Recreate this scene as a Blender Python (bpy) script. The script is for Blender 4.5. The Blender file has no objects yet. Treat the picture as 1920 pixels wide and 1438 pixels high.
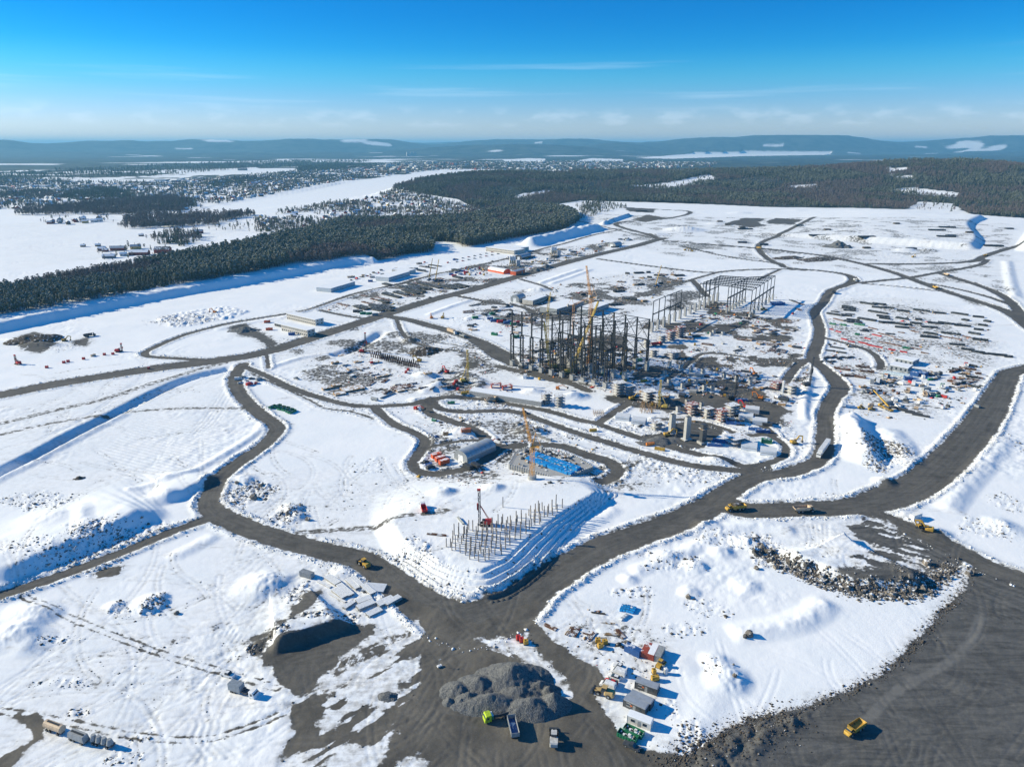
import bpy, math, random
import numpy as np
from mathutils import Vector, Matrix

random.seed(7)
RNG = np.random.default_rng(11)
SC = bpy.context.scene
COL = SC.collection
# ------------------------------------------------------------------ camera, sky, sun, exposure
CAM_H, PITCH, FPX = 170.0, math.radians(18.53), 1333.0       # metres above the site, look-down angle, focal length (1920 px wide)
cam_data = bpy.data.cameras.new('camera')
cam_data.sensor_width = 36.0
cam_data.lens = 36.0 * FPX / 1920.0
cam_data.clip_start, cam_data.clip_end = 1.0, 200000.0
camera = bpy.data.objects.new('camera', cam_data)
camera.location = (0, 0, CAM_H)
camera.rotation_euler = (math.pi / 2 - PITCH, 0, 0)
COL.objects.link(camera)
SC.camera = camera

SUN_EL, SUN_TOWARD = math.radians(24.0), math.radians(11.5)  # light comes from the far left, shadows fall right and a little nearer
to_sun = Vector((-math.cos(SUN_EL) * math.cos(SUN_TOWARD), math.cos(SUN_EL) * math.sin(SUN_TOWARD), math.sin(SUN_EL)))
world = bpy.data.worlds.new('World')
SC.world = world
world.use_nodes = True
wn, wl = world.node_tree.nodes, world.node_tree.links
wn.clear()
w_out = wn.new('ShaderNodeOutputWorld')
w_bg = wn.new('ShaderNodeBackground')
w_sky = wn.new('ShaderNodeTexSky')
w_sky.sky_type = 'NISHITA'
w_sky.sun_disc = False
w_sky.sun_elevation = SUN_EL
w_sky.sun_rotation = math.atan2(to_sun.x, to_sun.y)
w_sky.altitude = 0.0
w_sky.air_density, w_sky.dust_density, w_sky.ozone_density = 1.0, 0.2, 1.6
w_hs = wn.new('ShaderNodeHueSaturation')
w_hs.inputs['Saturation'].default_value = 1.1
w_hs.inputs['Value'].default_value = 1.6
# low cumulus row and a few thin streaks near the horizon
w_tc = wn.new('ShaderNodeTexCoord')
w_sep = wn.new('ShaderNodeSeparateXYZ')
wl.new(w_tc.outputs['Generated'], w_sep.inputs[0])
w_az = wn.new('ShaderNodeMath'); w_az.operation = 'ARCTAN2'
wl.new(w_sep.outputs['X'], w_az.inputs[0]); wl.new(w_sep.outputs['Y'], w_az.inputs[1])
def wmath(op, a, b=None, c=None, clamp=False):
    n = wn.new('ShaderNodeMath'); n.operation = op; n.use_clamp = clamp
    for k, v in enumerate((a, b, c)):
        if v is None: continue
        if isinstance(v, (int, float)): n.inputs[k].default_value = v
        else: wl.new(v, n.inputs[k])
    return n.outputs[0]
def wband(z, lo0, lo1, hi0, hi1):
    def ramp(a, b):
        n = wn.new('ShaderNodeMapRange'); n.interpolation_type = 'SMOOTHSTEP'
        wl.new(z, n.inputs[0]); n.inputs[1].default_value = a; n.inputs[2].default_value = b
        return n.outputs[0]
    return wmath('MULTIPLY', ramp(lo0, lo1), wmath('SUBTRACT', 1.0, ramp(hi0, hi1)))
def wnoise(sx, sz, scale, detail, seed, lo, hi):
    cb = wn.new('ShaderNodeCombineXYZ')
    wl.new(wmath('MULTIPLY', w_az.outputs[0], sx), cb.inputs[0])
    wl.new(wmath('MULTIPLY', w_sep.outputs['Z'], sz), cb.inputs[1])
    cb.inputs[2].default_value = seed
    nz = wn.new('ShaderNodeTexNoise'); nz.inputs['Scale'].default_value = scale; nz.inputs['Detail'].default_value = detail
    wl.new(cb.outputs[0], nz.inputs['Vector'])
    mr = wn.new('ShaderNodeMapRange'); mr.interpolation_type = 'SMOOTHSTEP'
    wl.new(nz.outputs[0], mr.inputs[0]); mr.inputs[1].default_value = lo; mr.inputs[2].default_value = hi
    return mr.outputs[0]
zc = w_sep.outputs['Z']
cu = wmath('MULTIPLY', wnoise(26, 70, 1.0, 7, 3.1, 0.47, 0.68), wband(zc, 0.018, 0.028, 0.034, 0.052))
ci = wmath('MULTIPLY', wnoise(2.4, 60, 1.0, 4, 8.7, 0.55, 0.85), wband(zc, 0.035, 0.05, 0.085, 0.12))
cov = wmath('ADD', wmath('MULTIPLY', cu, 0.17), wmath('MULTIPLY', ci, 0.28), clamp=True)
w_mix = wn.new('ShaderNodeMix'); w_mix.data_type = 'RGBA'
wl.new(cov, w_mix.inputs[0])
wl.new(w_sky.outputs[0], w_hs.inputs['Color'])
# deep clear-air blue overhead, pale haze low down (the same all round)
w_gr = wn.new('ShaderNodeValToRGB')
wl.new(zc, w_gr.inputs[0])
cr = w_gr.color_ramp; cr.interpolation = 'B_SPLINE'
for pos, col in ((0.0, (.80, .88, 1.30)), (0.03, (.56, .70, 1.20)), (0.06, (.27, .60, 1.08)), (0.085, (.15, .63, 1.0)), (0.115, (.02, .50, 1.0)), (0.17, (.003, .375, .88)), (0.30, (.01, .52, .98)), (1.0, (.015, .62, 1.0))):
    el = cr.elements[0] if pos == 0.0 else (cr.elements[-1] if pos == 1.0 else cr.elements.new(pos))
    el.position = pos; el.color = (col[0] / 1.6, col[1] / 1.6, col[2] / 1.6, 1)
w_mul = wn.new('ShaderNodeMix'); w_mul.data_type = 'RGBA'; w_mul.blend_type = 'MULTIPLY'; w_mul.inputs[0].default_value = 1.0
wl.new(w_hs.outputs[0], w_mul.inputs[6]); wl.new(w_gr.outputs[0], w_mul.inputs[7])
wl.new(w_mul.outputs[2], w_mix.inputs[6])
w_mix.inputs[7].default_value = (8.0, 8.9, 9.9, 1)
wl.new(w_mix.outputs[2], w_bg.inputs[0])
w_bg.inputs[1].default_value = 0.10
wl.new(w_bg.outputs[0], w_out.inputs[0])

sun_data = bpy.data.lights.new('sun', 'SUN')
sun_data.energy = 4.6
sun_data.angle = math.radians(0.5)
sun_data.color = (1.0, 0.885, 0.64)
sun = bpy.data.objects.new('sun', sun_data)
sun.rotation_euler = to_sun.to_track_quat('Z', 'Y').to_euler()
sun.location = (-300, 100, 400)
COL.objects.link(sun)
SC.view_settings.view_transform = 'Standard'
SC.view_settings.look = 'None'
SC.view_settings.exposure = 0.62
SC.view_settings.gamma = 1.0
SC.view_settings.use_curve_mapping = False
SC.render.engine = 'CYCLES'
SC.cycles.max_bounces = 5
SC.cycles.diffuse_bounces = 2
SC.cycles.glossy_bounces = 2
SC.cycles.transparent_max_bounces = 6
SC.cycles.volume_bounces = 0
SC.cycles.use_denoising = True

# ------------------------------------------------------------------ measuring: picture point -> place on the ground
ST, CT = math.sin(PITCH), math.cos(PITCH)
def U(px, py, z=0.0):
    u, v = (px - 960.0) / FPX, (py - 719.0) / FPX
    t = (CAM_H - z) / (ST + v * CT)
    return u * t, (CT - v * ST) * t
def UP(pts, z=0.0):
    return np.array([U(p[0], p[1], z) for p in pts])
def project(x, y, z):
    dz = z - CAM_H
    dep = y * CT - dz * ST
    return 960 + FPX * x / dep, 719 - FPX * (y * ST + dz * CT) / dep
# ------------------------------------------------------------------ noise
_T = RNG.random((256, 256)).astype(np.float32)
def vnoise(x, y, s, ox=0.0):
    x = x / s + ox * 17.31; y = y / s + ox * 5.77
    xi = np.floor(x); yi = np.floor(y)
    fx = (x - xi).astype(np.float32); fy = (y - yi).astype(np.float32)
    fx = fx * fx * (3 - 2 * fx); fy = fy * fy * (3 - 2 * fy)
    a = xi.astype(np.int64) & 255; b = yi.astype(np.int64) & 255
    a1 = (a + 1) & 255; b1 = (b + 1) & 255
    return (_T[a, b] * (1 - fx) + _T[a1, b] * fx) * (1 - fy) + (_T[a, b1] * (1 - fx) + _T[a1, b1] * fx) * fy
def fbm(x, y, s, n=4, ox=0.0, g=0.5):
    r = 0.0; a = 1.0; t = 0.0
    for k in range(n):
        c, sn = math.cos(k * 0.9), math.sin(k * 0.9)
        r = r + a * vnoise(x * c - y * sn, x * sn + y * c, s, ox + k * 3.3); t += a; a *= g; s *= 0.5
    return r / t
def sstep(a, b, x):
    t = np.clip((x - a) / (b - a), 0, 1)
    return t * t * (3 - 2 * t)
# ------------------------------------------------------------------ the ground grid (fine near, coarse far)
NC = 1150
T_COL = np.linspace(-1.02, 1.02, NC)
_py = np.concatenate([np.arange(1660, 900, -2.3), np.arange(900, 450, -1.25), np.arange(450, 372, -0.95)])
_yn = np.array([U(960, p)[1] for p in _py])
_yf = np.exp(np.linspace(math.log(_yn[-1] * 1.012), math.log(48000), 150))
Y_ROW = np.concatenate([_yn, _yf])
NR = len(Y_ROW)
GX = (Y_ROW[:, None] * T_COL[None, :])
GY = np.repeat(Y_ROW[:, None], NC, 1)
Z = np.zeros((NR, NC), np.float32)
F = {k: np.zeros((NR, NC), np.float32) for k in ('dirt', 'tint', 'rock', 'forest', 'alg', 'acr', 'grime')}
BEST = np.full((NR, NC), 1e9, np.float32)
CLS = np.zeros((NR, NC), np.uint8)
def block(x0, x1, y0, y1):
    r0 = max(0, int(np.searchsorted(Y_ROW, y0)) - 1); r1 = min(NR, int(np.searchsorted(Y_ROW, y1)) + 1)
    if r1 <= r0: return None
    ya, yb = max(Y_ROW[r0], 1), max(Y_ROW[r1 - 1], 1)
    ts = [x0 / ya, x0 / yb, x1 / ya, x1 / yb]
    c0 = max(0, int(np.searchsorted(T_COL, min(ts))) - 1); c1 = min(NC, int(np.searchsorted(T_COL, max(ts))) + 1)
    if c1 <= c0: return None
    return slice(r0, r1), slice(c0, c1)
def smooth_line(P, n=5):
    P = np.asarray(P, float)
    if len(P) < 3: return P
    Q = np.vstack([2 * P[0] - P[1], P, 2 * P[-1] - P[-2]])
    out = []
    for i in range(1, len(Q) - 2):
        a, b, c, d = Q[i - 1], Q[i], Q[i + 1], Q[i + 2]
        for k in range(n):
            t = k / n
            out.append(0.5 * (2 * b + (c - a) * t + (2 * a - 5 * b + 4 * c - d) * t * t + (3 * b - a - 3 * c + d) * t ** 3))
    out.append(P[-1])
    return np.array(out)
def line_field(P, reach):
    """nearest distance, signed side and run along a line for the grid cells in reach of it; P may carry extra columns that are interpolated"""
    lo, hi = P[:, :2].min(0) - reach, P[:, :2].max(0) + reach
    b = block(lo[0], hi[0], lo[1], hi[1])
    if b is None: return None
    sh = GX[b].shape
    D = np.full(sh, 1e9); S = np.zeros(sh); A = np.zeros(sh); E = np.zeros(sh)
    run = 0.0
    r_off, c_off = b[0].start, b[1].start
    for i in range(len(P) - 1):
        p, q = P[i], P[i + 1]
        dx, dy = q[0] - p[0], q[1] - p[1]
        L = math.hypot(dx, dy)
        if L < 1e-6: continue
        bb = block(min(p[0], q[0]) - reach, max(p[0], q[0]) + reach, min(p[1], q[1]) - reach, max(p[1], q[1]) + reach)
        if bb is not None:
            v = (slice(bb[0].start - r_off, bb[0].stop - r_off), slice(bb[1].start - c_off, bb[1].stop - c_off))
            if v[0].start < 0 or v[1].start < 0:
                v = (slice(max(0, v[0].start), v[0].stop), slice(max(0, v[1].start), v[1].stop))
            x = GX[b][v] - p[0]; y = GY[b][v] - p[1]
            t = np.clip((x * dx + y * dy) / (L * L), 0, 1)
            ex = x - t * dx; ey = y - t * dy
            d = np.sqrt(ex * ex + ey * ey)
            m = d < D[v]
            D[v] = np.where(m, d, D[v])
            S[v] = np.where(m, np.sign(dx * y - dy * x), S[v])
            A[v] = np.where(m, run + t * L, A[v])
            if P.shape[1] > 2: E[v] = np.where(m, p[2] + t * (q[2] - p[2]), E[v])
        run += L
    return b, D, S, A, E
def in_poly(x, y, P):
    r = np.zeros(x.shape, bool)
    n = len(P)
    for i in range(n):
        x0, y0 = P[i]; x1, y1 = P[(i + 1) % n]
        if y0 == y1: continue
        c = ((y0 > y) != (y1 > y)) & (x < (x1 - x0) * (y - y0) / (y1 - y0) + x0)
        r ^= c
    return r
def poly_sd(P, reach):
    """signed distance to a polygon (negative inside) on the cells in reach"""
    Q = np.vstack([P, P[:1]])
    b, D, S, A, E = line_field(Q, reach)
    ins = in_poly(GX[b], GY[b], P)
    D = np.minimum(D, reach * 1.01)
    lo, hi = P.min(0), P.max(0)
    return b, np.where(ins, -D, D)
# ------------------------------------------------------------------ land forms: far hills, banks, terraces, ditches (metres)
F['light'] = np.zeros((NR, NC), np.float32)
def hill(px, Y, h, sx, sy):
    x = (px - 960) / FPX * Y * 1.05
    Z[:] += (h * np.exp(-((GX - x) / sx) ** 2 - ((GY - Y) / sy) ** 2)).astype(np.float32)
for a in ((1730, 2950, 84, 560, 560), (1420, 3350, 40, 700, 600), (1080, 3300, 40, 620, 520), (890, 2900, 36, 300, 420), (1960, 2900, 20, 400, 500),
          (1010, 13800, 165, 1500, 1100), (850, 14500, 120, 1100, 1000), (1150, 15500, 190, 1000, 900), (1300, 17200, 300, 1700, 1000), (1445, 17600, 355, 1100, 1000), (1540, 18000, 260, 1500, 1000), (1700, 18500, 250, 1700, 1100), (1830, 18000, 215, 1200, 1000),
          (1960, 17500, 290, 1700, 1200), (1080, 18500, 250, 1900, 1100), (720, 17500, 240, 1800, 1200), (590, 16500, 190, 1300, 1000), (430, 16800, 215, 1500, 1000), (260, 16000, 205, 1400, 1000),
          (60, 14500, 225, 1200, 1000), (-120, 15000, 230, 1500, 1000), (2150, 17000, 300, 1700, 1200), (930, 19500, 255, 2200, 1200), (560, 13500, 50, 2000, 1000), (180, 13000, 45, 1600, 900)):
    hill(*a)
Z *= (1 - (GY > 6000) * (1 - sstep(10500, 13500, GY))).astype(np.float32)
Z += (sstep(11500, 15500, GY) * 170 * (fbm(GX, GY, 1900, 6, 2.0, .55) - 0.42)).astype(np.float32)
Z += (sstep(19000, 24000, GY) * (90 + 190 * fbm(GX, GY, 5000, 3, 4.0))).astype(np.float32)
Z[:] = np.minimum(Z, 385)
Z += (sstep(2250, 3200, GY) * (1 - sstep(8000, 9000, GY)) * 9 * (fbm(GX, GY, 420, 3, 9.0) - 0.4)).astype(np.float32)

def scarp(pts, h, slope, plateau, decay, z=0.0, side=1):
    """bank along a line: the ground stands h higher on one side and runs back to level behind"""
    P = smooth_line(UP(pts, z))
    r = line_field(P, plateau + decay + 5)
    if r is None: return
    b, D, S, A, E = r
    L = A.max()
    s = D * S * side + (2.6 if h < 9 else 0) * (fbm(GX[b], GY[b], 9, 3, 3.7) - 0.5)
    end = sstep(0, min(14, L * .25), A) * sstep(0, min(14, L * .25), L - A)
    wob = 1 + (0.3 if h < 9 else 0.12) * (fbm(GX[b], GY[b], 11 if h < 9 else 40, 2, 1.5) - 0.5)
    v = h * sstep(0, slope, s) * (1 - sstep(plateau, plateau + decay, s)) * end * wob
    Z[b] += np.where(D < 1e8, v, 0).astype(np.float32)
def ridge(pts, h, w, z=0.0, rough=0.3):
    P = smooth_line(UP(pts, z))
    r = line_field(P, w + 2)
    if r is None: return
    b, D, S, A, E = r
    L = A.max()
    end = sstep(0, min(w * .8, L * .3), A) * sstep(0, min(w * .8, L * .3), L - A)
    n = 1 + rough * 2 * (fbm(GX[b], GY[b], max(3, w * .5), 3, 6.5) - 0.5)
    Z[b] += np.where(D < w, h * (1 - sstep(0, w, D)) * end * n, 0).astype(np.float32)
def mound(px, py, rx, ry, h, rough=0.5, ox=0.0):
    x, y = U(px, py)
    b = block(x - rx * 1.6, x + rx * 1.6, y - ry * 1.6, y + ry * 1.6)
    if b is None: return
    d = np.sqrt(((GX[b] - x) / rx) ** 2 + ((GY[b] - y) / ry) ** 2) + rough * (fbm(GX[b], GY[b], max(rx, ry) * 1.3, 3, ox, .4) - 0.5)
    Z[b] += (h * (1 - sstep(0.05, 1.0, d)) * (.7 + .6 * fbm(GX[b], GY[b], 3.2, 3, ox + 4, .6))).astype(np.float32)

# the excavated bank below the pine forest
scarp([(-70, 640), (0, 626), (150, 594), (300, 564), (450, 537), (560, 517), (650, 500), (720, 494)], 8.0, 15, 60, 120)
# terraced corner under the pile field
PLAT_Z = 5.2
rim = UP([(1113, 921), (1050, 960), (988, 1004), (942, 1046), (899, 1067), (863, 1062), (822, 1050), (760, 1010), (740, 975), (800, 945), (900, 925), (1000, 912), (1080, 905)], PLAT_Z)
foot = np.vstack([UP([(1156, 928), (1110, 965), (1062, 1014), (1028, 1066), (990, 1098), (953, 1122), (915, 1131), (863, 1127), (811, 1104), (770, 1075), (722, 1040), (690, 985)]), UP([(690, 930), (760, 900), (900, 880), (1050, 875), (1130, 890)])])
b_, sd = poly_sd(rim, 130)
Qf = line_field(np.vstack([foot, foot[:1]]), 130)
bf, Df = Qf[0], np.minimum(Qf[1], 130)
r0, c0_ = max(b_[0].start, bf[0].start), max(b_[1].start, bf[1].start); r1, c1_ = min(b_[0].stop, bf[0].stop), min(b_[1].stop, bf[1].stop)
bb = (slice(r0, r1), slice(c0_, c1_))
dr = np.maximum(sd, 0)[r0 - b_[0].start:r1 - b_[0].start, c0_ - b_[1].start:c1_ - b_[1].start]
df = Df[r0 - bf[0].start:r1 - bf[0].start, c0_ - bf[1].start:c1_ - bf[1].start]
ins = in_poly(GX[bb], GY[bb], foot)
t_ = np.where(ins, df / np.maximum(df + dr, .01), 0)
t_ = np.where(ins & (dr <= 0), 1.0, t_)
cx, cy = rim.mean(0)
ang = ((GX[bb] - cx) * 0.55 - (GY[bb] - cy) * 0.83) / np.maximum(1, np.hypot(GX[bb] - cx, GY[bb] - cy))
NST = 5.0
st = np.minimum(t_, .9999) * NST + 0.16 * (fbm(GX[bb], GY[bb], 8, 3, 2.2) - 0.5)
fr = st - np.floor(st)
steps = (np.floor(st) + sstep(0.42, 0.97, fr)) / NST + 0.125 * np.exp(-((fr - 0.04) / 0.13) ** 2) + 0.125 * np.exp(-((fr - 1.04) / 0.13) ** 2)
front = sstep(-0.1, 0.15, ang)
Z[bb] += (PLAT_Z * np.where(t_ > .985, 1.0, steps * front + t_ * t_ * (3 - 2 * t_) * (1 - front)) * (t_ > 0.002)).astype(np.float32)
TERR = ((t_ > 0.0) & (t_ < 0.97) & (front > 0.4))
F['rock'][bb] = np.maximum(F['rock'][bb], np.where(TERR, 0.06 + 0.36 * sstep(.36, .5, fr) * sstep(1.0, .9, fr), 0))
TERRM = np.zeros((NR, NC), np.float32); TERRM[bb] = np.where(TERR, 1, 0)
# ditches and banks in the snow
for pts, h, w in (([(-30, 902), (0, 885), (60, 855), (140, 812), (230, 767), (300, 731), (360, 707), (440, 688)], -3.4, 8),
                  ([(-30, 915), (0, 898), (70, 864), (150, 820), (240, 774)], 1.5, 6),
                  ([(300, 908), (360, 884), (420, 852), (480, 812), (492, 794)], 1.6, 5), ([(230, 922), (290, 908), (330, 890)], 1.2, 4),
                  ([(480, 640), (560, 622), (640, 606), (700, 592)], 0, 4),
                  ([(620, 668), (660, 655), (690, 640), (720, 620)], -3.0, 9), ([(505, 690), (560, 672), (600, 665), (625, 664)], 1.6, 6),
                  ([(985, 463), (1020, 453), (1070, 441), (1125, 428)], 13, 26), ([(1180, 404), (1150, 414), (1128, 422)], 7, 12),
                  ([(1590, 780), (1604, 812), (1618, 850), (1612, 872)], 6.05, 14), ([(1655, 800), (1690, 840), (1705, 880)], 3.0, 12),
                  ([(1520, 705), (1512, 735), (1508, 765), (1510, 790)], 2.2, 5), ([(1890, 820), (1850, 865), (1800, 920), (1770, 960)], 2.6, 9),
                  ([(860, 700), (900, 720), (850, 745), (760, 752)], 2.5, 9), ([(780, 735), (830, 728), (880, 712)], 3.0, 9),
                  ([(1290, 985), (1350, 992), (1420, 985), (1500, 1000)], 1.8, 7), ([(1180, 1075), (1260, 1045), (1340, 1010)], 1.6, 6),
                  ([(1250, 1230), (1330, 1300), (1290, 1370), (1210, 1420)], .7, 8), ([(1060, 1330), (1150, 1400)], 0, 3),
                  ([(40, 1165), (60, 1200), (30, 1240)], 2.2, 9), ([(310, 1050), (370, 1022), (410, 1000)], 1.3, 6),
                  ([(1360, 1190), (1420, 1182), (1500, 1165), (1560, 1125)], 2.2, 8), ([(1010, 1010), (1100, 985), (1160, 950)], 1.0, 6),
                  ([(150, 950), (160, 985), (155, 1020)], 1.6, 6), ([(1000, 760), (1060, 745), (1110, 742)], 2.5, 7),
                  ([(845, 512), (760, 528), (650, 560), (520, 600)], 1.2, 5), ([(870, 600), (920, 585), (965, 570)], 2.0, 6), ([(800, 592), (845, 575), (885, 562)], 2.0, 6),
                  ([(1010, 532), (1050, 518), (1090, 505)], 2.5, 7), ([(1030, 533), (1070, 520), (1110, 505)], 2.0, 6), ([(860, 507), (800, 520), (740, 535)], 1.2, 4),
                  ([(560, 590), (480, 604), (400, 620)], 1.4, 6), ([(1690, 620), (1720, 640), (1750, 655)], 0, 4),
                  ([(1545, 560), (1560, 550), (1590, 540)], 1.4, 5), ([(1888, 490), (1895, 530), (1905, 560)], 2.5, 10)):
    if h: ridge(pts, h if h < 0 or h > 6 else h * .62, w)
scarp([(335, 968), (290, 985), (210, 1022), (110, 1066), (10, 1108), (-50, 1130)], 5.4, 12, 10, 60, side=-1)
scarp([(430, 890), (385, 918), (340, 940), (280, 955)], 2.9, 6, 9, 40, side=-1)
scarp([(1855, 410), (1830, 425), (1848, 452), (1838, 470)], 9, 22, 150, 320, side=-1)
scarp([(1925, 430), (1905, 455), (1900, 470)], 9, 20, 100, 200, side=1)
scarp([(1500, 660 + 0), (1506, 640), (1515, 610)], 0.01, 5, 5, 10)
# stockpile with a dug-out dark face beside the yard
scarp([(672, 1172), (640, 1186), (600, 1200), (560, 1214), (520, 1228), (492, 1232)], 4.6, 4.4, 7, 34, side=-1)
# apron of tipped rock above the lower snow field
scarp([(1756, 1078), (1740, 1098), (1700, 1112), (1655, 1112), (1610, 1106), (1572, 1098), (1524, 1080), (1478, 1062), (1436, 1030)], 4.2, 6, 30, 60, side=-1)
for m in ((500, 1097, 15, 13, 5.0), (300, 935, 12, 8, 3), (285, 1130, 9, 8, 3.2), (215, 1135, 7, 5, 2.0), (545, 955, 8, 8, 3.5), (455, 900, 10, 8, 3), (560, 968, 7, 6, 3.4), (995, 812, 16, 12, 6), (865, 812, 14, 10, 5),
          (830, 1030 - 95, 10, 8, 4.0), (925, 930, 8, 7, 3.0), (1345, 865, 12, 9, 4), (1400, 1020, 9, 8, 3.5), (1350, 1035, 8, 7, 3), (1305, 1060, 8, 6, 3), (1365, 1275, 10, 9, 3.5), (1345, 1240, 8, 7, 2.4),
          (1180, 1085, 6, 5, 2.2), (1290, 1110, 6, 5, 2), (1400, 1100, 9, 7, 2), (1330, 985, 8, 6, 2.5), (1240, 1040, 8, 6, 2.4), (60, 1150, 14, 10, 4), (20, 1190, 12, 12, 4), (90, 975, 18, 14, 3), (1660, 905, 8, 8, 4),
          (640, 1075, 7, 6, 1.8), (1280, 432, 60, 50, 12), (1340, 420, 40, 30, 6), (1390, 400, 40, 20, 6), (1700, 470, 26, 18, 6), (1740, 470, 24, 16, 5), (1490, 395, 40, 20, 5), (1230, 440, 30, 20, 5),
          (1000, 735, 12, 9, 4), (1075, 745, 14, 9, 4), (1010, 545, 18, 12, 5), (800, 705, 14, 10, 6), (820, 726, 12, 8, 6), (770, 640, 10, 10, 6), (600, 470, 20, 20, 3), (35, 640, 30, 12, 5), (75, 648, 24, 10, 5),
          (1880, 985, 12, 12, 4), (1760, 1000, 10, 8, 3), (1600, 960 + 10, 7, 5, 1.5), (1700, 965, 8, 6, 2.2)):
    mound(*m[:4], m[4] * .62, ox=m[0] * .013)
Z0 = Z.copy()                                             # smooth land without small relief; roads follow this
# ------------------------------------------------------------------ small relief of the snow
near = 1 - sstep(1500, 2600, GY)
rough_patch = sstep(0.54, 0.70, fbm(GX, GY, 55, 5, 21.0))
far_soft = 0.5 + 0.5 * (1 - sstep(300, 900, GY))
REL = (fbm(GX, GY, 14, 4, 31.0) - 0.5) * (0.10 + 0.55 * rough_patch) + (fbm(GX, GY, 3.2, 3, 41.0) - 0.5) * (0.06 + 0.6 * rough_patch) + (fbm(GX, GY, 60, 3, 51.0) - 0.5) * 0.9
REL = (REL * near).astype(np.float32)
def ell(px, py, rx, ry, field, val, soft=0.5, nz=0.5, ns=8.0):
    x, y = U(px, py)
    k = FPX / (y * CT + CAM_H * ST)
    kx, ky = rx / k, ry / (k * CAM_H / math.hypot(y, CAM_H))
    b = block(x - 1.7 * kx, x + 1.7 * kx, y - 1.7 * ky, y + 1.7 * ky)
    if b is None: return
    d = np.sqrt(((GX[b] - x) / kx) ** 2 + ((GY[b] - y) / ky) ** 2) + nz * 2 * (fbm(GX[b], GY[b], ns, 4, px * .017) - 0.5)
    v = val * (1 - sstep(1 - soft, 1 + soft * .4, d))
    F[field][b] = np.maximum(F[field][b], v)
# rubble, torn ground and debris showing through the snow
for e in ((470, 925, 60, 30, .8), (545, 960, 40, 25, .8), (80, 940, 90, 20, .5), (60, 1040, 70, 30, .45), (220, 1010, 110, 28, .75), (140, 1050, 100, 30, .7), (300, 985, 50, 12, .5),
          (690, 1085, 50, 30, .55), (760, 1060, 60, 40, .6), (640, 1050, 40, 12, .5), (290, 1135, 30, 22, .7), (225, 1140, 20, 12, .6), (100, 1200, 60, 10, .5), (230, 1150, 30, 10, .4),
          (860, 790, 60, 25, .6), (985, 795, 45, 18, .75), (930, 770, 60, 14, .4), (1100, 815, 60, 12, .6), (1230, 870, 90, 24, .55), (1330, 895, 80, 18, .5), (1100, 860, 40, 12, .4),
          (850, 630, 50, 16, .5), (800, 645, 30, 14, .5), (900, 700, 60, 18, .3), (1000, 670, 90, 28, .45), (1100, 690, 110, 26, .5), (1200, 720, 100, 20, .4), (1320, 690, 80, 20, .5), (1370, 730, 90, 20, .45),
          (1230, 800, 60, 18, .6), (1180, 800, 30, 10, .6), (1420, 800, 60, 24, .4), (1480, 820, 30, 40, .5), (1660, 845, 55, 32, .95), (1640, 870, 30, 20, .8), (1600, 760, 60, 20, .35),
          (1440, 1040, 40, 25, .75), (1420, 1015, 50, 18, .7), (1360, 1010, 70, 20, .5), (1250, 1050, 80, 22, .5), (1180, 1110, 60, 14, .5), (1330, 1140, 50, 22, .45), (1290, 1180, 60, 20, .4),
          (1340, 1260, 20, 30, .55), (1300, 1380, 40, 40, .6), (1260, 1330, 20, 30, .5), (1690, 1085, 40, 14, .9), (1780, 1060, 40, 16, .8), (1840, 990, 60, 26, .5), (1900, 830, 25, 60, .4),
          (1880, 940, 40, 20, .45), (1700, 985, 50, 14, .4), (1560, 930, 80, 10, .35), (700, 770, 60, 12, .3), (550, 640, 60, 14, .3), (350, 600, 70, 14, .75), (430, 585, 30, 8, .4), (120, 650, 50, 14, .5),
          (1600, 440, 70, 12, .55), (1700, 485, 110, 16, .5), (1540, 480, 60, 10, .5), (1760, 455, 40, 10, .4), (1450, 445, 40, 8, .3), (1200, 405, 50, 12, .6), (1330, 390, 60, 10, .35), (1740, 388, 40, 10, .7),
          (1180, 530, 60, 12, .45), (1000, 560, 50, 8, .5), (940, 590, 70, 14, .45), (880, 600, 50, 10, .35), (700, 520, 40, 10, .45), (1450, 560, 60, 24, .25), (1650, 560, 120, 20, .2),
          (1000, 875, 60, 20, .3), (860, 870, 60, 24, .3), (760, 900, 60, 30, .25), (700, 870, 40, 20, .35), (130, 1280, 60, 12, .4), (150, 1335, 30, 8, .6), (260, 1385, 30, 12, .6), (240, 1420, 50, 14, .55),
          (520, 1196, 34, 12, .85), (600, 1168, 40, 9, .8), (655, 1160, 26, 10, .9), (478, 1215, 16, 14, .9), (1010, 800, 30, 14, .7), (890, 760, 40, 12, .5), (1340, 460, 60, 6, .4), (560, 1120, 30, 30, .8)):
    ell(*e[:4], 'rock', e[4])
b_ = block(-900, 900, 100, 1500)
lump = sstep(0.15, 0.8, F['rock'])
REL = REL + lump * ((np.abs(fbm(GX, GY, 3.4, 3, 61.0) - 0.5) * 2.6 - 0.3) + (fbm(GX, GY, 1.5, 2, 66.0) - 0.5) * .9) * near
# furrowed field
fp = UP([(172, 852), (288, 772), (400, 790), (468, 815), (440, 850), (232, 920)])
b_, sd = poly_sd(fp, 12)
fx = GX[b_] * 0.42 + GY[b_] * 0.91
REL[b_] += (np.sin(fx * 2 * np.pi / 3.1 + 1.4 * fbm(GX[b_], GY[b_], 20, 2, 3)) * 0.16 * sstep(0, -6, sd)).astype(np.float32)
F['rock'][b_] = np.maximum(F['rock'][b_], 0.12 * sstep(0, -6, sd))
for q in ((1440, 1032), (1465, 1050), (1490, 1062), (1515, 1073), (1545, 1085), (1575, 1094), (1605, 1100), (1635, 1105), (1665, 1106), (1700, 1103), (1735, 1092), (1755, 1078)):
    ell(q[0], q[1], 22, 11, 'rock', 1.0, .5, .4, 5.0)
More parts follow.
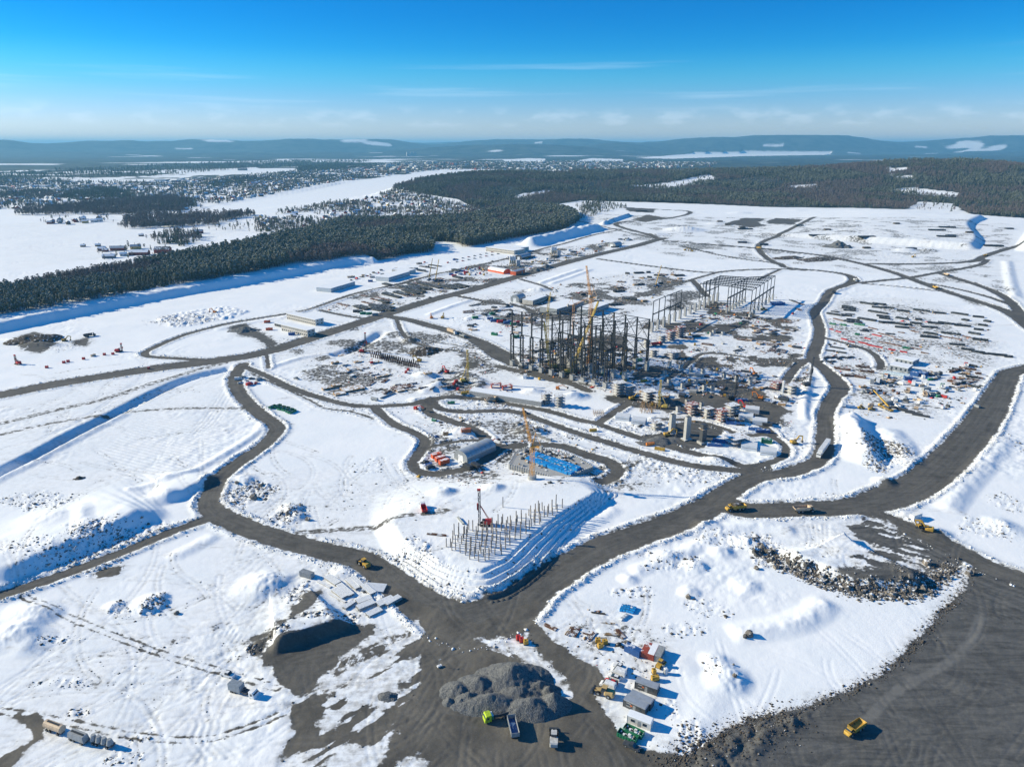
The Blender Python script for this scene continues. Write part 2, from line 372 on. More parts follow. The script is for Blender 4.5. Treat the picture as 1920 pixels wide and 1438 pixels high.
# ploughed-up snow lumps field by the forest bank
fp = UP([(290, 600), (330, 588), (420, 574), (470, 584), (440, 596), (350, 612), (320, 615)])
b_, sd = poly_sd(fp, 12)
REL[b_] += (sstep(2, -4, sd) * np.abs(fbm(GX[b_], GY[b_], 5.5, 3, 71) - .5) * 7).astype(np.float32)
# ------------------------------------------------------------------ roads and yards
ROADS = []      # (class, name, label)
def road_class(name, label):
    ROADS.append((name, label)); return len(ROADS)
ROADM = np.zeros((NR, NC), np.float32)
def road(cls, w, pts, tint=0.45, strength=1.0, berm=0.8, soft=None, jag=1.0):
    W = np.array([p[2] if len(p) > 2 else w for p in pts], float)
    P = smooth_line(np.column_stack([UP(pts), W]))
    r = line_field(P, max(W) * 0.5 + 10)
    if r is None: return
    b, D, S, A, E = r
    h = E * 0.5 + jag * min(1, w / 11) * 1.8 * (fbm(GX[b], GY[b], 9, 3, 81.0) - 0.5)
    soft = soft or max(1.4, min(3.2, w * .22))
    m = sstep(soft, -soft, D - h)
    core = sstep(0.5, -2.0, D - E * .5)
    F['dirt'][b] = np.maximum(F['dirt'][b], m * strength)
    F['grime'][b] = np.maximum(F['grime'][b], sstep(8, -1, D - h) * strength)
    ROADM[b] = np.maximum(ROADM[b], sstep(2.5, -1.0, D - h))
    up = D / np.maximum(E, 1) < BEST[b]
    BEST[b] = np.where(up, D / np.maximum(E, 1), BEST[b])
    F['alg'][b] = np.where(up, A, F['alg'][b]); F['acr'][b] = np.where(up, D * S, F['acr'][b])
    F['tint'][b] = np.where(m > 0.2, np.maximum(F['tint'][b], tint), F['tint'][b])
    if berm:
        q = (D - h - 1.6) / 1.7
        BERM[b] = np.maximum(BERM[b], berm * .75 * np.exp(-q * q) * (0.1 + .9 * fbm(GX[b], GY[b], 9, 3, 91.0) + .9 * fbm(GX[b], GY[b], 2.0, 2, 94.0)))
    if cls: CLS[b] = np.where((m * strength > 0.5), cls, CLS[b])
BERM = np.zeros((NR, NC), np.float32)
def yard(cls, pts, tint=0.0, strength=1.0, soft=2.0, jag=4.0, flat=True, js=10.0, z=0.0):
    P = UP(pts, z)
    if not cls and P[:, 1].min() > 450: soft, strength = soft + 4, strength * .8
    b, sd = poly_sd(P, 14)
    sd = sd + jag * 2 * (fbm(GX[b], GY[b], js, 4, 95.0) - 0.5)
    m = sstep(soft, -soft, sd)
    F['dirt'][b] = np.maximum(F['dirt'][b], m * strength)
    F['grime'][b] = np.maximum(F['grime'][b], sstep(6, -1, sd) * strength)
    F['tint'][b] = np.where(m > 0.2, np.maximum(F['tint'][b], tint), F['tint'][b])
    if flat: ROADM[b] = np.maximum(ROADM[b], m * 0.8)
    if cls: CLS[b] = np.where(m * strength > 0.5, cls, CLS[b])
def snow_patch(pts, jag=3.5, soft=3.0, amount=0.86):
    P = UP(pts)
    b, sd = poly_sd(P, 12)
    sd = sd + jag * 2 * (fbm(GX[b], GY[b], 7, 4, 97.0) - 0.5)
    m = sstep(soft, -soft, sd) * amount
    F['dirt'][b] *= (1 - m)
    CLS[b] = np.where(m > 0.6, 0, CLS[b])
    F['grime'][b] = np.maximum(F['grime'][b], .8 * (m > 0))
C_MAIN = road_class('road', 'straight grey gravel main road running from the left past the forest to the upper middle')
C_HAUL = road_class('haul_road', 'wide dark grey haul road sweeping from the yard round to the right edge')
C_S = road_class('road', 'winding gravel road curving down from the left junction to the muddy yard')
C_IN = road_class('road', 'thin ice-streaked site track looping round the crane and the arched grey hall')
C_MID = road_class('road', 'narrow snowy service road below the tall steel frame')
C_EAST = road_class('road', 'gravel road bending past the steel laydown yard with a white truck on it')
C_FAR = road_class('road', 'crossing gravel roads on the flat snow beyond the laydown yard')
C_NORTH = road_class('road', 'thin dark tracks between the main road and the far steel hall')
C_LEFT = road_class('road', 'narrow dark road leaving the picture at lower left under the blue bank')
C_PAR = road_class('road', 'narrow track beside the main road near the forest edge')
C_YARD = road_class('yard', 'brown muddy gravel yard around the crushed rock heap')
C_PIT = road_class('quarry_floor', 'dark grey graded rock floor in the lower right corner')
C_APRON = road_class('gravel_apron', 'grey tyre-marked gravel apron above the bank of boulders')
C_EXC = road_class('excavation_floor', 'dark wet gravel floor of the round pit with two white piers')
road(C_MAIN, 19, [(-60, 756), (0, 741), (130, 716), (300, 690), (410, 676), (500, 660), (600, 629), (700, 597), (740, 584), (820, 560), (880, 545), (960, 522), (1040, 499), (1120, 478), (1190, 462), (1225, 452), (1245, 447)])
road(C_S, 10, [(455, 684), (441, 705), (444, 728), (462, 752), (490, 778), (517, 797), (516, 812), (490, 838), (452, 864), (420, 888), (398, 920), (392, 945, 11), (408, 964, 13), (450, 985, 13), (500, 1003, 13), (560, 1020, 13), (620, 1035, 13), (680, 1051, 14), (730, 1085, 15), (790, 1130, 18), (850, 1165, 24)], berm=1.0)
road(C_LEFT, 6.5, [(405, 968), (330, 994), (230, 1035), (130, 1073), (0, 1117), (-70, 1140)], berm=1.0)
road(C_MID, 7.5, [(460, 688), (500, 705), (560, 733), (640, 756), (693, 762), (760, 759), (807, 755), (827, 767), (874, 772), (940, 770), (974, 774), (1007, 785), (1074, 809), (1141, 830), (1208, 850), (1280, 869), (1329, 877), (1400, 884)], strength=0.8)
road(C_MID, 6.5, [(800, 754), (850, 747), (917, 750), (960, 759), (1024, 770), (1084, 787), (1117, 794), (1174, 813), (1230, 830), (1280, 845), (1330, 857), (1380, 870), (1415, 882)], strength=0.95)
road(C_MID, 6, [(1121, 794), (1154, 772), (1178, 757)])
road(C_IN, 7, [(703, 765), (737, 794), (774, 810), (798, 827), (788, 847), (774, 868), (784, 884), (820, 888), (870, 880), (905, 865), (928, 850), (942, 838)], strength=.9, jag=1.8)
road(C_IN, 8, [(800, 758), (805, 774), (835, 786), (875, 800), (903, 815), (915, 830), (945, 838), (1000, 834), (1055, 837), (1095, 851), (1140, 866), (1156, 880), (1150, 894), (1125, 906)], strength=.95, jag=1.8)
road(C_IN, 4, [(790, 845), (820, 835), (860, 828), (890, 826), (915, 832)], strength=.9)
road(C_HAUL, 17, [(880, 1170, 26), (960, 1140, 22), (1000, 1108), (1050, 1072), (1120, 1032), (1200, 1002), (1280, 974), (1347, 945), (1400, 957, 15), (1500, 955, 15), (1600, 950, 17), (1660, 935, 20), (1720, 910, 21), (1765, 876, 21), (1812, 828, 21), (1850, 778, 20), (1873, 738, 18), (1888, 710, 15), (1905, 696, 14), (1990, 680, 14)], berm=1.0)
road(C_EAST, 10.5, [(1330, 950, 15), (1365, 922, 13), (1400, 902, 13), (1430, 893), (1480, 886), (1527, 868), (1544, 847), (1547, 814), (1549, 774), (1560, 750), (1575, 730, 13), (1567, 713, 13), (1547, 693), (1527, 677), (1525, 663), (1534, 640), (1537, 620), (1532, 600), (1528, 584), (1544, 567), (1557, 547), (1574, 539), (1600, 529, 14), (1597, 520, 12), (1580, 514), (1547, 509), (1514, 506), (1474, 502), (1462, 495), (1445, 489), (1428, 475), (1422, 464), (1432, 453), (1467, 440), (1497, 425), (1527, 410)], berm=1.1)
road(C_FAR, 13, [(1320, 458), (1423, 466), (1523, 477), (1570, 485), (1620, 496), (1664, 508), (1705, 522), (1765, 544), (1815, 560), (1865, 576), (1905, 592, 18), (1940, 616, 20), (1990, 650, 20)])
road(C_FAR, 12, [(1632, 495), (1726, 495), (1820, 491), (1845, 481), (1882, 469), (1925, 458), (1990, 444)])
road(C_FAR, 9, [(1612, 531), (1660, 526), (1705, 521), (1762, 511), (1815, 502), (1842, 495), (1850, 487)])
road(C_FAR, 11, [(1762, 513), (1802, 525), (1852, 542), (1887, 560), (1902, 575), (1920, 596)])
road(C_FAR, 7, [(1747, 533), (1802, 544), (1852, 557), (1892, 571)])
road(C_FAR, 5, [(1617, 532), (1665, 536), (1715, 541), (1770, 547)])
road(C_NORTH, 8, [(1122, 486), (1211, 498), (1299, 509), (1342, 511), (1386, 507), (1461, 505), (1510, 507)])
road(C_NORTH, 8, [(1342, 512), (1310, 521), (1277, 531), (1245, 540), (1200, 552)], strength=.7)
road(C_NORTH, 8, [(1299, 526), (1307, 535), (1316, 546), (1326, 556)])
road(C_NORTH, 5, [(1462, 506), (1440, 516), (1420, 526)])
road(C_NORTH, 7, [(1275, 462), (1299, 467), (1342, 477), (1386, 485), (1441, 492), (1466, 498)])
road(C_NORTH, 7, [(1242, 452), (1321, 458), (1419, 466)])
road(C_NORTH, 13, [(1240, 450), (1215, 440), (1177, 430), (1155, 422), (1165, 417), (1210, 414), (1252, 410), (1290, 402), (1287, 396), (1227, 393), (1177, 390)])
road(C_NORTH, 6, [(1240, 450), (1180, 437), (1127, 424), (1090, 416), (1075, 413)])
road(C_PAR, 7, [(413, 677), (340, 673), (283, 669), (272, 662), (295, 649), (350, 627), (420, 609), (480, 598), (560, 585), (600, 574), (662, 552), (725, 538), (756, 532), (787, 523), (840, 510), (887, 500), (952, 485), (996, 473), (1020, 466), (1058, 457), (1113, 441), (1165, 431)])
road(C_NORTH, 13, [(735, 595), (770, 601), (803, 610), (840, 620), (887, 636), (917, 652, 18), (942, 668, 20), (965, 684, 12)])
road(C_NORTH, 8, [(856, 555), (902, 564), (934, 570), (965, 573), (988, 579), (1000, 588)])
road(C_NORTH, 6, [(976, 524), (1004, 532), (1020, 537), (1034, 544)])
road(C_NORTH, 6, [(600, 582), (647, 592), (700, 600)])
road(C_NORTH, 5, [(744, 600), (752, 620), (770, 640), (810, 652), (855, 658)], strength=.8)
road(C_NORTH, 4, [(500, 664), (503, 690)], strength=.8)
road(0, 8, [(-20, 800), (100, 770), (200, 747), (300, 714), (384, 690), (420, 681)], strength=.52, tint=.7, berm=0)
road(0, 5, [(-20, 820), (90, 795), (200, 777), (284, 769), (367, 765), (467, 766)], strength=.55, tint=.8, berm=0)
road(0, 5, [(560, 999), (620, 994), (700, 990), (760, 985), (840, 975)], strength=.55, tint=.6, berm=0)
road(0, 3, [(470, 700), (520, 722), (570, 745), (610, 765), (660, 772), (700, 785)], strength=.7, tint=.5, berm=.6)
road(C_EAST, 6, [(1543, 633), (1570, 640), (1597, 647), (1633, 660), (1650, 678), (1650, 692)])
road(C_EAST, 5, [(1515, 674), (1494, 677), (1413, 672), (1347, 663), (1313, 665), (1293, 680), (1275, 695), (1250, 712)])
road(C_EAST, 7, [(1512, 675), (1500, 684), (1487, 695), (1472, 717)])
road(0, 4, [(1472, 716), (1420, 712), (1370, 702), (1330, 694)], strength=.7, berm=.5)
road(0, 5, [(1575, 733), (1620, 745), (1680, 752), (1760, 765)], strength=.5, tint=.6, berm=0)
road(C_MID, 5, [(1233, 786), (1277, 787), (1319, 793), (1360, 805), (1392, 817), (1433, 815), (1454, 822), (1473, 838), (1471, 853), (1454, 863), (1429, 874), (1415, 880)], strength=.85)
road(C_MID, 5, [(1360, 789), (1402, 790), (1433, 801), (1452, 816)], strength=.85)
road(C_NORTH, 8, [(935, 687), (990, 700), (1040, 713), (1073, 720), (1103, 733)], berm=0)
road(C_PAR, 4, [(760, 632), (840, 645), (900, 655), (950, 660)], strength=.7)
yard(C_MID, [(1392, 872), (1440, 866), (1452, 882), (1418, 902), (1385, 892)], soft=1.5, jag=1.5)
yard(C_EXC, [(1200, 817), (1246, 813), (1262, 796), (1287, 790), (1329, 797), (1356, 809), (1340, 822), (1319, 838), (1287, 845), (1246, 838)], soft=1.5, jag=2)
yard(C_EXC, [(1140, 743), (1180, 740), (1240, 748), (1310, 742), (1380, 745), (1402, 757), (1370, 765), (1300, 762), (1250, 770), (1180, 762), (1140, 750)], soft=2, jag=4)
yard(0, [(20, 637), (60, 622), (95, 630), (108, 648), (75, 664), (42, 655)], jag=5)
yard(0, [(130, 640), (165, 633), (172, 642), (160, 650), (138, 648)], jag=3)
yard(0, [(424, 615), (460, 606), (494, 624), (529, 645), (502, 655), (478, 634), (447, 630)], jag=3)
yard(0, [(760, 655), (790, 646), (824, 658), (810, 672), (770, 668)], jag=4, flat=False, strength=.9)
yard(0, [(700, 662), (745, 668), (790, 684), (770, 694), (720, 680)], jag=4, strength=.8)
yard(0, [(860, 680), (900, 676), (905, 690), (870, 694)], jag=3)
yard(0, [(1166, 389), (1230, 392), (1226, 400), (1180, 397)], jag=6, js=25)
yard(0, [(1186, 412), (1215, 403), (1250, 409), (1210, 417)], jag=6, js=25, tint=1)
yard(0, [(1358, 420), (1395, 409), (1440, 410), (1420, 417), (1440, 424), (1410, 427)], jag=10, js=30)
yard(0, [(1435, 416), (1455, 410), (1505, 414), (1492, 423), (1440, 421)], jag=8, js=30)
yard(0, [(1500, 487), (1530, 481), (1565, 484), (1560, 490), (1510, 492)], jag=6)
yard(0, [(1800, 560), (1840, 568), (1850, 577), (1815, 570)], jag=4, tint=1, strength=.7)
yard(0, [(1270, 458), (1330, 455), (1345, 466), (1290, 472)], jag=8, strength=.7, js=20)
yard(0, [(1180, 525), (1240, 520), (1250, 530), (1190, 538)], jag=10, strength=.62, js=16)
yard(0, [(960, 690), (1110, 728), (1225, 692), (1060, 640)], jag=20, strength=.42, js=14, flat=False)
yard(0, [(1260, 545), (1330, 545), (1280, 585), (1245, 585)], jag=10, strength=.8, js=14)
yard(C_YARD, [(700, 1085), (770, 1120), (830, 1150), (900, 1172), (950, 1152), (1003, 1130), (998, 1165), (1040, 1197), (1110, 1243), (1140, 1275), (1122, 1300), (1150, 1345), (1165, 1395), (1210, 1412), (1290, 1415), (1250, 1500), (490, 1500), (520, 1430), (545, 1370), (545, 1320), (590, 1290), (660, 1250), (720, 1225), (775, 1200), (795, 1165), (770, 1130)], tint=1, jag=3)
yard(C_YARD, [(497, 1225), (560, 1206), (640, 1180), (690, 1172), (725, 1195), (700, 1225), (640, 1240), (610, 1290), (560, 1320), (545, 1300), (515, 1265)], tint=.6, jag=5, strength=.97)
yard(0, [(492, 1236), (498, 1204), (560, 1186), (620, 1170), (668, 1158), (684, 1174), (610, 1208), (540, 1232)], tint=0, jag=1.5, soft=1.2, flat=False, z=2.6)
yard(0, [(475, 1195), (520, 1180), (560, 1170), (640, 1150), (600, 1165), (500, 1200), (490, 1228), (470, 1225)], tint=.5, jag=4, strength=.7, flat=False)
yard(0, [(540, 1150), (575, 1110), (605, 1105), (600, 1135), (570, 1165), (545, 1180)], tint=.4, jag=4, strength=.85)
yard(0, [(28, 1340), (70, 1335), (98, 1352), (88, 1385), (40, 1420), (0, 1450), (-30, 1450), (0, 1410), (50, 1383)], tint=1, jag=4, strength=.9)
yard(0, [(175, 1075), (205, 1062), (232, 1060), (220, 1075), (185, 1084)], tint=.8, jag=2, strength=.95)
yard(C_PIT, [(1245, 1450), (1320, 1395), (1400, 1352), (1500, 1328), (1600, 1288), (1680, 1243), (1730, 1193), (1762, 1150), (1800, 1112), (1822, 1062), (1870, 1062), (1920, 1084), (2080, 1130), (2080, 1640), (1100, 1640)], jag=2.5)
yard(C_APRON, [(1585, 985), (1640, 962), (1700, 985), (1780, 1018), (1835, 1050), (1800, 1063), (1762, 1062), (1745, 1088), (1700, 1104), (1655, 1104), (1572, 1092), (1560, 1072), (1620, 1052), (1640, 1028), (1605, 1005)], jag=4, strength=.93)
road(C_APRON, 12, [(1640, 965), (1720, 998), (1780, 1024), (1850, 1060), (1920, 1086), (2000, 1112)], berm=.7)
for s in ([(935, 1192), (985, 1190), (1035, 1235), (1064, 1290), (1062, 1312), (1030, 1300), (990, 1262), (950, 1222)], [(700, 1290), (730, 1283), (752, 1297), (748, 1322), (718, 1330), (694, 1312)], [(755, 1245), (790, 1222), (792, 1245), (765, 1272), (748, 1270)],
          [(590, 1360), (615, 1325), (650, 1330), (640, 1360), (600, 1380)], [(600, 1430), (640, 1400), (690, 1395), (720, 1420), (700, 1460), (600, 1460)], [(740, 1425), (780, 1415), (805, 1430), (790, 1460), (735, 1460)], [(590, 1270), (640, 1245), (665, 1250), (630, 1290), (595, 1300)],
          [(760, 1180), (785, 1160), (792, 1185), (765, 1205)]):
    snow_patch(s)
road(0, 5, [(60, 862), (140, 818), (230, 772), (300, 737), (320, 728)], strength=.85, tint=0, berm=0, jag=2.5)
# light wheel-packed ribbon on the quarry floor
P_ = smooth_line(UP([(1850, 1110), (1843, 1140), (1826, 1190), (1795, 1228), (1750, 1258), (1700, 1284), (1662, 1310), (1628, 1348)]))
b_, D_, S_, A_, E_ = line_field(P_, 6)
F['light'][b_] = np.maximum(F['light'][b_], (.75 * sstep(2.4, .9, D_ + 1.6 * (fbm(GX[b_], GY[b_], 3, 3, 8) - .5)) * sstep(0, 26, A_) * (.6 + .6 * fbm(GX[b_], GY[b_], 5, 3, 9))))
REL *= (1 - .85 * TERRM)
Z[:] = Z0 + REL * (1 - ROADM) + BERM * (1 - ROADM * .9)
mud = sstep(0.4, 0.9, F['dirt']) * near
Z += (mud * ((fbm(GX, GY, 2.4, 3, 33.0) - .5) * .22)).astype(np.float32)
ell(1300, 1420, 60, 40, 'rock', .5)
b_ = block(20, 200, 130, 200)
b2, sd2 = poly_sd(UP([(1230, 1470), (1330, 1392), (1420, 1352), (1500, 1336), (1540, 1345), (1440, 1400), (1400, 1450), (1330, 1500)]), 8)
Z[b2] += (sstep(3, -5, sd2) * (np.abs(fbm(GX[b2], GY[b2], 7, 4, 12.0) - .5) * 5.0)).astype(np.float32)
# wheel tracks pressed into the snow
def track(pts, gauge=2.1, depth=0.22, dirt=0.35, tint=0.5, w=0.75):
    P = smooth_line(UP(pts), 6)
    r = line_field(P, gauge + 1.5)
    if r is None: return
    b, D, S, A, E = r
    m = np.exp(-((D - gauge * .5) / w) ** 2) * (0.55 + 0.9 * fbm(GX[b], GY[b], 6, 2, 13.0)) * (D < 1e8) * (1 - ROADM[b])
    Z[b] -= (.55 * depth * m).astype(np.float32)
    F['dirt'][b] = np.maximum(F['dirt'][b], dirt * np.minimum(1, m))
    F['tint'][b] = np.where(m > .3, np.maximum(F['tint'][b], tint), F['tint'][b])
track([(45, 1118), (150, 1165), (250, 1205), (350, 1240), (420, 1258), (520, 1290)], 2.6, .25, .6, .4, .8)
track([(-10, 1330), (60, 1342), (120, 1352), (250, 1377), (370, 1386), (470, 1362), (560, 1322), (640, 1280)], 2.4, .25, .62, 1, .8)
track([(-10, 1325), (80, 1300), (200, 1292), (300, 1278), (400, 1262)], 2.2, .22, .3)
track([(0, 1290), (60, 1255), (140, 1230), (260, 1225)], 2.2, .25, .3)
for k in range(7):
    o = k * 9
    track([(235 + o * .9, 1380 - o * .4), (250 + o, 1330 - o * .3), (285 + o, 1295), (330 + o, 1280)], 2.1, .16, .26)
for k in range(5):
    track([(430 + k * 7, 1172 + k * 5), (410 + k * 5, 1215 + k * 3), (425 + k * 6, 1245 + k * 2), (470 + k * 3, 1252 + k * 3)], 2.0, .18, .25)
    track([(450 + k * 8, 1160 - k * 3), (500 + k * 10, 1115 - k * 4), (560 + k * 7, 1080 - k * 5)], 2.0, .16, .2)
    track([(60 + k * 16, 830 - k * 6), (130 + k * 16, 800 - k * 10), (230 + k * 10, 750 - k * 12), (270, 715 - k * 7)], 2.2, .15, .22)
    track([(352 + k * 9, 815 - k * 2), (380 + k * 8, 785), (410 + k * 10, 740 - k * 5), (430, 712)], 2.2, .15, .24)
    track([(350 + k * 10, 1330 + k * 4), (365 + k * 14, 1355), (355 + k * 16, 1385), (380 + k * 20, 1420)], 2.2, .14, .22)
    track([(1512 + k * 9, 985), (1520 + k * 7, 1010), (1515 + k * 10, 1035), (1540 + k * 12, 1058)], 2.2, .2, .3)
    track([(560 + k * 8, 740 - k * 8), (640 + k * 6, 720 - k * 7), (720, 715 - k * 8), (790, 720 - k * 9)], 2.2, .12, .22)
    track([(520, 1010 + k * 12), (480 + k * 5, 1040 + k * 9), (430, 1080 + k * 15), (330, 1100 + k * 18)], 2.2, .12, .15)
track([(640, 990), (720, 995), (800, 975), (860, 955)], 2.4, .2, .4)
track([(795, 945), (760, 900), (740, 870)], 2.2, .2, .35)
for k in range(14):
    # criss-cross tyre fans on the edge of the muddy yard
    a = k * 11
    track([(560 + a, 1330 - a * .45), (585 + a, 1300 - a * .4), (620 + a, 1230 - a * .3)], 2.3, .1, .75, 1, .9)
    track([(1610 + a * .5, 1000 + a * .2), (1640 + a * .5, 1030 + a * .3), (1620 + a * .6, 1075)], 2.3, .1, .8, 0, .9)
    if k < 9: track([(640 + a, 1400 - a * .9), (700 + a, 1380 - a * 1.1), (790 + a * .5, 1330 - a * .8)], 2.3, .1, .8, 1, 1.0)
# thin snow and slush lying in streaks over parts of the gravel
def slush(pts, amount, ang, seed):
    P = UP(pts); b, sd = poly_sd(P, 14)
    u = GX[b] * math.cos(ang) + GY[b] * math.sin(ang); v = -GX[b] * math.sin(ang) + GY[b] * math.cos(ang)
    n = .6 * fbm(u * .16, v, 2.6, 4, seed) + .4 * fbm(GX[b], GY[b], 14, 4, seed + 3)
    m = sstep(.47, .62, n) * sstep(6, -8, sd) * amount
    F['dirt'][b] *= (1 - m); F['grime'][b] = np.maximum(F['grime'][b], .9 * m)
slush([(530, 1330), (600, 1260), (700, 1190), (790, 1170), (800, 1280), (730, 1400), (700, 1500), (480, 1500)], .85, .75, 2)
slush([(560, 1300), (640, 1240), (680, 1200), (720, 1180), (700, 1240), (620, 1310)], .8, .75, 3)
slush([(1560, 985), (1640, 965), (1750, 1015), (1740, 1075), (1640, 1085), (1560, 1075)], .85, -.5, 4)
slush([(1030, 1195), (1110, 1240), (1150, 1290), (1080, 1250)], .7, -.6, 5)
slush([(880, 1195), (940, 1190), (1060, 1300), (1000, 1290)], .8, -.7, 6)
slush([(1240, 1450), (1330, 1390), (1500, 1335), (1640, 1280), (1740, 1200), (1800, 1120), (1830, 1120), (1760, 1210), (1650, 1300), (1480, 1360), (1330, 1430)], .5, .5, 7)
# arcs left by wheels on the gravel of yard, apron and quarry floor
def ruts(pts, n, seed, L, amt):
    P = UP(pts); R = random.Random(seed); lo, hi = P.min(0), P.max(0); k = 0
    while k < n:
        x, y = R.uniform(lo[0], hi[0]), R.uniform(lo[1], hi[1])
        if not in_poly(np.array([x]), np.array([y]), P)[0]: continue
        k += 1
        a = R.uniform(0, 6.28); q = [(x, y)]; bend = R.uniform(-.3, .3); ll = L * R.uniform(.5, 1.5)
        for s in range(6): x += math.cos(a) * ll / 6; y += math.sin(a) * ll / 6; a += bend; q.append((x, y))
        r = line_field(smooth_line(np.array(q)), 4)
        if r is None: continue
        b, D, S, A, E = r
        m = np.exp(-((D - 1.2) / .6) ** 2) * (D < 1e8) * (.3 + fbm(GX[b], GY[b], 5, 3, 3.0)) * sstep(0, 6, A) * sstep(0, 6, A.max() - A)
        F['light'][b] = np.maximum(F['light'][b], R.uniform(.3, 1.0) * amt * np.minimum(1, m)); Z[b] -= (.08 * m).astype(np.float32)
ruts([(720, 1110), (960, 1160), (1130, 1270), (1160, 1400), (1100, 1480), (520, 1480), (560, 1330), (790, 1190)], 70, 41, 40, .30)
ruts([(1330, 1400), (1500, 1340), (1700, 1240), (1800, 1110), (1960, 1110), (1960, 1500), (1200, 1500)], 60, 42, 50, .28)
ruts([(1600, 980), (1700, 985), (1800, 1050), (1700, 1100), (1570, 1085)], 20, 43, 30, .3)
# the trampled, driven-over ground of the working site
def busy(pts, amount, rock=0.0, n=0, seed=1, L=45, mud=0.0):
    P = UP(pts)
    b, sd = poly_sd(P, 25)
    m = sstep(12, -14, sd + 22 * (fbm(GX[b], GY[b], 40, 3, 15.0) - .5))
    F['grime'][b] = np.maximum(F['grime'][b], amount * m * (0.45 + .9 * fbm(GX[b], GY[b], 12, 4, 19.0)))
    if mud:
        q = mud * m * sstep(.47, .62, fbm(GX[b], GY[b], 26, 5, 35.0 + seed))
        F['dirt'][b] = np.maximum(F['dirt'][b], q); F['tint'][b] = np.where(q > .2, np.maximum(F['tint'][b], .55), F['tint'][b])
    if rock: F['rock'][b] = np.maximum(F['rock'][b], rock * m * sstep(.38, .62, fbm(GX[b], GY[b], 22, 4, 29.0)))
    R = random.Random(seed); lo, hi = P.min(0), P.max(0); k = 0; tries = 0
    while k < n and tries < n * 30:
        tries += 1
        x, y = R.uniform(lo[0], hi[0]), R.uniform(lo[1], hi[1])
        if not in_poly(np.array([x]), np.array([y]), P)[0]: continue
        k += 1
        a = R.uniform(0, 6.28); q = [(x, y)]; bend = R.uniform(-.22, .22); ll = L * R.uniform(.5, 1.6)
        for s in range(6):
            x += math.cos(a) * ll / 6; y += math.sin(a) * ll / 6; a += bend; q.append((x, y))
        r = line_field(smooth_line(np.array(q)), 5)
        if r is None: continue
        b, D, S, A, E = r
        w = .75 if y < 420 else 1.1
        m = np.exp(-((D - 1.1) / w) ** 2) * (D < 1e8) * (1 - ROADM[b]) * (.5 + fbm(GX[b], GY[b], 6, 2, 13.0))
        Z[b] -= (.07 * m).astype(np.float32)
        F['dirt'][b] = np.maximum(F['dirt'][b], R.uniform(.16, .36) * np.minimum(1, m)); F['grime'][b] = np.maximum(F['grime'][b], .5 * np.minimum(1, m))
busy([(930, 690), (1120, 735), (1240, 775), (1480, 800), (1520, 720), (1500, 600), (1330, 560), (1180, 620), (1000, 640)], .8, .45, 60, 2, 45, .85)
busy([(1545, 600), (1560, 560), (1720, 560), (1860, 610), (1880, 660), (1840, 740), (1760, 790), (1600, 780), (1560, 700)], .5, .22, 50, 3, 45, .45)
busy([(500, 640), (700, 600), (900, 640), (960, 700), (960, 780), (800, 740), (600, 740)], .55, .3, 40, 4, 45, .6)
busy([(560, 585), (740, 530), (1000, 470), (1180, 450), (1220, 440), (1000, 520), (720, 580)], .6, .3, 40, 5, 60, .66)
busy([(780, 780), (1000, 780), (1180, 850), (1300, 900), (1120, 930), (900, 930), (780, 900)], .5, .34, 40, 6, 35, .55)
busy([(850, 560), (1000, 540), (1250, 500), (1300, 530), (1180, 590), (960, 640)], .55, .3, 40, 7, 60, .66)
busy([(430, 1000), (600, 1040), (700, 1090), (760, 1150), (560, 1300), (420, 1300), (330, 1200)], .35, .1, 40, 8, 40)
busy([(0, 1180), (300, 1190), (500, 1330), (430, 1438), (0, 1438)], .35, .12, 34, 9, 60)
busy([(1010, 1150), (1130, 1130), (1240, 1200), (1260, 1330), (1180, 1400), (1120, 1290)], .6, .25, 30, 10, 20, .5)
busy([(1060, 400), (1900, 420), (1900, 560), (1560, 500), (1250, 480), (1130, 440)], .35, .22, 60, 11, 90, .5)
busy([(620, 880), (800, 920), (860, 1000), (700, 1040), (430, 960), (480, 880)], .3, .2, 30, 12)
busy([(100, 700), (420, 700), (480, 790), (280, 900), (0, 940), (0, 760)], .25, .05, 50, 13, 60)
busy([(1500, 960), (1700, 960), (1640, 1060), (1480, 1050)], .4, .1, 16, 14, 30)
busy([(0, 420), (220, 410), (470, 430), (300, 470), (0, 510)], .25, 0, 8, 15, 260)
# ------------------------------------------------------------------ far land cover
FORESTS = []     # (polygon in metres, kind, weight)
CLEAR = []
def forest_poly(pts, kind, z=0.0, dens=1.0):
    P = UP(pts, z); FORESTS.append((P, kind, dens))
    b, sd = poly_sd(P, 30)
    if np.hypot(*P.mean(0)) > 3500: F['forest'][b] = np.maximum(F['forest'][b], sstep(8, -8, sd))
F1 = [(-90, 622), (0, 606), (100, 591), (200, 571), (300, 552), (400, 535), (480, 521), (560, 504), (620, 500), (640, 493), (720, 488), (770, 477), (815, 473), (800, 452), (850, 455), (870, 464), (920, 456), (960, 448), (1000, 441), (1060, 429), (1087, 416), (1082, 405), (1060, 397),
      (1000, 392), (940, 398), (880, 412), (800, 418), (700, 418), (640, 421), (600, 432), (540, 445), (460, 462), (380, 477), (300, 490), (200, 505), (100, 522), (0, 545), (-90, 560)]
forest_poly(F1, 'pine')
forest_poly([(900, 398), (960, 388), (1030, 392), (1080, 404), (1084, 412), (1060, 424), (1000, 437), (940, 448), (890, 452), (840, 440), (850, 415)], 'birch', dens=.5)
P3 = np.vstack([UP([(735, 362), (800, 372), (860, 378), (900, 394), (960, 388), (1030, 386), (1090, 378), (1200, 380), (1330, 384), (1440, 389), (1600, 391), (1700, 394), (1770, 398), (1850, 405), (2050, 418)]), [(4400, 4200), (600, 4500), (-80, 4700), (-330, 4050), (-480, 3500)]])
FORESTS.append((P3, 'hill', 1.0))
b_, sd = poly_sd(P3, 30)
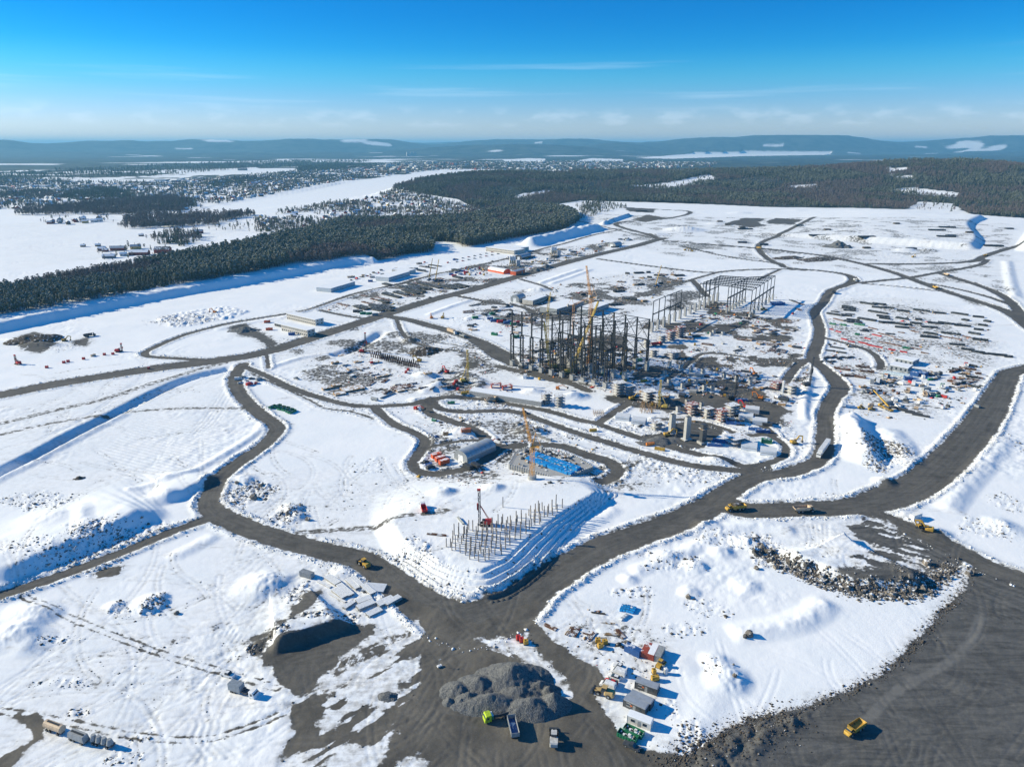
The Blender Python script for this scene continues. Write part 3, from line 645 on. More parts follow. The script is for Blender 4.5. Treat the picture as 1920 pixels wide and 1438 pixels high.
F['forest'][b_] = np.maximum(F['forest'][b_], sstep(8, -8, sd))
forest_poly([(30, 404), (250, 404), (350, 396), (365, 381), (330, 370), (220, 378), (130, 387), (40, 396)], 'birch')
forest_poly([(128, 374), (240, 373), (244, 360), (200, 356), (130, 363)], 'spruce')
forest_poly([(222, 431), (390, 426), (476, 406), (476, 401), (350, 405), (262, 406), (225, 421)], 'birch')
forest_poly([(287, 456), (350, 462), (388, 445), (362, 436), (300, 441)], 'mixed', dens=.7)
forest_poly([(262, 398), (355, 392), (360, 383), (330, 386)], 'spruce')
forest_poly([(0, 374), (120, 372), (110, 361), (0, 364)], 'mixed', dens=.8)
forest_poly([(400, 352), (470, 345), (520, 336), (460, 335), (380, 345)], 'mixed', dens=.5)
forest_poly([(560, 322), (710, 316), (715, 308), (640, 309), (560, 314)], 'spruce')
forest_poly([(1085, 382), (1130, 378), (1125, 395), (1095, 405)], 'spruce', dens=.25)
# snow-covered openings in the hill forest
for pts in ([(965, 372), (1000, 365), (1045, 352), (1010, 355), (970, 362)], [(1180, 345), (1250, 340), (1330, 325), (1345, 332), (1260, 352)], [(1660, 352), (1720, 350), (1800, 360), (1795, 368), (1700, 362)], [(1665, 312), (1705, 310), (1700, 318), (1668, 318)],
            [(1670, 325), (1712, 324), (1716, 332), (1680, 331)], [(1700, 392), (1725, 376), (1785, 380), (1815, 398)], [(1480, 346), (1530, 344), (1530, 349), (1482, 350)]):
    P = []
    for px, py in pts:                                    # walk down the sight line to the hillside
        u, v = (px - 960) / FPX, (py - 719) / FPX
        dx, dy, dz = u, CT - v * ST, -ST - v * CT
        t = np.linspace(1500, 4600, 400)
        xx, yy, zz = dx * t, dy * t, CAM_H + dz * t
        ri = np.clip(np.searchsorted(Y_ROW, yy), 0, NR - 1); ci = np.clip(np.searchsorted(T_COL, xx / yy), 0, NC - 1)
        hit = np.argmax(zz < Z0[ri, ci] + 4)
        if zz[hit] >= Z0[ri[hit], ci[hit]] + 4: hit = -1
        P.append((xx[hit], yy[hit]))
    P = np.array(P); CLEAR.append(P)
    b_, sd = poly_sd(P, 40)
    F['forest'][b_] *= sstep(-10, 14, sd + 30 * (fbm(GX[b_], GY[b_], 60, 3, 5) - .5))
# everything beyond the town is woodland with a few white openings
far_w = (sstep(3500, 4300, GY) * sstep(.42, .55, fbm(GX, GY, 240, 4, 71)) * (1 - sstep(5000, 5600, GY)) + sstep(5000, 5600, GY)) * sstep(0.30, 0.40, fbm(GX * .45, GY, 900, 4, 77) + .06 * sstep(7000, 9000, GY))
F['forest'] = np.maximum(F['forest'], far_w.astype(np.float32))
for pts in ([(-60, 348), (0, 346), (110, 337), (280, 331), (380, 320), (480, 314), (490, 319), (340, 328), (200, 336), (100, 344), (-60, 353)], [(460, 304), (540, 298), (545, 303), (470, 308)]):
    b_, sd = poly_sd(UP(pts), 60)
    F['forest'][b_] *= sstep(-20, 20, sd)
for px, py, rx, ry in ((252, 290, 18, 1.3), (345, 276, 28, 1.7), (372, 296, 25, 2.2), (430, 300, 14, 1.8), (1250, 262, 26, 3.0), (1010, 266, 8, 1.2), (1455, 273, 22, 1.8), (1725, 273, 16, 1.2), (1795, 286, 14, 1.4), (1750, 288, 22, 1.0), (1600, 287, 18, 1.0), (1880, 313, 60, 4.0), (705, 286, 12, 1.2), (810, 292, 16, 2.0)):
    u, v = (px - 960) / FPX, (py - 719) / FPX
    dx, dy, dz = u, CT - v * ST, -ST - v * CT
    t = np.geomspace(4500, 40000, 900)
    xx, yy, zz = dx * t, dy * t, CAM_H + dz * t
    ri = np.clip(np.searchsorted(Y_ROW, yy), 0, NR - 1); ci = np.clip(np.searchsorted(T_COL, xx / yy), 0, NC - 1)
    below = zz < Z[ri, ci]
    if not below.any(): continue
    k = np.argmax(below)
    rr = max(ry, 1.2) / FPX * yy[k] * 9
    d = np.sqrt(((GX - xx[k]) / (rx / FPX * yy[k])) ** 2 + ((GY - yy[k]) / rr) ** 2) + 1.5 * (fbm(GX, GY * .5, 260, 4, px * .1) - .5)
    F['forest'] *= (.35 + .65 * sstep(0.6, 1.15, d))
WATER = []
C_RIVER = road_class('river', 'broad white frozen river winding from the left towards the town')
C_LAKE = road_class('lake', 'thin white frozen lake below the distant hills')
for pts, cls in (([(338, 402), (400, 386), (480, 374), (560, 360), (640, 344), (720, 332), (800, 323), (880, 319), (940, 318.5), (900, 327), (860, 333), (800, 348), (740, 358), (690, 368), (600, 379), (520, 387), (430, 399), (345, 406)], C_RIVER),
                 ([(943, 300), (990, 297), (1022, 298), (1020, 303), (950, 304)], C_LAKE), ([(1085, 301), (1110, 297), (1168, 299), (1165, 303), (1095, 304)], C_LAKE), ([(1190, 297), (1300, 289), (1400, 288), (1560, 288), (1545, 291), (1400, 293), (1260, 298)], C_LAKE)):
    P = UP(pts); WATER.append(P)
    reach = 20 if cls == C_RIVER else 60
    b_, sd = poly_sd(P, reach)
    m = sstep(reach * .4, -reach * .2, sd)
    F['forest'][b_] *= (1 - m); Z[b_] = Z[b_] * (1 - m) + (-1.0) * m; F['rock'][b_] *= (1 - m)
    CLS[b_] = np.where(sd < 0, cls, CLS[b_])
C_HILL = road_class('hills', 'hazy blue wooded hills along the horizon')
CLS = np.where((CLS == 0) & (GY > 8200), C_HILL, CLS)
C_LOW = road_class('terrain', 'snow-covered farmland and wooded country around the town beyond the site')
CLS = np.where((CLS == 0) & (GY > 2300), C_LOW, CLS)
def ground_z(x, y):
    """height of the finished ground at a place"""
    ri = np.interp(y, Y_ROW, np.arange(NR)); ci = np.interp(x / max(y, 1e-3), T_COL, np.arange(NC))
    r, c = min(int(ri), NR - 2), min(int(ci), NC - 2)
    a, b = ri - r, ci - c
    return float((Z[r, c] * (1 - b) + Z[r, c + 1] * b) * (1 - a) + (Z[r + 1, c] * (1 - b) + Z[r + 1, c + 1] * b) * a)
def ground_zv(x, y):
    ri = np.clip(np.interp(y, Y_ROW, np.arange(NR)), 0, NR - 1.001); ci = np.clip(np.interp(x / np.maximum(y, 1e-3), T_COL, np.arange(NC)), 0, NC - 1.001)
    r, c = ri.astype(int), ci.astype(int)
    a, b = ri - r, ci - c
    return (Z[r, c] * (1 - b) + Z[r, c + 1] * b) * (1 - a) + (Z[r + 1, c] * (1 - b) + Z[r + 1, c + 1] * b) * a
def field_v(name, x, y):
    ri = np.clip(np.interp(y, Y_ROW, np.arange(NR)), 0, NR - 1).astype(int); ci = np.clip(np.interp(x / np.maximum(y, 1e-3), T_COL, np.arange(NC)), 0, NC - 1).astype(int)
    return F[name][ri, ci] if name in F else CLS[ri, ci]
def G(px, py):
    """picture point -> (x, y, z) on the finished ground"""
    z = 0.0
    for _ in range(8):
        x, y = U(px, py, z)
        z = 0.5 * z + 0.5 * ground_z(x, y)
    return x, y, z
# ------------------------------------------------------------------ materials
class NT:
    def __init__(s, name):
        s.m = bpy.data.materials.new(name); s.m.use_nodes = True
        s.t = s.m.node_tree; s.n = s.t.nodes; s.l = s.t.links
        s.n.clear()
        s.out = s.n.new('ShaderNodeOutputMaterial')
        s.b = s.n.new('ShaderNodeBsdfPrincipled')
        s.l.new(s.b.outputs[0], s.out.inputs[0])
    def put(s, sock, v):
        if hasattr(v, 'is_output'): s.l.new(v, sock)
        elif isinstance(v, tuple) and len(v) == 3 and sock.type == 'RGBA': sock.default_value = (*v, 1)
        else: sock.default_value = v
    def math(s, op, a, b=0.0, c=0.0, clamp=False):
        n = s.n.new('ShaderNodeMath'); n.operation = op; n.use_clamp = clamp
        s.put(n.inputs[0], a); s.put(n.inputs[1], b); s.put(n.inputs[2], c)
        return n.outputs[0]
    def mix(s, f, a, b):
        n = s.n.new('ShaderNodeMix'); n.data_type = 'RGBA'
        s.put(n.inputs[0], f); s.put(n.inputs[6], a); s.put(n.inputs[7], b)
        return n.outputs[2]
    def noise(s, vec, scale, detail=4, rough=0.55):
        n = s.n.new('ShaderNodeTexNoise')
        if vec is not None: s.l.new(vec, n.inputs['Vector'])
        n.inputs['Scale'].default_value = scale; n.inputs['Detail'].default_value = detail; n.inputs['Roughness'].default_value = rough
        return n.outputs[0]
    def ss(s, x, a, b, lo=0.0, hi=1.0):
        n = s.n.new('ShaderNodeMapRange'); n.interpolation_type = 'SMOOTHSTEP'
        s.put(n.inputs[0], x); s.put(n.inputs[1], a); s.put(n.inputs[2], b); s.put(n.inputs[3], lo); s.put(n.inputs[4], hi)
        return n.outputs[0]
    def attr(s, name):
        n = s.n.new('ShaderNodeAttribute'); n.attribute_name = name
        return n.outputs['Fac']
    def pos(s):
        return s.n.new('ShaderNodeNewGeometry').outputs['Position']
    def comb(s, x, y, z=0.0):
        n = s.n.new('ShaderNodeCombineXYZ')
        s.put(n.inputs[0], x); s.put(n.inputs[1], y); s.put(n.inputs[2], z)
        return n.outputs[0]
    def bump(s, h, strength, dist):
        n = s.n.new('ShaderNodeBump'); n.inputs['Strength'].default_value = strength; n.inputs['Distance'].default_value = dist
        s.l.new(h, n.inputs['Height']); s.l.new(n.outputs[0], s.b.inputs['Normal'])
    def fin(s, col, rough=0.8, spec=0.3, metal=0.0):
        s.put(s.b.inputs['Base Color'], col); s.put(s.b.inputs['Roughness'], rough)
        s.b.inputs['Specular IOR Level'].default_value = spec; s.b.inputs['Metallic'].default_value = metal
        return s.m
def ground_material():
    g = NT('snow_and_gravel')
    p = g.pos()
    dirt, tint, rock, wood, grime, light = [g.attr(k) for k in ('dirt', 'tint', 'rock', 'forest', 'grime', 'light')]
    alg, acr = g.attr('alg'), g.attr('acr')
    nb, nm, nf = g.noise(p, .045, 5), g.noise(p, .33, 7, .6), g.noise(p, 1.7, 5, .6)
    st = g.noise(g.comb(g.math('MULTIPLY', alg, .022), g.math('MULTIPLY', acr, .5)), 1.0, 7, .62)
    sx = g.n.new('ShaderNodeMapping'); sx.inputs['Rotation'].default_value = (0, 0, -.62); sx.inputs['Scale'].default_value = (.05, .26, .2); g.l.new(p, sx.inputs['Vector'])
    st2 = g.noise(sx.outputs[0], 1.0, 7, .66)
    st2.node.inputs['Distortion'].default_value = 1.6
    st = g.math('ADD', g.math('MULTIPLY', st, .55), g.math('MULTIPLY', st2, .45))
    e = g.math('ADD', g.math('MULTIPLY', g.math('SUBTRACT', nm, .5), 1.5), g.math('MULTIPLY', g.math('SUBTRACT', st, .5), .9))
    inv = g.math('SUBTRACT', 1.0, dirt)
    sel = g.math('MULTIPLY', g.math('MINIMUM', 1.0, g.math('MULTIPLY_ADD', inv, 2.2, .12)), g.math('MINIMUM', 1.0, g.math('MULTIPLY', dirt, 3.5)))
    dm = g.ss(g.math('MULTIPLY_ADD', e, sel, dirt), .36, .64)
    rn = g.noise(p, .62, 7, .62)
    thr = g.math('MULTIPLY_ADD', rock, -.30, .775)
    rm = g.math('MULTIPLY', g.ss(rn, thr, g.math('ADD', thr, .05)), g.ss(rock, .05, .2))
    grey = g.mix(g.ss(st, .36, .64), (.060, .062, .062), (.170, .168, .160))
    brown = g.mix(g.ss(nb, .35, .65), (.100, .093, .080), (.172, .157, .130))
    dcol = g.mix(tint, grey, brown)
    dcol = g.mix(g.ss(nf, .35, .75), g.mix(.25, dcol, (.03, .03, .03)), dcol)
    dcol = g.mix(g.math('MULTIPLY', g.ss(nm, .45, .8), .45), dcol, (.15, .145, .135))
    dcol = g.mix(g.math('MULTIPLY', light, .75), dcol, (.22, .215, .20))
    dcol = g.mix(g.math('MULTIPLY', g.ss(g.noise(p, .11, 6, .62), .50, .72), .5), dcol, (.045, .045, .046))
    dcol = g.mix(g.math('MULTIPLY', g.ss(g.noise(p, 3.0, 3, .6), .60, .72), .5), dcol, (.26, .255, .24))
    rcol = g.mix(g.ss(nf, .35, .65), (.045, .040, .036), (.15, .128, .105))
    snow = g.mix(g.ss(nb, .3, .7), (.84, .875, .90), (.90, .915, .925))
    gr = g.math('MULTIPLY', g.math('ADD', g.math('MULTIPLY', grime, .75), g.math('MULTIPLY', dirt, .7)), g.ss(g.math('ADD', nm, g.math('MULTIPLY', g.math('SUBTRACT', st2, .5), .5)), .36, .68))
    snow = g.mix(g.math('MINIMUM', gr, .8), snow, (.46, .455, .44))
    c = g.mix(rm, snow, rcol)
    c = g.mix(dm, c, dcol)
    wn_ = g.noise(p, .0035, 9, .62)
    wcol = g.mix(g.ss(wn_, .35, .65), (.012, .026, .030), (.070, .088, .080))
    c = g.mix(g.ss(g.math('MULTIPLY_ADD', g.math('SUBTRACT', g.noise(p, .006, 6), .5), .5, wood), .25, .75), c, wcol)
    h = g.math('ADD', g.math('MULTIPLY', nm, .30), g.math('MULTIPLY', nf, .10))
    h = g.math('ADD', h, g.math('MULTIPLY', g.math('MULTIPLY', rn, rock), .8))
    g.bump(h, .4, 1.0)
    return g.fin(c, .88, .18)
GROUND = ground_material()
# ------------------------------------------------------------------ ground meshes: one sheet, cut into ground, roads, yards, water
def structure(o, name, label):
    o.name = name; o['kind'] = 'structure'; o['label'] = label
def grid_meshes():
    idx = np.arange(NR * NC).reshape(NR, NC)
    q = np.stack([idx[:-1, :-1], idx[:-1, 1:], idx[1:, 1:], idx[1:, :-1]], -1).reshape(-1, 4)
    fc = CLS[:-1, :-1].reshape(-1)
    co = np.stack([GX, GY, Z.astype(np.float64)], -1).reshape(-1, 3)
    names = [('ground', 'snow-covered building site ground with heaps, banks and wheel tracks')] + ROADS
    for k, (name, label) in enumerate(names):
        f = q[fc == k]
        if not len(f): continue
        u, invx = np.unique(f, return_inverse=True)
        me = bpy.data.meshes.new(name)
        me.vertices.add(len(u)); me.vertices.foreach_set('co', co[u].astype(np.float32).ravel())
        me.loops.add(len(f) * 4); me.loops.foreach_set('vertex_index', invx.astype(np.int32).ravel())
        me.polygons.add(len(f)); me.polygons.foreach_set('loop_start', (np.arange(len(f)) * 4).astype(np.int32))
        me.polygons.foreach_set('use_smooth', np.ones(len(f), bool))
        for a, arr in F.items():
            at = me.attributes.new(a, 'FLOAT', 'POINT'); at.data.foreach_set('value', arr.reshape(-1)[u].astype(np.float32))
        me.update(calc_edges=True)
        me.materials.append(GROUND)
        o = bpy.data.objects.new(name, me); COL.objects.link(o)
        structure(o, name, label)
grid_meshes()
# ------------------------------------------------------------------ the air: thin pale haze round the whole place
def box_mesh(name, x0, x1, y0, y1, z0, z1):
    me = bpy.data.meshes.new(name)
    v = [(x, y, z) for z in (z0, z1) for y in (y0, y1) for x in (x0, x1)]
    me.from_pydata(v, [], [(0, 2, 3, 1), (4, 5, 7, 6), (0, 1, 5, 4), (2, 6, 7, 3), (0, 4, 6, 2), (1, 3, 7, 5)])
    return me
hz = bpy.data.materials.new('haze'); hz.use_nodes = True
hz.node_tree.nodes.clear()
_o = hz.node_tree.nodes.new('ShaderNodeOutputMaterial'); _v = hz.node_tree.nodes.new('ShaderNodeVolumePrincipled')
_v.inputs['Color'].default_value = (.25, .66, 1.0, 1); _v.inputs['Density'].default_value = 5.5e-5; _v.inputs['Anisotropy'].default_value = 0.1
hz.node_tree.links.new(_v.outputs[0], _o.inputs['Volume'])
_hm = box_mesh('haze', -52000, 52000, -2500, 50000, -30, max(CAM_H + 20, float(Z.max()) + 15))
_hm.materials.append(hz)
haze = bpy.data.objects.new('haze', _hm); COL.objects.link(haze)
haze['kind'] = 'stuff'; haze['label'] = 'thin pale blue haze over the distant hills'
# ------------------------------------------------------------------ shared helpers for things
def mat(name, col, rough=0.6, metal=0.0, spec=0.4, vary=0.18, scale=1.2, snow=0.0):
    """painted or plain surface with a little mottling, wear and, where asked, snow lying on what faces up"""
    if name in MATS: return MATS[name]
    g = NT(name)
    p = g.pos()
    n = g.noise(p, scale, 5, .6)
    c = g.mix(g.ss(n, .3, .72), tuple(x * (1 - vary) for x in col), tuple(min(1, x * (1 + vary)) for x in col))
    c = g.mix(g.math('MULTIPLY', g.ss(g.noise(p, .45, 6), .55, .8), .35), c, (.20, .19, .175))
    if snow:
        ge = g.n.new('ShaderNodeNewGeometry'); sp = g.n.new('ShaderNodeSeparateXYZ'); g.l.new(ge.outputs['Normal'], sp.inputs[0])
        k = g.math('MULTIPLY', g.ss(sp.outputs['Z'], .5, .85), g.ss(g.noise(p, .5, 5), .62 - snow * .42, .72 - snow * .42))
        c = g.mix(k, c, (.84, .87, .90))
    MATS[name] = g.fin(c, rough, spec, metal)
    return MATS[name]
MATS = {}
class MB:
    def __init__(s): s.v, s.f = [], []
    def add(s, vs, fs):
        o = len(s.v); s.v.extend(vs); s.f.extend([tuple(i + o for i in f) for f in fs]); return s
    def box(s, cx, cy, z0, lx, ly, h, rz=0.0, taper=1.0, tx=None):
        c, n = math.cos(rz), math.sin(rz)
        vs = []
        for k, z in ((1.0, z0), (taper, z0 + h)):
            for a, b in ((-1, -1), (1, -1), (1, 1), (-1, 1)):
                x, y = a * lx * .5 * (k if tx is None or z == z0 else tx), b * ly * .5 * k
                vs.append((cx + x * c - y * n, cy + x * n + y * c, z))
        return s.add(vs, [(3, 2, 1, 0), (4, 5, 6, 7), (0, 1, 5, 4), (1, 2, 6, 5), (2, 3, 7, 6), (3, 0, 4, 7)])
    def bar(s, p, q, w, h=None, up=(0, 0, 1)):
        p, q = Vector(p), Vector(q); d = (q - p)
        if d.length < 1e-6: return s
        d.normalize(); u = Vector(up)
        if abs(d.dot(u)) > .98: u = Vector((1, 0, 0))
        a = d.cross(u).normalized(); b = a.cross(d).normalized()
        h = h or w
        vs = [tuple(e + a * (i * w * .5) + b * (j * h * .5)) for e in (p, q) for i, j in ((-1, -1), (1, -1), (1, 1), (-1, 1))]
        return s.add(vs, [(3, 2, 1, 0), (4, 5, 6, 7), (0, 1, 5, 4), (1, 2, 6, 5), (2, 3, 7, 6), (3, 0, 4, 7)])
    def tube(s, p, q, r, r2=None, n=8, cap=True):
        p, q = Vector(p), Vector(q); d = (q - p).normalized()
        u = Vector((0, 0, 1)) if abs(d.z) < .95 else Vector((1, 0, 0))
        a = d.cross(u).normalized(); b = a.cross(d)
        r2 = r if r2 is None else r2
        vs = [tuple(e + (a * math.cos(2 * math.pi * k / n) + b * math.sin(2 * math.pi * k / n)) * rr) for e, rr in ((p, r), (q, r2)) for k in range(n)]
        fs = [(k, (k + 1) % n, n + (k + 1) % n, n + k) for k in range(n)]
        if cap: fs += [tuple(range(n - 1, -1, -1)), tuple(range(n, 2 * n))]
        return s.add(vs, fs)
    def prism(s, prof, y0, y1):
        """side outline (x, z) pulled across y"""
        n = len(prof)
        vs = [(x, y0, z) for x, z in prof] + [(x, y1, z) for x, z in prof]
        return s.add(vs, [tuple(range(n)), tuple(range(2 * n - 1, n - 1, -1))] + [(k, n + k, n + (k + 1) % n, (k + 1) % n) for k in range(n)])
    def loft(s, rings):
        """(x, half width, z low, z high, top inset) stations along x"""
        vs = []
        for x, w, z0, z1, i in rings:
            vs += [(x, -w, z0), (x, w, z0), (x, w, z1 - .001), (x, w - i, z1), (x, -w + i, z1), (x, -w, z1 - .001)]
        n = 6; fs = []
        for k in range(len(rings) - 1):
            for j in range(n):
                fs.append((k * n + j, k * n + (j + 1) % n, (k + 1) * n + (j + 1) % n, (k + 1) * n + j))
        fs += [tuple(range(n - 1, -1, -1)), tuple((len(rings) - 1) * n + j for j in range(n))]
        return s.add(vs, fs)
    def wheel(s, x, y, r, w):
        return s.tube((x, y - w / 2, r), (x, y + w / 2, r), r, n=14)
    def lattice(s, p, q, w, t, n, w2=None):
        """four-chord lattice from p to q"""
        p, q = Vector(p), Vector(q); d = (q - p); L = d.length; d.normalize()
        u = Vector((0, 1, 0)) if abs(d.y) < .9 else Vector((1, 0, 0))
        a = d.cross(u).normalized(); b = a.cross(d).normalized()
        w2 = w if w2 is None else w2
        def P(k, i, j):
            f = k / n; ww = w + (w2 - w) * f
            return p + d * (L * f) + a * (i * ww * .5) + b * (j * ww * .5)
        cs = [(-1, -1), (1, -1), (1, 1), (-1, 1)]
        for i, j in cs: s.bar(P(0, i, j), P(n, i, j), t * 1.3)
        for k in range(n):
            for c in range(4):
                i0, j0 = cs[c]; i1, j1 = cs[(c + 1) % 4]
                if k % 2: s.bar(P(k, i0, j0), P(k + 1, i1, j1), t)
                else: s.bar(P(k, i1, j1), P(k + 1, i0, j0), t)
                s.bar(P(k, i0, j0), P(k, i1, j1), t)
        return s
    def mesh(s, name, *mats, smooth=False):
        me = bpy.data.meshes.new(name); me.from_pydata(s.v, [], s.f)
        for m in mats: me.materials.append(m)
        if smooth: me.polygons.foreach_set('use_smooth', np.ones(len(me.polygons), bool))
        me.update(); return me
def link(name, data, parent=None, loc=None, rz=0.0):
    o = bpy.data.objects.new(name, data); COL.objects.link(o)
    if parent is not None: o.parent = parent
    if loc is not None: o.location = loc
    if rz: o.rotation_euler = (0, 0, rz)
    return o
def tag(o, label, cat, group=None, kind=None):
    if label: o['label'] = label
    if cat: o['category'] = cat
    if group: o['group'] = group
    if kind: o['kind'] = kind
    return o
# a kind of thing is a list of parts: (name, mesh, [sub-parts])
KINDS = {}
def spawn(parts, name, loc, rz, label, cat, group=None, scale=1.0, tilt=None):
    if len(parts) == 1 and not (len(parts[0]) > 2 and parts[0][2]):
        e = link(name, parts[0][1], None, loc, rz)
    else:
        e = link(name, None, None, loc, rz)
        e.empty_display_size = .5
        for p in parts:
            c = link(p[0], p[1], e, p[3] if len(p) > 3 else None)
            for q in (p[2] if len(p) > 2 else ()):
                link(q[0], q[1], c)
    if scale != 1.0: e.scale = (scale,) * 3 if not isinstance(scale, tuple) else scale
    if tilt: e.rotation_euler = (tilt[0], tilt[1], rz)
    tag(e, label, cat, group)
    return e
def at(px, py, sink=0.06):
    x, y, z = G(px, py)
    return (x, y, z - sink)
def heading(a, b):
    p, q = G(*a), G(*b)
    return math.atan2(q[1] - p[1], q[0] - p[0])
def between(a, b):
    p, q = G(*a), G(*b)
    return ((p[0] + q[0]) / 2, (p[1] + q[1]) / 2, min(p[2], q[2]) - .06), math.atan2(q[1] - p[1], q[0] - p[0]), math.hypot(q[0] - p[0], q[1] - p[1])
AUTO = {}
def auto(o, key):
    """things of one row that look alike: named later by their place in the row"""
    AUTO.setdefault(key, []).append(o); return o
ORD = ['leftmost', 'second', 'third', 'fourth', 'fifth', 'sixth', 'seventh', 'eighth', 'ninth', 'tenth', 'eleventh', 'twelfth', 'thirteenth', 'fourteenth', 'fifteenth', 'sixteenth', 'seventeenth', 'eighteenth', 'nineteenth', 'twentieth']
for _t in ('twenty', 'thirty', 'forty'):
    if _t != 'twenty': ORD.append(_t[:-1] + 'ieth')
    ORD += [_t + '-' + w for w in ('first', 'second', 'third', 'fourth', 'fifth', 'sixth', 'seventh', 'eighth', 'ninth')]
def name_rows():
    for (what, where, cat, group), os in AUTO.items():
        os.sort(key=lambda o: project(*o.location)[0])
        for k, o in enumerate(os):
            n = len(os)
            if n == 1: lab = f'{what} {where}'
            elif k == 0: lab = f'leftmost {what} {where}'
            elif k == n - 1: lab = f'rightmost {what} {where}'
            else: lab = f'{what} {where}, {ORD[k]} from the left'
            tag(o, lab, cat, group)
# ------------------------------------------------------------------ trees
def leaf_mat(name, a, b, frost):
    g = NT(name)
    oi = g.n.new('ShaderNodeObjectInfo')
    n = g.noise(g.pos(), .9, 3)
    c = g.mix(g.ss(n, .3, .7), a, b)
    c = g.mix(g.math('MULTIPLY', oi.outputs['Random'], .7), c, tuple(x * .5 for x in a))
    ge = g.n.new('ShaderNodeNewGeometry'); sp = g.n.new('ShaderNodeSeparateXYZ'); g.l.new(ge.outputs['Normal'], sp.inputs[0])
    k = g.math('MULTIPLY', g.ss(g.noise(g.pos(), .35, 3), .40, .66), frost)
    c = g.mix(k, c, (.52, .57, .60))
    return g.fin(c, .9, .1)
NEEDLE = leaf_mat('pine_needles', (.074, .088, .048), (.175, .182, .100), .38)
SPRUCE = leaf_mat('spruce_needles', (.058, .074, .044), (.135, .148, .085), .28)
TWIG = leaf_mat('birch_twigs', (.125, .092, .078), (.22, .165, .14), .25)
BARK = mat('bark', (.085, .062, .048), .9, 0, .1, .3, 2.0)
def crown(kind, rs, h):
    m = MB()
    R = random.Random(rs)
    if kind == 'pine': lo, n, rad, flat = .42, 34, h * .135, .55
    elif kind == 'spruce': lo, n, rad, flat = .10, 40, h * .17, .45
    else: lo, n, rad, flat = .30, 38, h * .20, .9
    for i in range(n):
        f = lo + (1 - lo) * (i + R.random()) / n
        t = (f - lo) / (1 - lo)
        if kind == 'pine': r = rad * (0.55 + .75 * math.sin(min(1, t * 1.25) * math.pi * .72)) * (1.0 if t < .85 else .6)
        elif kind == 'spruce': r = rad * (1.04 - t)
        else: r = rad * math.sin((.12 + .86 * t) * math.pi) ** .7
        a = R.random() * 6.283; d = r * math.sqrt(R.random()) if kind != 'spruce' else r * (.45 + .5 * R.random())
        x, y, z = math.cos(a) * d, math.sin(a) * d, f * h
        s = h * R.uniform(.055, .105) * (1.1 if kind == 'pine' else (1.25 - t * .7 if kind == 'spruce' else .75))
        # a ragged clump: two tilted, pinched four-sided slivers
        for q in range(2):
            b = a + R.uniform(-1.2, 1.2) + q * 1.5
            dx, dy = math.cos(b) * s, math.sin(b) * s
            ex, ey = -math.sin(b) * s * .75, math.cos(b) * s * .75
            dz = -s * .45 if kind == 'spruce' else R.uniform(-.3, .3) * s
            up = s * flat
            m.add([(x + dx, y + dy, z + dz), (x + ex, y + ey, z - up * .2), (x - dx * .7, y - dy * .7, z - dz), (x - ex, y - ey, z - up * .1), (x + R.uniform(-.3, .3) * s, y + R.uniform(-.3, .3) * s, z + up), (x, y, z - up * .7)],
                  [(0, 1, 4), (1, 2, 4), (2, 3, 4), (3, 0, 4), (1, 0, 5), (3, 2, 5)] if q == 0 else [(0, 1, 4), (1, 2, 4), (2, 3, 4), (3, 0, 4)])
    return m
def trunk(kind, rs, h):
    m = MB(); R = random.Random(rs + 5)
    r = h * (.011 if kind != 'birch' else .008)
    x1, y1 = R.uniform(-.01, .01) * h, R.uniform(-.01, .01) * h
    m.tube((0, 0, -.6), (x1, y1, h * .55), r, r * .7, 6, False)
    m.tube((x1, y1, h * .55), (x1 * 1.5, y1 * 1.5, h * .94), r * .7, r * .2, 5, False)
    for k in range(5 if kind != 'spruce' else 3):
        a = R.random() * 6.28; z = h * R.uniform(.40, .8); L = h * (.10 if kind != 'birch' else .16)
        m.tube((x1, y1, z), (x1 + math.cos(a) * L, y1 + math.sin(a) * L, z + L * (.3 if kind != 'birch' else .9)), r * .35, r * .1, 4, False)
    return m
TREES = {}
for kind, lm, hs in (('pine', NEEDLE, (15.5, 17.5, 14.0, 18.5)), ('spruce', SPRUCE, (14, 17, 12)), ('birch', TWIG, (13, 15, 11))):
    for k, h in enumerate(hs):
        cm, tm = crown(kind, 40 + k * 7, h), trunk(kind, 40 + k * 7, h)
        both = MB(); both.add(cm.v, cm.f); nf = len(cm.f); both.add(tm.v, tm.f)
        bm = both.mesh(kind + '_tree', lm, BARK)
        mi = np.zeros(len(both.f), np.int32); mi[nf:] = 1; bm.polygons.foreach_set('material_index', mi)
        TREES.setdefault(kind, []).append((cm.mesh('crown', lm), tm.mesh('trunk', BARK), bm))
def scatter_poly(P, spacing, rng=RNG):
    lo, hi = P.min(0), P.max(0)
    n = int((hi[0] - lo[0]) * (hi[1] - lo[1]) / spacing ** 2)
    x = rng.uniform(lo[0], hi[0], n); y = rng.uniform(lo[1], hi[1], n)
    k = in_poly(x, y, P); x, y = x[k], y[k]
    k = np.abs(x / y) < .92
    return x[k], y[k]
PTS = {k: [] for k in ('pine', 'spruce', 'birch')}
EDGE = []
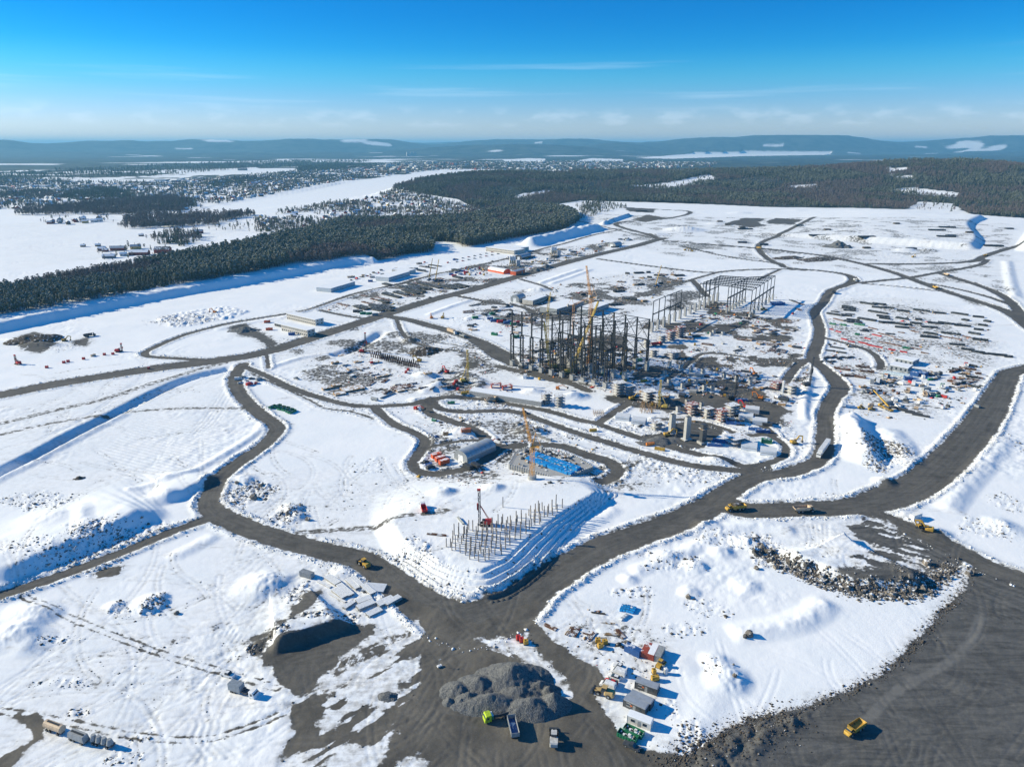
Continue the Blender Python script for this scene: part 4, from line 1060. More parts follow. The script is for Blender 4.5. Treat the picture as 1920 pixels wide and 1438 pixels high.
def plant(P, kind, dens):
    d = np.hypot(*P.mean(0))
    sp = {'pine': 3.3, 'hill': 7.2, 'birch': 4.6, 'spruce': 5.0, 'mixed': 6.5}[kind] / math.sqrt(dens)
    if d > 1700 and kind != 'hill': sp *= 1.5
    x, y = scatter_poly(P, sp)
    if kind != 'pine' and kind != 'hill':
        x = x + 70 * (fbm(x, y, 60, 3, 1.1) - .5); y = y + 110 * (fbm(x, y, 60, 3, 6.1) - .5)
    n = fbm(x, y, 130, 3, 7.7) + .12 * (RNG.random(len(x)) - .5)
    if kind == 'hill':
        keep = np.ones(len(x), bool)
        for C in CLEAR: keep &= ~(in_poly(x, y, C) & (RNG.random(len(x)) < .93))
        keep &= ~((fbm(x, y, 170, 3, 2.9) > .66) & (RNG.random(len(x)) < .8))
        x, y, n = x[keep], y[keep], n[keep]
        far = y > 3300
        keep = ~far | (RNG.random(len(x)) < .55)
        x, y, n = x[keep], y[keep], n[keep]
        kk = np.where(n > .56, 2, np.where(n > .42, 1, 0))
        sc = np.where(y > 3000, 1.0, .85)
    elif kind == 'pine':
        kk = np.where(n > .63, 2, 0); kk = np.where((n < .34), 1, kk); sc = np.interp(project(x, y, 0 * x)[0], [0, 250, 620, 900], [.62, .68, .95, .95])
    elif kind == 'mixed': kk = np.where(n > .52, 2, 1); sc = np.ones(len(x)) * .9
    else: kk = np.full(len(x), {'birch': 2, 'spruce': 1}[kind]); sc = np.ones(len(x))
    z = ground_zv(x, y)
    ok = (field_v('dirt', x, y) < .4) & (field_v('cls', x, y) != C_RIVER)
    s = sc * RNG.uniform(.55, 1.22, len(x))
    for j, nm in enumerate(('pine', 'spruce', 'birch')):
        m = (kk == j) & ok
        PTS[nm].append(np.column_stack([x[m], y[m], z[m] - .2, s[m]]))
for P, kind, dens in FORESTS: plant(P, kind, dens)
# scattered trees between the houses of the villages and the town
def sprinkle(pts, spacing, mix=(.2, .3, .5), sc=.8):
    x, y = scatter_poly(UP(pts), spacing)
    ok = np.ones(len(x), bool)
    for W in WATER: ok &= ~in_poly(x, y, W)
    ok &= fbm(x, y, 160, 3, 4.1) > .36
    x, y = x[ok], y[ok]
    r = RNG.random(len(x)); z = ground_zv(x, y); s = sc * RNG.uniform(.5, 1.1, len(x))
    lo = 0
    for j, nm in enumerate(('pine', 'spruce', 'birch')):
        m = (r >= lo) & (r < lo + mix[j]); lo += mix[j]
        PTS[nm].append(np.column_stack([x[m], y[m], z[m] - .2, s[m]]))
VILLAGE = [(478, 412), (540, 395), (640, 380), (700, 372), (760, 362), (820, 378), (900, 392), (880, 410), (800, 415), (700, 414), (620, 418), (560, 432), (480, 440)]
TOWN = [(-80, 396), (-80, 333), (100, 340), (250, 345), (400, 338), (480, 330), (640, 314), (760, 306), (940, 303), (940, 317), (800, 321), (640, 341), (480, 371), (345, 396), (340, 372), (240, 380), (130, 388)]
EASTTOWN = [(860, 317), (940, 305), (1180, 304), (1350, 306), (1330, 314), (1150, 318), (1000, 322), (930, 322)]
sprinkle(VILLAGE, 9.5)
sprinkle(TOWN, 16.5, sc=1.05)
sprinkle([(-80, 346), (100, 338), (280, 333), (400, 322), (480, 316), (640, 312), (700, 302), (480, 304), (300, 312), (100, 322), (-80, 330)], 34, (.3, .5, .2), 1.5)
sprinkle(EASTTOWN, 24, sc=1.2)
sprinkle([(380, 432), (480, 440), (560, 432), (540, 400), (478, 410)], 26)
sprinkle([(60, 410), (190, 405), (260, 408), (200, 420), (90, 424)], 34)
sprinkle([(1090, 412), (1180, 388), (1130, 380), (1085, 390)], 12, (.3, .6, .1), .7)
sprinkle([(180, 470), (290, 452), (330, 466), (250, 488), (190, 490)], 24, (.2, .2, .6), .7)
# the 300 trees that show largest along the near forest edge are trees of their own
allp = np.vstack(PTS['pine'])
px, py = project(allp[:, 0], allp[:, 1], allp[:, 2])
edge = np.array([(-90, 622), (0, 606), (100, 591), (200, 571), (300, 552), (400, 535), (480, 521), (560, 504), (620, 500), (640, 493), (720, 488), (770, 477), (815, 473)])
depth = np.interp(px, edge[:, 0], edge[:, 1]) - py
cand = np.where((px > 0) & (px < 820) & (depth < 9))[0]
cand = cand[np.argsort(allp[cand, 1] * (1 + depth[cand] * .05))][:300]
PINE_LABEL = 'tall frosted pine standing in the front row of the forest edge'
for i, k in enumerate(cand):
    cm, tm, bm = TREES['pine'][i % 4]
    x, y, z, s = allp[k]
    spawn([('crown', cm), ('trunk', tm)], 'pine_tree', (x, y, z), i * 1.7, PINE_LABEL, 'tree', 'pines along the near edge of the forest', float(s))
PTS['pine'] = [np.delete(allp, cand, 0)]
def instancer(name, label, pts, meshes):
    pts = np.vstack(pts)
    me = bpy.data.meshes.new(name); me.vertices.add(len(pts)); me.vertices.foreach_set('co', pts[:, :3].astype(np.float32).ravel())
    for an, v in (('scl', pts[:, 3]), ('rot', RNG.uniform(0, 6.28, len(pts))), ('pick', RNG.integers(0, len(meshes), len(pts)).astype(float))):
        a = me.attributes.new(an, 'FLOAT', 'POINT'); a.data.foreach_set('value', v.astype(np.float32))
    o = link(name, me)
    ng = bpy.data.node_groups.new(name + '_nodes', 'GeometryNodeTree')
    ng.interface.new_socket('Geometry', in_out='INPUT', socket_type='NodeSocketGeometry'); ng.interface.new_socket('Geometry', in_out='OUTPUT', socket_type='NodeSocketGeometry')
    n, l = ng.nodes, ng.links
    gi, go, jn = n.new('NodeGroupInput'), n.new('NodeGroupOutput'), n.new('GeometryNodeJoinGeometry')
    def named(a):
        q = n.new('GeometryNodeInputNamedAttribute'); q.data_type = 'FLOAT'; q.inputs['Name'].default_value = a; return q.outputs[0]
    rot = n.new('ShaderNodeCombineXYZ'); l.new(named('rot'), rot.inputs[2])
    for k, m in enumerate(meshes):
        src = bpy.data.objects.new(name + '_source', m)
        oi = n.new('GeometryNodeObjectInfo'); oi.inputs[0].default_value = src
        ins = n.new('GeometryNodeInstanceOnPoints')
        cmp = n.new('FunctionNodeCompare'); cmp.data_type = 'FLOAT'; cmp.operation = 'EQUAL'; l.new(named('pick'), cmp.inputs[0]); cmp.inputs[1].default_value = k; cmp.inputs[12].default_value = .1
        l.new(gi.outputs[0], ins.inputs['Points']); l.new(oi.outputs['Geometry'], ins.inputs['Instance']); l.new(cmp.outputs[0], ins.inputs['Selection'])
        l.new(rot.outputs[0], ins.inputs['Rotation']); l.new(named('scl'), ins.inputs['Scale'])
        l.new(ins.outputs[0], jn.inputs[0])
    l.new(jn.outputs[0], go.inputs[0])
    md = o.modifiers.new('plant', 'NODES'); md.node_group = ng
    tag(o, label, None, None, 'stuff')
    return len(pts)
print('TREES', instancer('pine_forest', 'dense frosted pine forest left of the site and over the far hill', PTS['pine'], [t[2] for t in TREES['pine']]),
      instancer('spruce_forest', 'dark spruce woodland among the pines and on the far hill', PTS['spruce'], [t[2] for t in TREES['spruce']]),
      instancer('birch_wood', 'bare brown birch woods by the river, fields and villages', PTS['birch'], [t[2] for t in TREES['birch']]))
# ------------------------------------------------------------------ kinds of things, each built once from its parts
TYRE = mat('black_rubber', (.022, .022, .024), .85)
GLASS = mat('dark_glass', (.03, .045, .06), .12, 0, .6, .1)
STEEL = mat('dark_steel', (.026, .033, .040), .55, .2, .4, .2)
STEELB = mat('snowy_steel', (.045, .055, .062), .6, .1, .4, .2, 1.0, .16)
RUST = mat('rusty_steel', (.15, .075, .045), .8, 0, .2, .3, 1.2, .35)
CONC = mat('concrete', (.40, .40, .385), .9, 0, .2, .16)
CONCS = mat('snowy_concrete', (.36, .36, .345), .9, 0, .2, .18, 1.2, .55)
WHITE = mat('white_paint', (.78, .79, .79), .45)
WALLW = mat('white_cladding', (.62, .61, .58), .6, 0, .3, .08, .5)
GREYP = mat('grey_paint', (.30, .32, .33), .55)
DGREY = mat('dark_grey_paint', (.062, .068, .075), .5)
SNOWR = mat('roof_snow', (.84, .87, .90), .9, 0, .1, .04)
YEL = mat('machine_yellow', (.50, .31, .055), .6, 0, .3, .3)
ORG = mat('machine_orange', (.62, .20, .035), .5)
RED = mat('red_paint', (.50, .032, .030), .5)
REDC = mat('rust_red_paint', (.34, .075, .05), .6, 0, .3, .2, 1.2, .3)
ORC = mat('orange_red_paint', (.62, .115, .04), .55, 0, .3, .12, 1.2, .5)
BLUE = mat('blue_paint', (.035, .11, .30), .5, 0, .3, .2, 1.2, .25)
TARP = mat('blue_tarpaulin', (.015, .26, .62), .35, 0, .5, .25, .8, .12)
GRN = mat('green_paint', (.025, .20, .10), .5, 0, .3, .2, 1.2, .3)
LIME = mat('lime_paint', (.45, .60, .03), .4)
BEIGE = mat('beige_paint', (.56, .43, .30), .55)
WOOD = mat('timber', (.36, .235, .125), .8, 0, .2, .3, 1.4, .4)
LROOF = mat('light_grey_sheet', (.42, .45, .48), .4, .3, .4, .1, .6)
def roundbox(L, W, z0, h, x=0.0, y=0.0, i=.08):
    return MB().loft([(x - L / 2, W / 2 - i, z0 + i, z0 + h - i, i), (x - L / 2 + i, W / 2, z0, z0 + h, i), (x + L / 2 - i, W / 2, z0, z0 + h, i), (x + L / 2, W / 2 - i, z0 + i, z0 + h - i, i)]) if y == 0 else MB().box(x, y, z0, L, W, h)
def kind(key, f):
    if key not in KINDS: KINDS[key] = f()
    return KINDS[key]
def container(m, L=6.06, roof=None):
    def f():
        b = MB().box(0, 0, .12, L, 2.30, 2.42)
        n = int(L / .42)
        for k in range(n):
            for s in (-1, 1): b.box(-L / 2 + .25 + k * (L - .5) / (n - 1), s * 1.17, .22, .20, .06, 2.2)
        for s in (-1, 1):
            for e in (-1, 1): b.box(e * (L / 2 - .06), s * 1.16, 0, .14, .14, 2.6)
            b.box(0, s * 1.17, .02, L, .12, .16); b.box(0, s * 1.17, 2.48, L, .12, .12)
        door = lambda s: MB().box(L / 2 + .03, s * .57, .22, .05, 1.08, 2.25).box(L / 2 + .07, s * .3, .22, .04, .05, 2.25).box(L / 2 + .07, s * .85, .22, .04, .05, 2.25)
        r = MB().box(0, 0, 2.545, L - .1, 2.28, .05)
        for k in range(n): r.box(-L / 2 + .3 + k * (L - .6) / (n - 1), 0, 2.59, .18, 2.1, .03)
        return [('body', b.mesh('body', m)), ('roof', r.mesh('roof', roof or m)), ('door', door(-1).mesh('door', m)), ('door', door(1).mesh('door', m))]
    return kind(('container', m.name, L, roof.name if roof else ''), f)
def cabin(m, roofm, L=7.6, sign=None):
    def f():
        b = MB().box(0, 0, .1, L, 2.9, 2.6)
        for s in (-1, 1):
            for e in (-1, 1): b.box(e * (L / 2 - .05), s * 1.43, 0, .16, .16, 2.85)
        r = MB().box(0, 0, 2.71, L + .1, 3.0, .14).box(0, 0, 2.85, L - .3, 2.5, .06)
        w = lambda x: MB().box(x, -1.46, 1.15, 1.3, .05, 1.0)
        out = [('wall', b.mesh('wall', m)), ('roof', r.mesh('roof', roofm)), ('window', w(-1.9).mesh('window', GLASS), [('frame', MB().box(-1.9, -1.475, 2.16, 1.45, .05, .08).box(-1.9, -1.475, 1.06, 1.45, .07, .08).mesh('frame', WHITE))]),
               ('window', w(1.9).mesh('window', GLASS)), ('door', MB().box(.1, -1.47, .15, .95, .06, 2.1).mesh('door', GREYP), [('handle', MB().box(.45, -1.53, 1.1, .12, .05, .05).mesh('handle', STEEL))])]
        if sign: out.append(('sign_panel', MB().box(-.95, -1.49, 1.5, .7, .04, .45).mesh('sign_panel', sign)))
        return out
    return kind(('cabin', m.name, roofm.name, L, bool(sign)), f)
def car(m, style):
    def f():
        L, W, H = {'car': (4.6, 1.8, 1.48), 'van': (5.4, 2.0, 2.25), 'pickup': (5.3, 1.9, 1.8)}[style]
        h = L / 2; w = W / 2
        if style == 'car':
            b = MB().loft([(-h, w * .82, .45, .92, .05), (-h + .15, w, .28, 1.02, .06), (-.9, w, .25, 1.02, .05), (.9, w, .25, .98, .05), (h - .2, w * .96, .28, .82, .08), (h, w * .78, .42, .68, .05)])
            c = MB().loft([(-h + .35, w * .86, .98, 1.02, .1), (-h + .95, w * .86, .98, H, .2), (.2, w * .86, .96, H, .2), (1.05, w * .84, .94, .98, .1)])
            r = MB().box(-.75, 0, H - .01, 1.35, W * .66, .035)
        elif style == 'van':
            b = MB().loft([(-h, w * .95, .45, H - .1, .1), (-h + .1, w, .28, H, .16), (.9, w, .28, H, .18), (1.75, w, .28, 1.32, .12), (h - .1, w * .96, .3, 1.05, .1), (h, w * .85, .4, .9, .05)])
            c = MB().loft([(1.0, w * .93, 1.3, H - .12, .15), (1.25, w * .94, 1.28, H - .2, .15), (1.85, w * .9, 1.2, 1.36, .08)])
            r = MB().box(-.8, 0, H, 3.2, W * .7, .04)
        else:
            b = MB().loft([(-h, w * .95, .5, 1.02, .04), (-h + .1, w, .35, 1.05, .05), (1.0, w, .32, 1.1, .05), (h - .25, w * .97, .35, 1.02, .08), (h, w * .85, .45, .85, .05)])
            b.box(-1.65, 0, 1.05, 1.7, 1.2, .01)
            c = MB().loft([(-.75, w * .9, 1.06, 1.1, .08), (-.6, w * .9, 1.06, H, .18), (.55, w * .9, 1.06, H, .18), (1.2, w * .88, 1.06, 1.12, .08)])
            r = MB().box(-.05, 0, H - .01, 1.0, W * .62, .04)
        R = .34 if style != 'pickup' else .39
        out = [('body', b.mesh('body', m)), ('window', c.mesh('window', GLASS)), ('roof', r.mesh('roof', m))]
        for sx in (-1, 1):
            for sy in (-1, 1):
                x = sx * L * .31
                out.append(('wheel', MB().wheel(x, sy * (w - .1), R, .22).mesh('wheel', TYRE), [('rim', MB().tube((x, sy * (w - .1) - .115, R), (x, sy * (w - .1) + .115, R), R * .55, n=10).mesh('rim', GREYP))]))
        for sy in (-1, 1): out.append(('headlight', MB().box(h - .03, sy * w * .66, .66 if style == 'car' else .78, .06, .3, .13).mesh('headlight', WHITE)))
        return out
    return kind(('car', m.name, style), f)
def wheels(xs, w, R, t):
    return [('wheel', MB().wheel(x, s * w, R, t).mesh('wheel', TYRE), [('rim', MB().tube((x, s * w - t * .52, R), (x, s * w + t * .52, R), R * .5, n=10).mesh('rim', GREYP))]) for x in xs for s in (-1, 1)]
def truck_cab(m, x):
    c = MB().loft([(x - 1.1, 1.15, .55, 2.9, .12), (x + .55, 1.25, .55, 3.0, .15), (x + .95, 1.22, .5, 2.2, .1), (x + 1.1, 1.18, .45, 1.3, .06)])
    w = MB().loft([(x + .60, 1.12, 1.75, 2.75, .1), (x + 1.0, 1.1, 1.65, 2.25, .1)]).box(x + .05, 1.245, 1.6, .75, .04, .8).box(x + .05, -1.245, 1.6, .75, .04, .8)
    return [('cab', c.mesh('cab', m), [('window', w.mesh('window', GLASS)), ('mirror', MB().box(x + .95, 1.45, 1.6, .1, .18, .6).mesh('mirror', DGREY))])]
def truck(m, load, body=None, L=8.5):
    def f():
        out = truck_cab(m, L / 2 - 1.1)
        fr = MB().box(-.3, 0, .75, L - .8, .9, .28)
        out.append(('chassis', fr.mesh('chassis', DGREY)))
        out += wheels((L / 2 - 1.3, -L / 2 + 2.3, -L / 2 + 1.0), 1.0, .52, .36)
        B = L - 3.0; x = -L / 2 + B / 2
        if load == 'box': out.append(('box_body', MB().box(x, 0, 1.1, B, 2.5, 2.6).mesh('box_body', body)))
        elif load == 'box_rear':
            out.append(('box_body', MB().box(-L / 2 + 2.4, 0, 1.1, 4.8, 2.5, 2.5).box(-L / 2 + 2.4, 0, 3.6, 4.6, 2.3, .05).mesh('box_body', body)))
            out.append(('equipment', MB().box(1.0, 0, 1.05, 1.6, 1.9, .8).box(.3, .5, 1.05, .6, .8, 1.3).mesh('equipment', DGREY)))
        elif load == 'tank':
            out.append(('tank', MB().tube((-L / 2, 0, 2.15), (-L / 2 + B, 0, 2.15), 1.15, n=16).box(x, 0, 3.24, B * .6, .6, .12).mesh('tank', body)))
        elif load == 'tipper':
            t = MB()
            for s in (-1, 1): t.box(x, s * 1.2, 1.15, B, .08, 1.2)
            t.box(x, 0, 1.1, B, 2.4, .08).box(-L / 2, 0, 1.15, .08, 2.4, 1.1).box(-L / 2 + B, 0, 1.15, .1, 2.4, 1.5)
            out.append(('tipper_body', t.mesh('tipper_body', body)))
        elif load == 'hook':
            out.append(('hook_arm', MB().bar((-L / 2, 0, 1.1), (1.2, 0, 1.3), .35).bar((1.2, 0, 1.3), (1.2, 0, 2.7), .28).mesh('hook_arm', DGREY)))
            out.append(('tool_box', MB().box(1.7, 0, 1.05, .7, 2.2, 1.3).mesh('tool_box', GRN)))
        elif load == 'semi':
            n = int(B / 1.2)
            out.append(('trailer', MB().box(x, 0, 1.15, B, 2.55, 2.75).mesh('trailer', body)))
            out += wheels((-L / 2 + 3.6, -L / 2 + 4.9), 1.0, .5, .36)
        return out
    return kind(('truck', m.name, load, body.name if body else '', L), f)
def dump_trailer():
    def f():
        t = MB(); L = 7.4
        for s in (-1, 1):
            t.box(0, s * 1.22, 1.1, L, .09, 1.5)
            for k in range(8): t.box(-L / 2 + .3 + k * .97, s * 1.29, 1.1, .12, .08, 1.4)
        t.box(-L / 2, 0, 1.1, .1, 2.5, 1.5).box(L / 2, 0, 1.1, .1, 2.5, 1.6).box(0, 0, 1.02, L, 2.5, .1)
        fl = MB().box(0, 0, 1.13, L - .15, 2.3, .03)
        return [('tub', t.mesh('tub', GREYP), [('tub_floor', fl.mesh('tub_floor', BLUE))]), ('chassis', MB().box(0, 0, .62, L, .9, .3).bar((L / 2, 0, .7), (L / 2 + 1.9, 0, .6), .2).mesh('chassis', DGREY))] + wheels((-2.6, -1.3, 2.6), 1.0, .5, .36)
    return kind('dump_trailer', f)
def hauler(m, load=None):
    def f():
        out = [('cab', MB().loft([(3.0, .95, 1.5, 3.2, .12), (4.0, .95, 1.5, 3.2, .15), (4.3, .9, 1.5, 2.2, .1)]).mesh('cab', m), [('window', MB().loft([(3.1, .97, 2.2, 3.0, .1), (4.05, .97, 2.2, 3.0, .1), (4.3, .92, 2.1, 2.4, .08)]).mesh('window', GLASS))]),
               ('bonnet', MB().loft([(4.1, 1.35, 1.1, 2.1, .12), (5.0, 1.3, 1.0, 1.9, .15), (5.4, 1.1, .9, 1.5, .1)]).mesh('bonnet', m)), ('chassis', MB().box(0, 0, .9, 9.4, 1.1, .5).mesh('chassis', DGREY))]
        t = MB().prism([(-5.2, 2.4), (-4.6, 1.5), (2.2, 1.35), (2.7, 3.1), (2.5, 3.1), (2.0, 1.65), (-4.4, 1.8), (-5.0, 2.55)], -1.55, 1.55)
        for s in (-1, 1): t.prism([(-5.1, 2.5), (-4.6, 1.5), (2.2, 1.35), (2.7, 3.1), (-3.2, 2.9)], s * 1.55 - .06, s * 1.55 + .06)
        out.append(('dump_body', t.mesh('dump_body', m)))
        if load: out.append(('load', MB().loft([(-4.2, .9, 1.6, 2.2, .4), (-2, 1.4, 1.6, 3.2, .7), (.5, 1.4, 1.6, 3.4, .8), (2.1, 1.2, 1.6, 2.4, .5)]).mesh('load', load)))
        return out + wheels((3.9, -1.3, -3.2), 1.25, .88, .7)
    return kind(('hauler', m.name, load.name if load else ''), f)
def loader(m):
    def f():
        out = [('rear_body', MB().loft([(-3.6, 1.0, 1.0, 2.1, .2), (-3.2, 1.2, .8, 2.4, .2), (-.7, 1.2, .9, 2.3, .15), (-.3, .9, .9, 1.8, .1)]).mesh('rear_body', m)),
               ('cab', MB().loft([(-1.0, .8, 2.1, 3.4, .1), (.5, .8, 1.6, 3.4, .1), (.7, .75, 1.5, 2.6, .1)]).mesh('cab', GLASS), [('cab_roof', MB().box(-.25, 0, 3.38, 1.8, 1.75, .14).mesh('cab_roof', m))]),
               ('front_frame', MB().box(1.3, 0, .8, 1.9, 1.0, .9).mesh('front_frame', m)),
               ('lift_arm', MB().bar((.9, .55, 1.9), (3.4, .55, .9), .25, .4).bar((.9, -.55, 1.9), (3.4, -.55, .9), .25, .4).mesh('lift_arm', m)),
               ('bucket', MB().prism([(3.3, .1), (4.7, .12), (4.6, .25), (3.55, .35), (3.45, 1.1), (3.75, 1.5), (3.3, 1.4), (3.1, .7)], -1.5, 1.5).mesh('bucket', DGREY))]
        return out + wheels((1.6, -1.9), 1.05, .82, .62)
    return kind(('loader', m.name), f)
def excavator(m, curl=0.0):
    def f():
        tr = lambda s: MB().loft([(-2.1, .3, .35, .7, .1), (-1.8, .3, .05, .95, .1), (1.8, .3, .05, .95, .1), (2.1, .3, .35, .7, .1)])
        out = []
        for s in (-1, 1):
            t = tr(s); t.v = [(x, y + s * 1.15, z) for x, y, z in t.v]; out.append(('track', t.mesh('track', TYRE)))
        out += [('undercarriage', MB().box(0, 0, .5, 1.6, 1.8, .55).mesh('undercarriage', DGREY)), ('house', MB().loft([(-2.6, 1.1, 1.25, 2.2, .2), (-2.2, 1.4, 1.1, 2.5, .2), (-.2, 1.4, 1.1, 2.3, .12), (.9, 1.3, 1.1, 1.7, .1)]).mesh('house', m)),
                ('cab', MB().loft([(-.3, .5, 1.7, 2.95, .08), (.9, .5, 1.5, 2.95, .1), (1.2, .48, 1.4, 2.2, .08)]).mesh('cab', GLASS), [('cab_roof', MB().box(.25, 0, 2.93, 1.35, 1.05, .1).mesh('cab_roof', m))]),
                ('boom', MB().bar((.7, 0, 1.8), (3.0, 0, 4.9), .5, .7).bar((3.0, 0, 4.9), (5.6, 0, 4.3), .45, .6).mesh('boom', m)),
                ('stick', MB().bar((5.5, 0, 4.5), (6.4 - curl, 0, 1.6), .4, .5).mesh('stick', m)),
                ('bucket', MB().prism([(6.0 - curl, 1.7), (6.8 - curl, 1.5), (6.9 - curl, .7), (6.0 - curl, .3), (5.6 - curl, .9)], -.6, .6).mesh('bucket', DGREY))]
        return out
    return kind(('excavator', m.name, curl), f)
def roller(m):
    def f():
        return [('body', MB().loft([(-2.2, .8, .9, 1.7, .2), (-.3, .9, .7, 1.8, .15), (.4, .5, .7, 1.2, .1)]).mesh('body', m)), ('cab', MB().loft([(-.5, .65, 1.6, 2.8, .1), (.5, .65, 1.4, 2.8, .1)]).mesh('cab', GLASS), [('cab_roof', MB().box(0, 0, 2.8, 1.3, 1.45, .1).mesh('cab_roof', m))]),
                ('drum', MB().tube((1.7, -1.0, .75), (1.7, 1.0, .75), .75, n=18).mesh('drum', STEEL)), ('drum_frame', MB().bar((.3, 1.1, .9), (2.4, 1.1, .9), .15, .4).bar((.3, -1.1, .9), (2.4, -1.1, .9), .15, .4).mesh('drum_frame', m))] + wheels((-1.2,), .85, .7, .45)
    return kind(('roller', m.name), f)
def generator(m, L=3.2):
    def f():
        b = MB().box(0, 0, .35, L, 1.4, 1.5)
        b.box(-L / 2 + .3, 0, 1.85, .3, .5, .25)
        return [('canopy', b.mesh('canopy', m)), ('skid', MB().box(0, 0, 0, L + .2, 1.3, .35).mesh('skid', DGREY)), ('louvre_panel', MB().box(L / 2 + .01, 0, .5, .04, 1.1, 1.1).mesh('louvre_panel', DGREY)), ('exhaust_pipe', MB().tube((.6, .3, 1.85), (.6, .3, 2.5), .08).mesh('exhaust_pipe', STEEL))]
    return kind(('gen', m.name, L), f)
def skip(m):
    def f():
        L = 6.2; s = MB()
        for y in (-1, 1):
            s.prism([(-L / 2, .15), (L / 2 - .3, .15), (L / 2, 1.6), (-L / 2, 1.6)], y * 1.17 - .04, y * 1.17 + .04)
            for k in range(7): s.box(-L / 2 + .4 + k * .88, y * 1.24, .2, .1, .08, 1.35)
        s.box(-L / 2, 0, .15, .08, 2.4, 1.45).box(L / 2 - .12, 0, .15, .08, 2.4, 1.45).box(0, 0, .12, L - .2, 2.35, .06)
        R = random.Random(3); j = MB()
        for k in range(14): j.box(R.uniform(-2.4, 2.2), R.uniform(-.8, .8), .2, R.uniform(.3, 1.1), R.uniform(.2, .8), R.uniform(.3, 1.0), R.random() * 3)
        return [('tub', s.mesh('tub', m)), ('scrap', j.mesh('scrap', CONCS)), ('lift_hook', MB().bar((-L / 2 - .2, 0, 1.1), (-L / 2, 0, 1.1), .3).mesh('lift_hook', STEEL))]
    return kind(('skip', m.name), f)
def portable_toilet():
    def f(): return [('cabin', MB().box(0, 0, .1, 1.15, 1.15, 2.15).mesh('cabin', GREYP)), ('roof', MB().box(0, 0, 2.25, 1.2, 1.2, .12, taper=.7).mesh('roof', WHITE)), ('door', MB().box(0, -.59, .2, .7, .04, 1.9).mesh('door', WHITE))]
    return kind('toilet', f)
def arched_hall(L, W, H, roofm, endm, ribs=7):
    """round-roofed sheet or fabric hall, long axis along x, door at -x"""
    def f():
        n = 14; side = H * .45
        prof = [(-W / 2, 0), (-W / 2, side)] + [(-W / 2 * math.cos(math.pi * k / n), side + (H - side) * math.sin(math.pi * k / n)) for k in range(1, n)] + [(W / 2, side), (W / 2, 0)]
        def skin(lo, hi, sc=1.0):
            m = MB(); N = hi - lo
            vs = [(-L / 2, y * sc, z * sc) for y, z in prof[lo:hi]] + [(L / 2, y * sc, z * sc) for y, z in prof[lo:hi]]
            m.add(vs, [(k, k + 1, N + k + 1, N + k) for k in range(N - 1)]); return m
        rf = skin(1, len(prof) - 1)
        wl = skin(0, 2); w2 = skin(len(prof) - 2, len(prof)); wl.add(w2.v, w2.f)
        end = lambda x: MB().add([(x, y * .995, z * .995) for y, z in prof], [tuple(range(len(prof)))])
        out = [('roof', rf.mesh('roof', roofm)), ('wall', wl.mesh('wall', endm)), ('end_wall', end(-L / 2 + .02).mesh('end_wall', endm)), ('end_wall', end(L / 2 - .02).mesh('end_wall', endm)), ('door', MB().box(-L / 2, 0, 0, .12, W * .36, H * .6).mesh('door', WHITE))]
        for k in range(ribs):
            m = MB(); x = -L / 2 + .1 + (L - .2) * k / (ribs - 1)
            for a, b in zip(prof[1:-2], prof[2:-1]): m.bar((x, a[0] * 1.005, a[1] * 1.005), (x, b[0] * 1.005, b[1] * 1.005), .16, .1)
            out.append(('roof_rib', m.mesh('roof_rib', endm)))
        return out
    return kind(('hall', L, W, H, roofm.name, endm.name), f)
def modular(L, W, H, floors, wallm, roofm=None):
    """block of stacked site offices, front along -y"""
    def f():
        roofm_ = roofm or SNOWR
        out = [('wall', MB().box(0, 0, 0, L, W, H).mesh('wall', wallm)), ('roof', MB().box(0, 0, H, L + .4, W + .4, .35).mesh('roof', roofm_))]
        n = max(3, int(L / 2.9)); fh = H / floors
        wm = MB().box(0, 0, 0, 1.3, .12, fh * .42).mesh('window', GLASS)
        em = MB().box(0, 0, 0, .12, 1.3, fh * .42).mesh('window', GLASS)
        pm = MB().box(0, 0, 0, .14, .06, H).mesh('panel_joint', GREYP)
        for k in range(n):
            x = -L / 2 + L * (k + .5) / n
            for fl in range(floors):
                for s in (-1, 1): out.append(('window', wm, (), (x, s * (W / 2 + .02), fl * fh + fh * .36)))
            if k: out.append(('panel_joint', pm, (), (-L / 2 + L * k / n, -W / 2 - .02, 0)))
        for fl in range(floors):
            for y in (-W / 4, W / 4): out.append(('window', em, (), (L / 2 + .02, y, fl * fh + fh * .36)))
        out.append(('door', MB().box(-L / 2 + 1.5, -W / 2 - .04, 0, 1.1, .1, 2.1).mesh('door', DGREY)))
        return out
    return kind(('modular', L, W, H, floors, wallm.name), f)
def stack(L, n, layers, m, prof=(.35, .35), gap=.55, bearer=True):
    def f():
        out = []; w = prof[0]
        me = MB().box(0, 0, 0, L, w, .06).box(0, 0, .06, L, w * .25, prof[1] - .12).box(0, 0, prof[1] - .06, L, w, .06).mesh('beam', m)
        for k in range(layers):
            for j in range(n):
                out.append(('beam', me, (), (random.uniform(-.35, .35), (j - (n - 1) / 2) * gap, .18 + k * (prof[1] + .12))))
        if bearer:
            for x in (-L * .32, L * .32): out.append(('bearer', MB().box(x, 0, 0, .2, n * gap, .18).mesh('bearer', WOOD), (), (0, 0, 0)))
        return out
    return kind(('stack', L, n, layers, m.name, prof, gap), f)
def slab_stack(L, W, H, m, layers=3):
    def f():
        out = []; h = H / layers
        me = MB().box(0, 0, 0, L, W, h * .82).mesh('slab', m)
        for k in range(layers): out.append(('slab', me, (), (random.uniform(-.15, .15), random.uniform(-.15, .15), .1 + k * h)))
        out.append(('bearer', MB().box(-L * .35, 0, -.1, .2, W * .9, .2).box(L * .35, 0, -.1, .2, W * .9, .2).mesh('bearer', WOOD), (), (0, 0, 0)))
        return out
    return kind(('slab', L, W, H, m.name, layers), f)
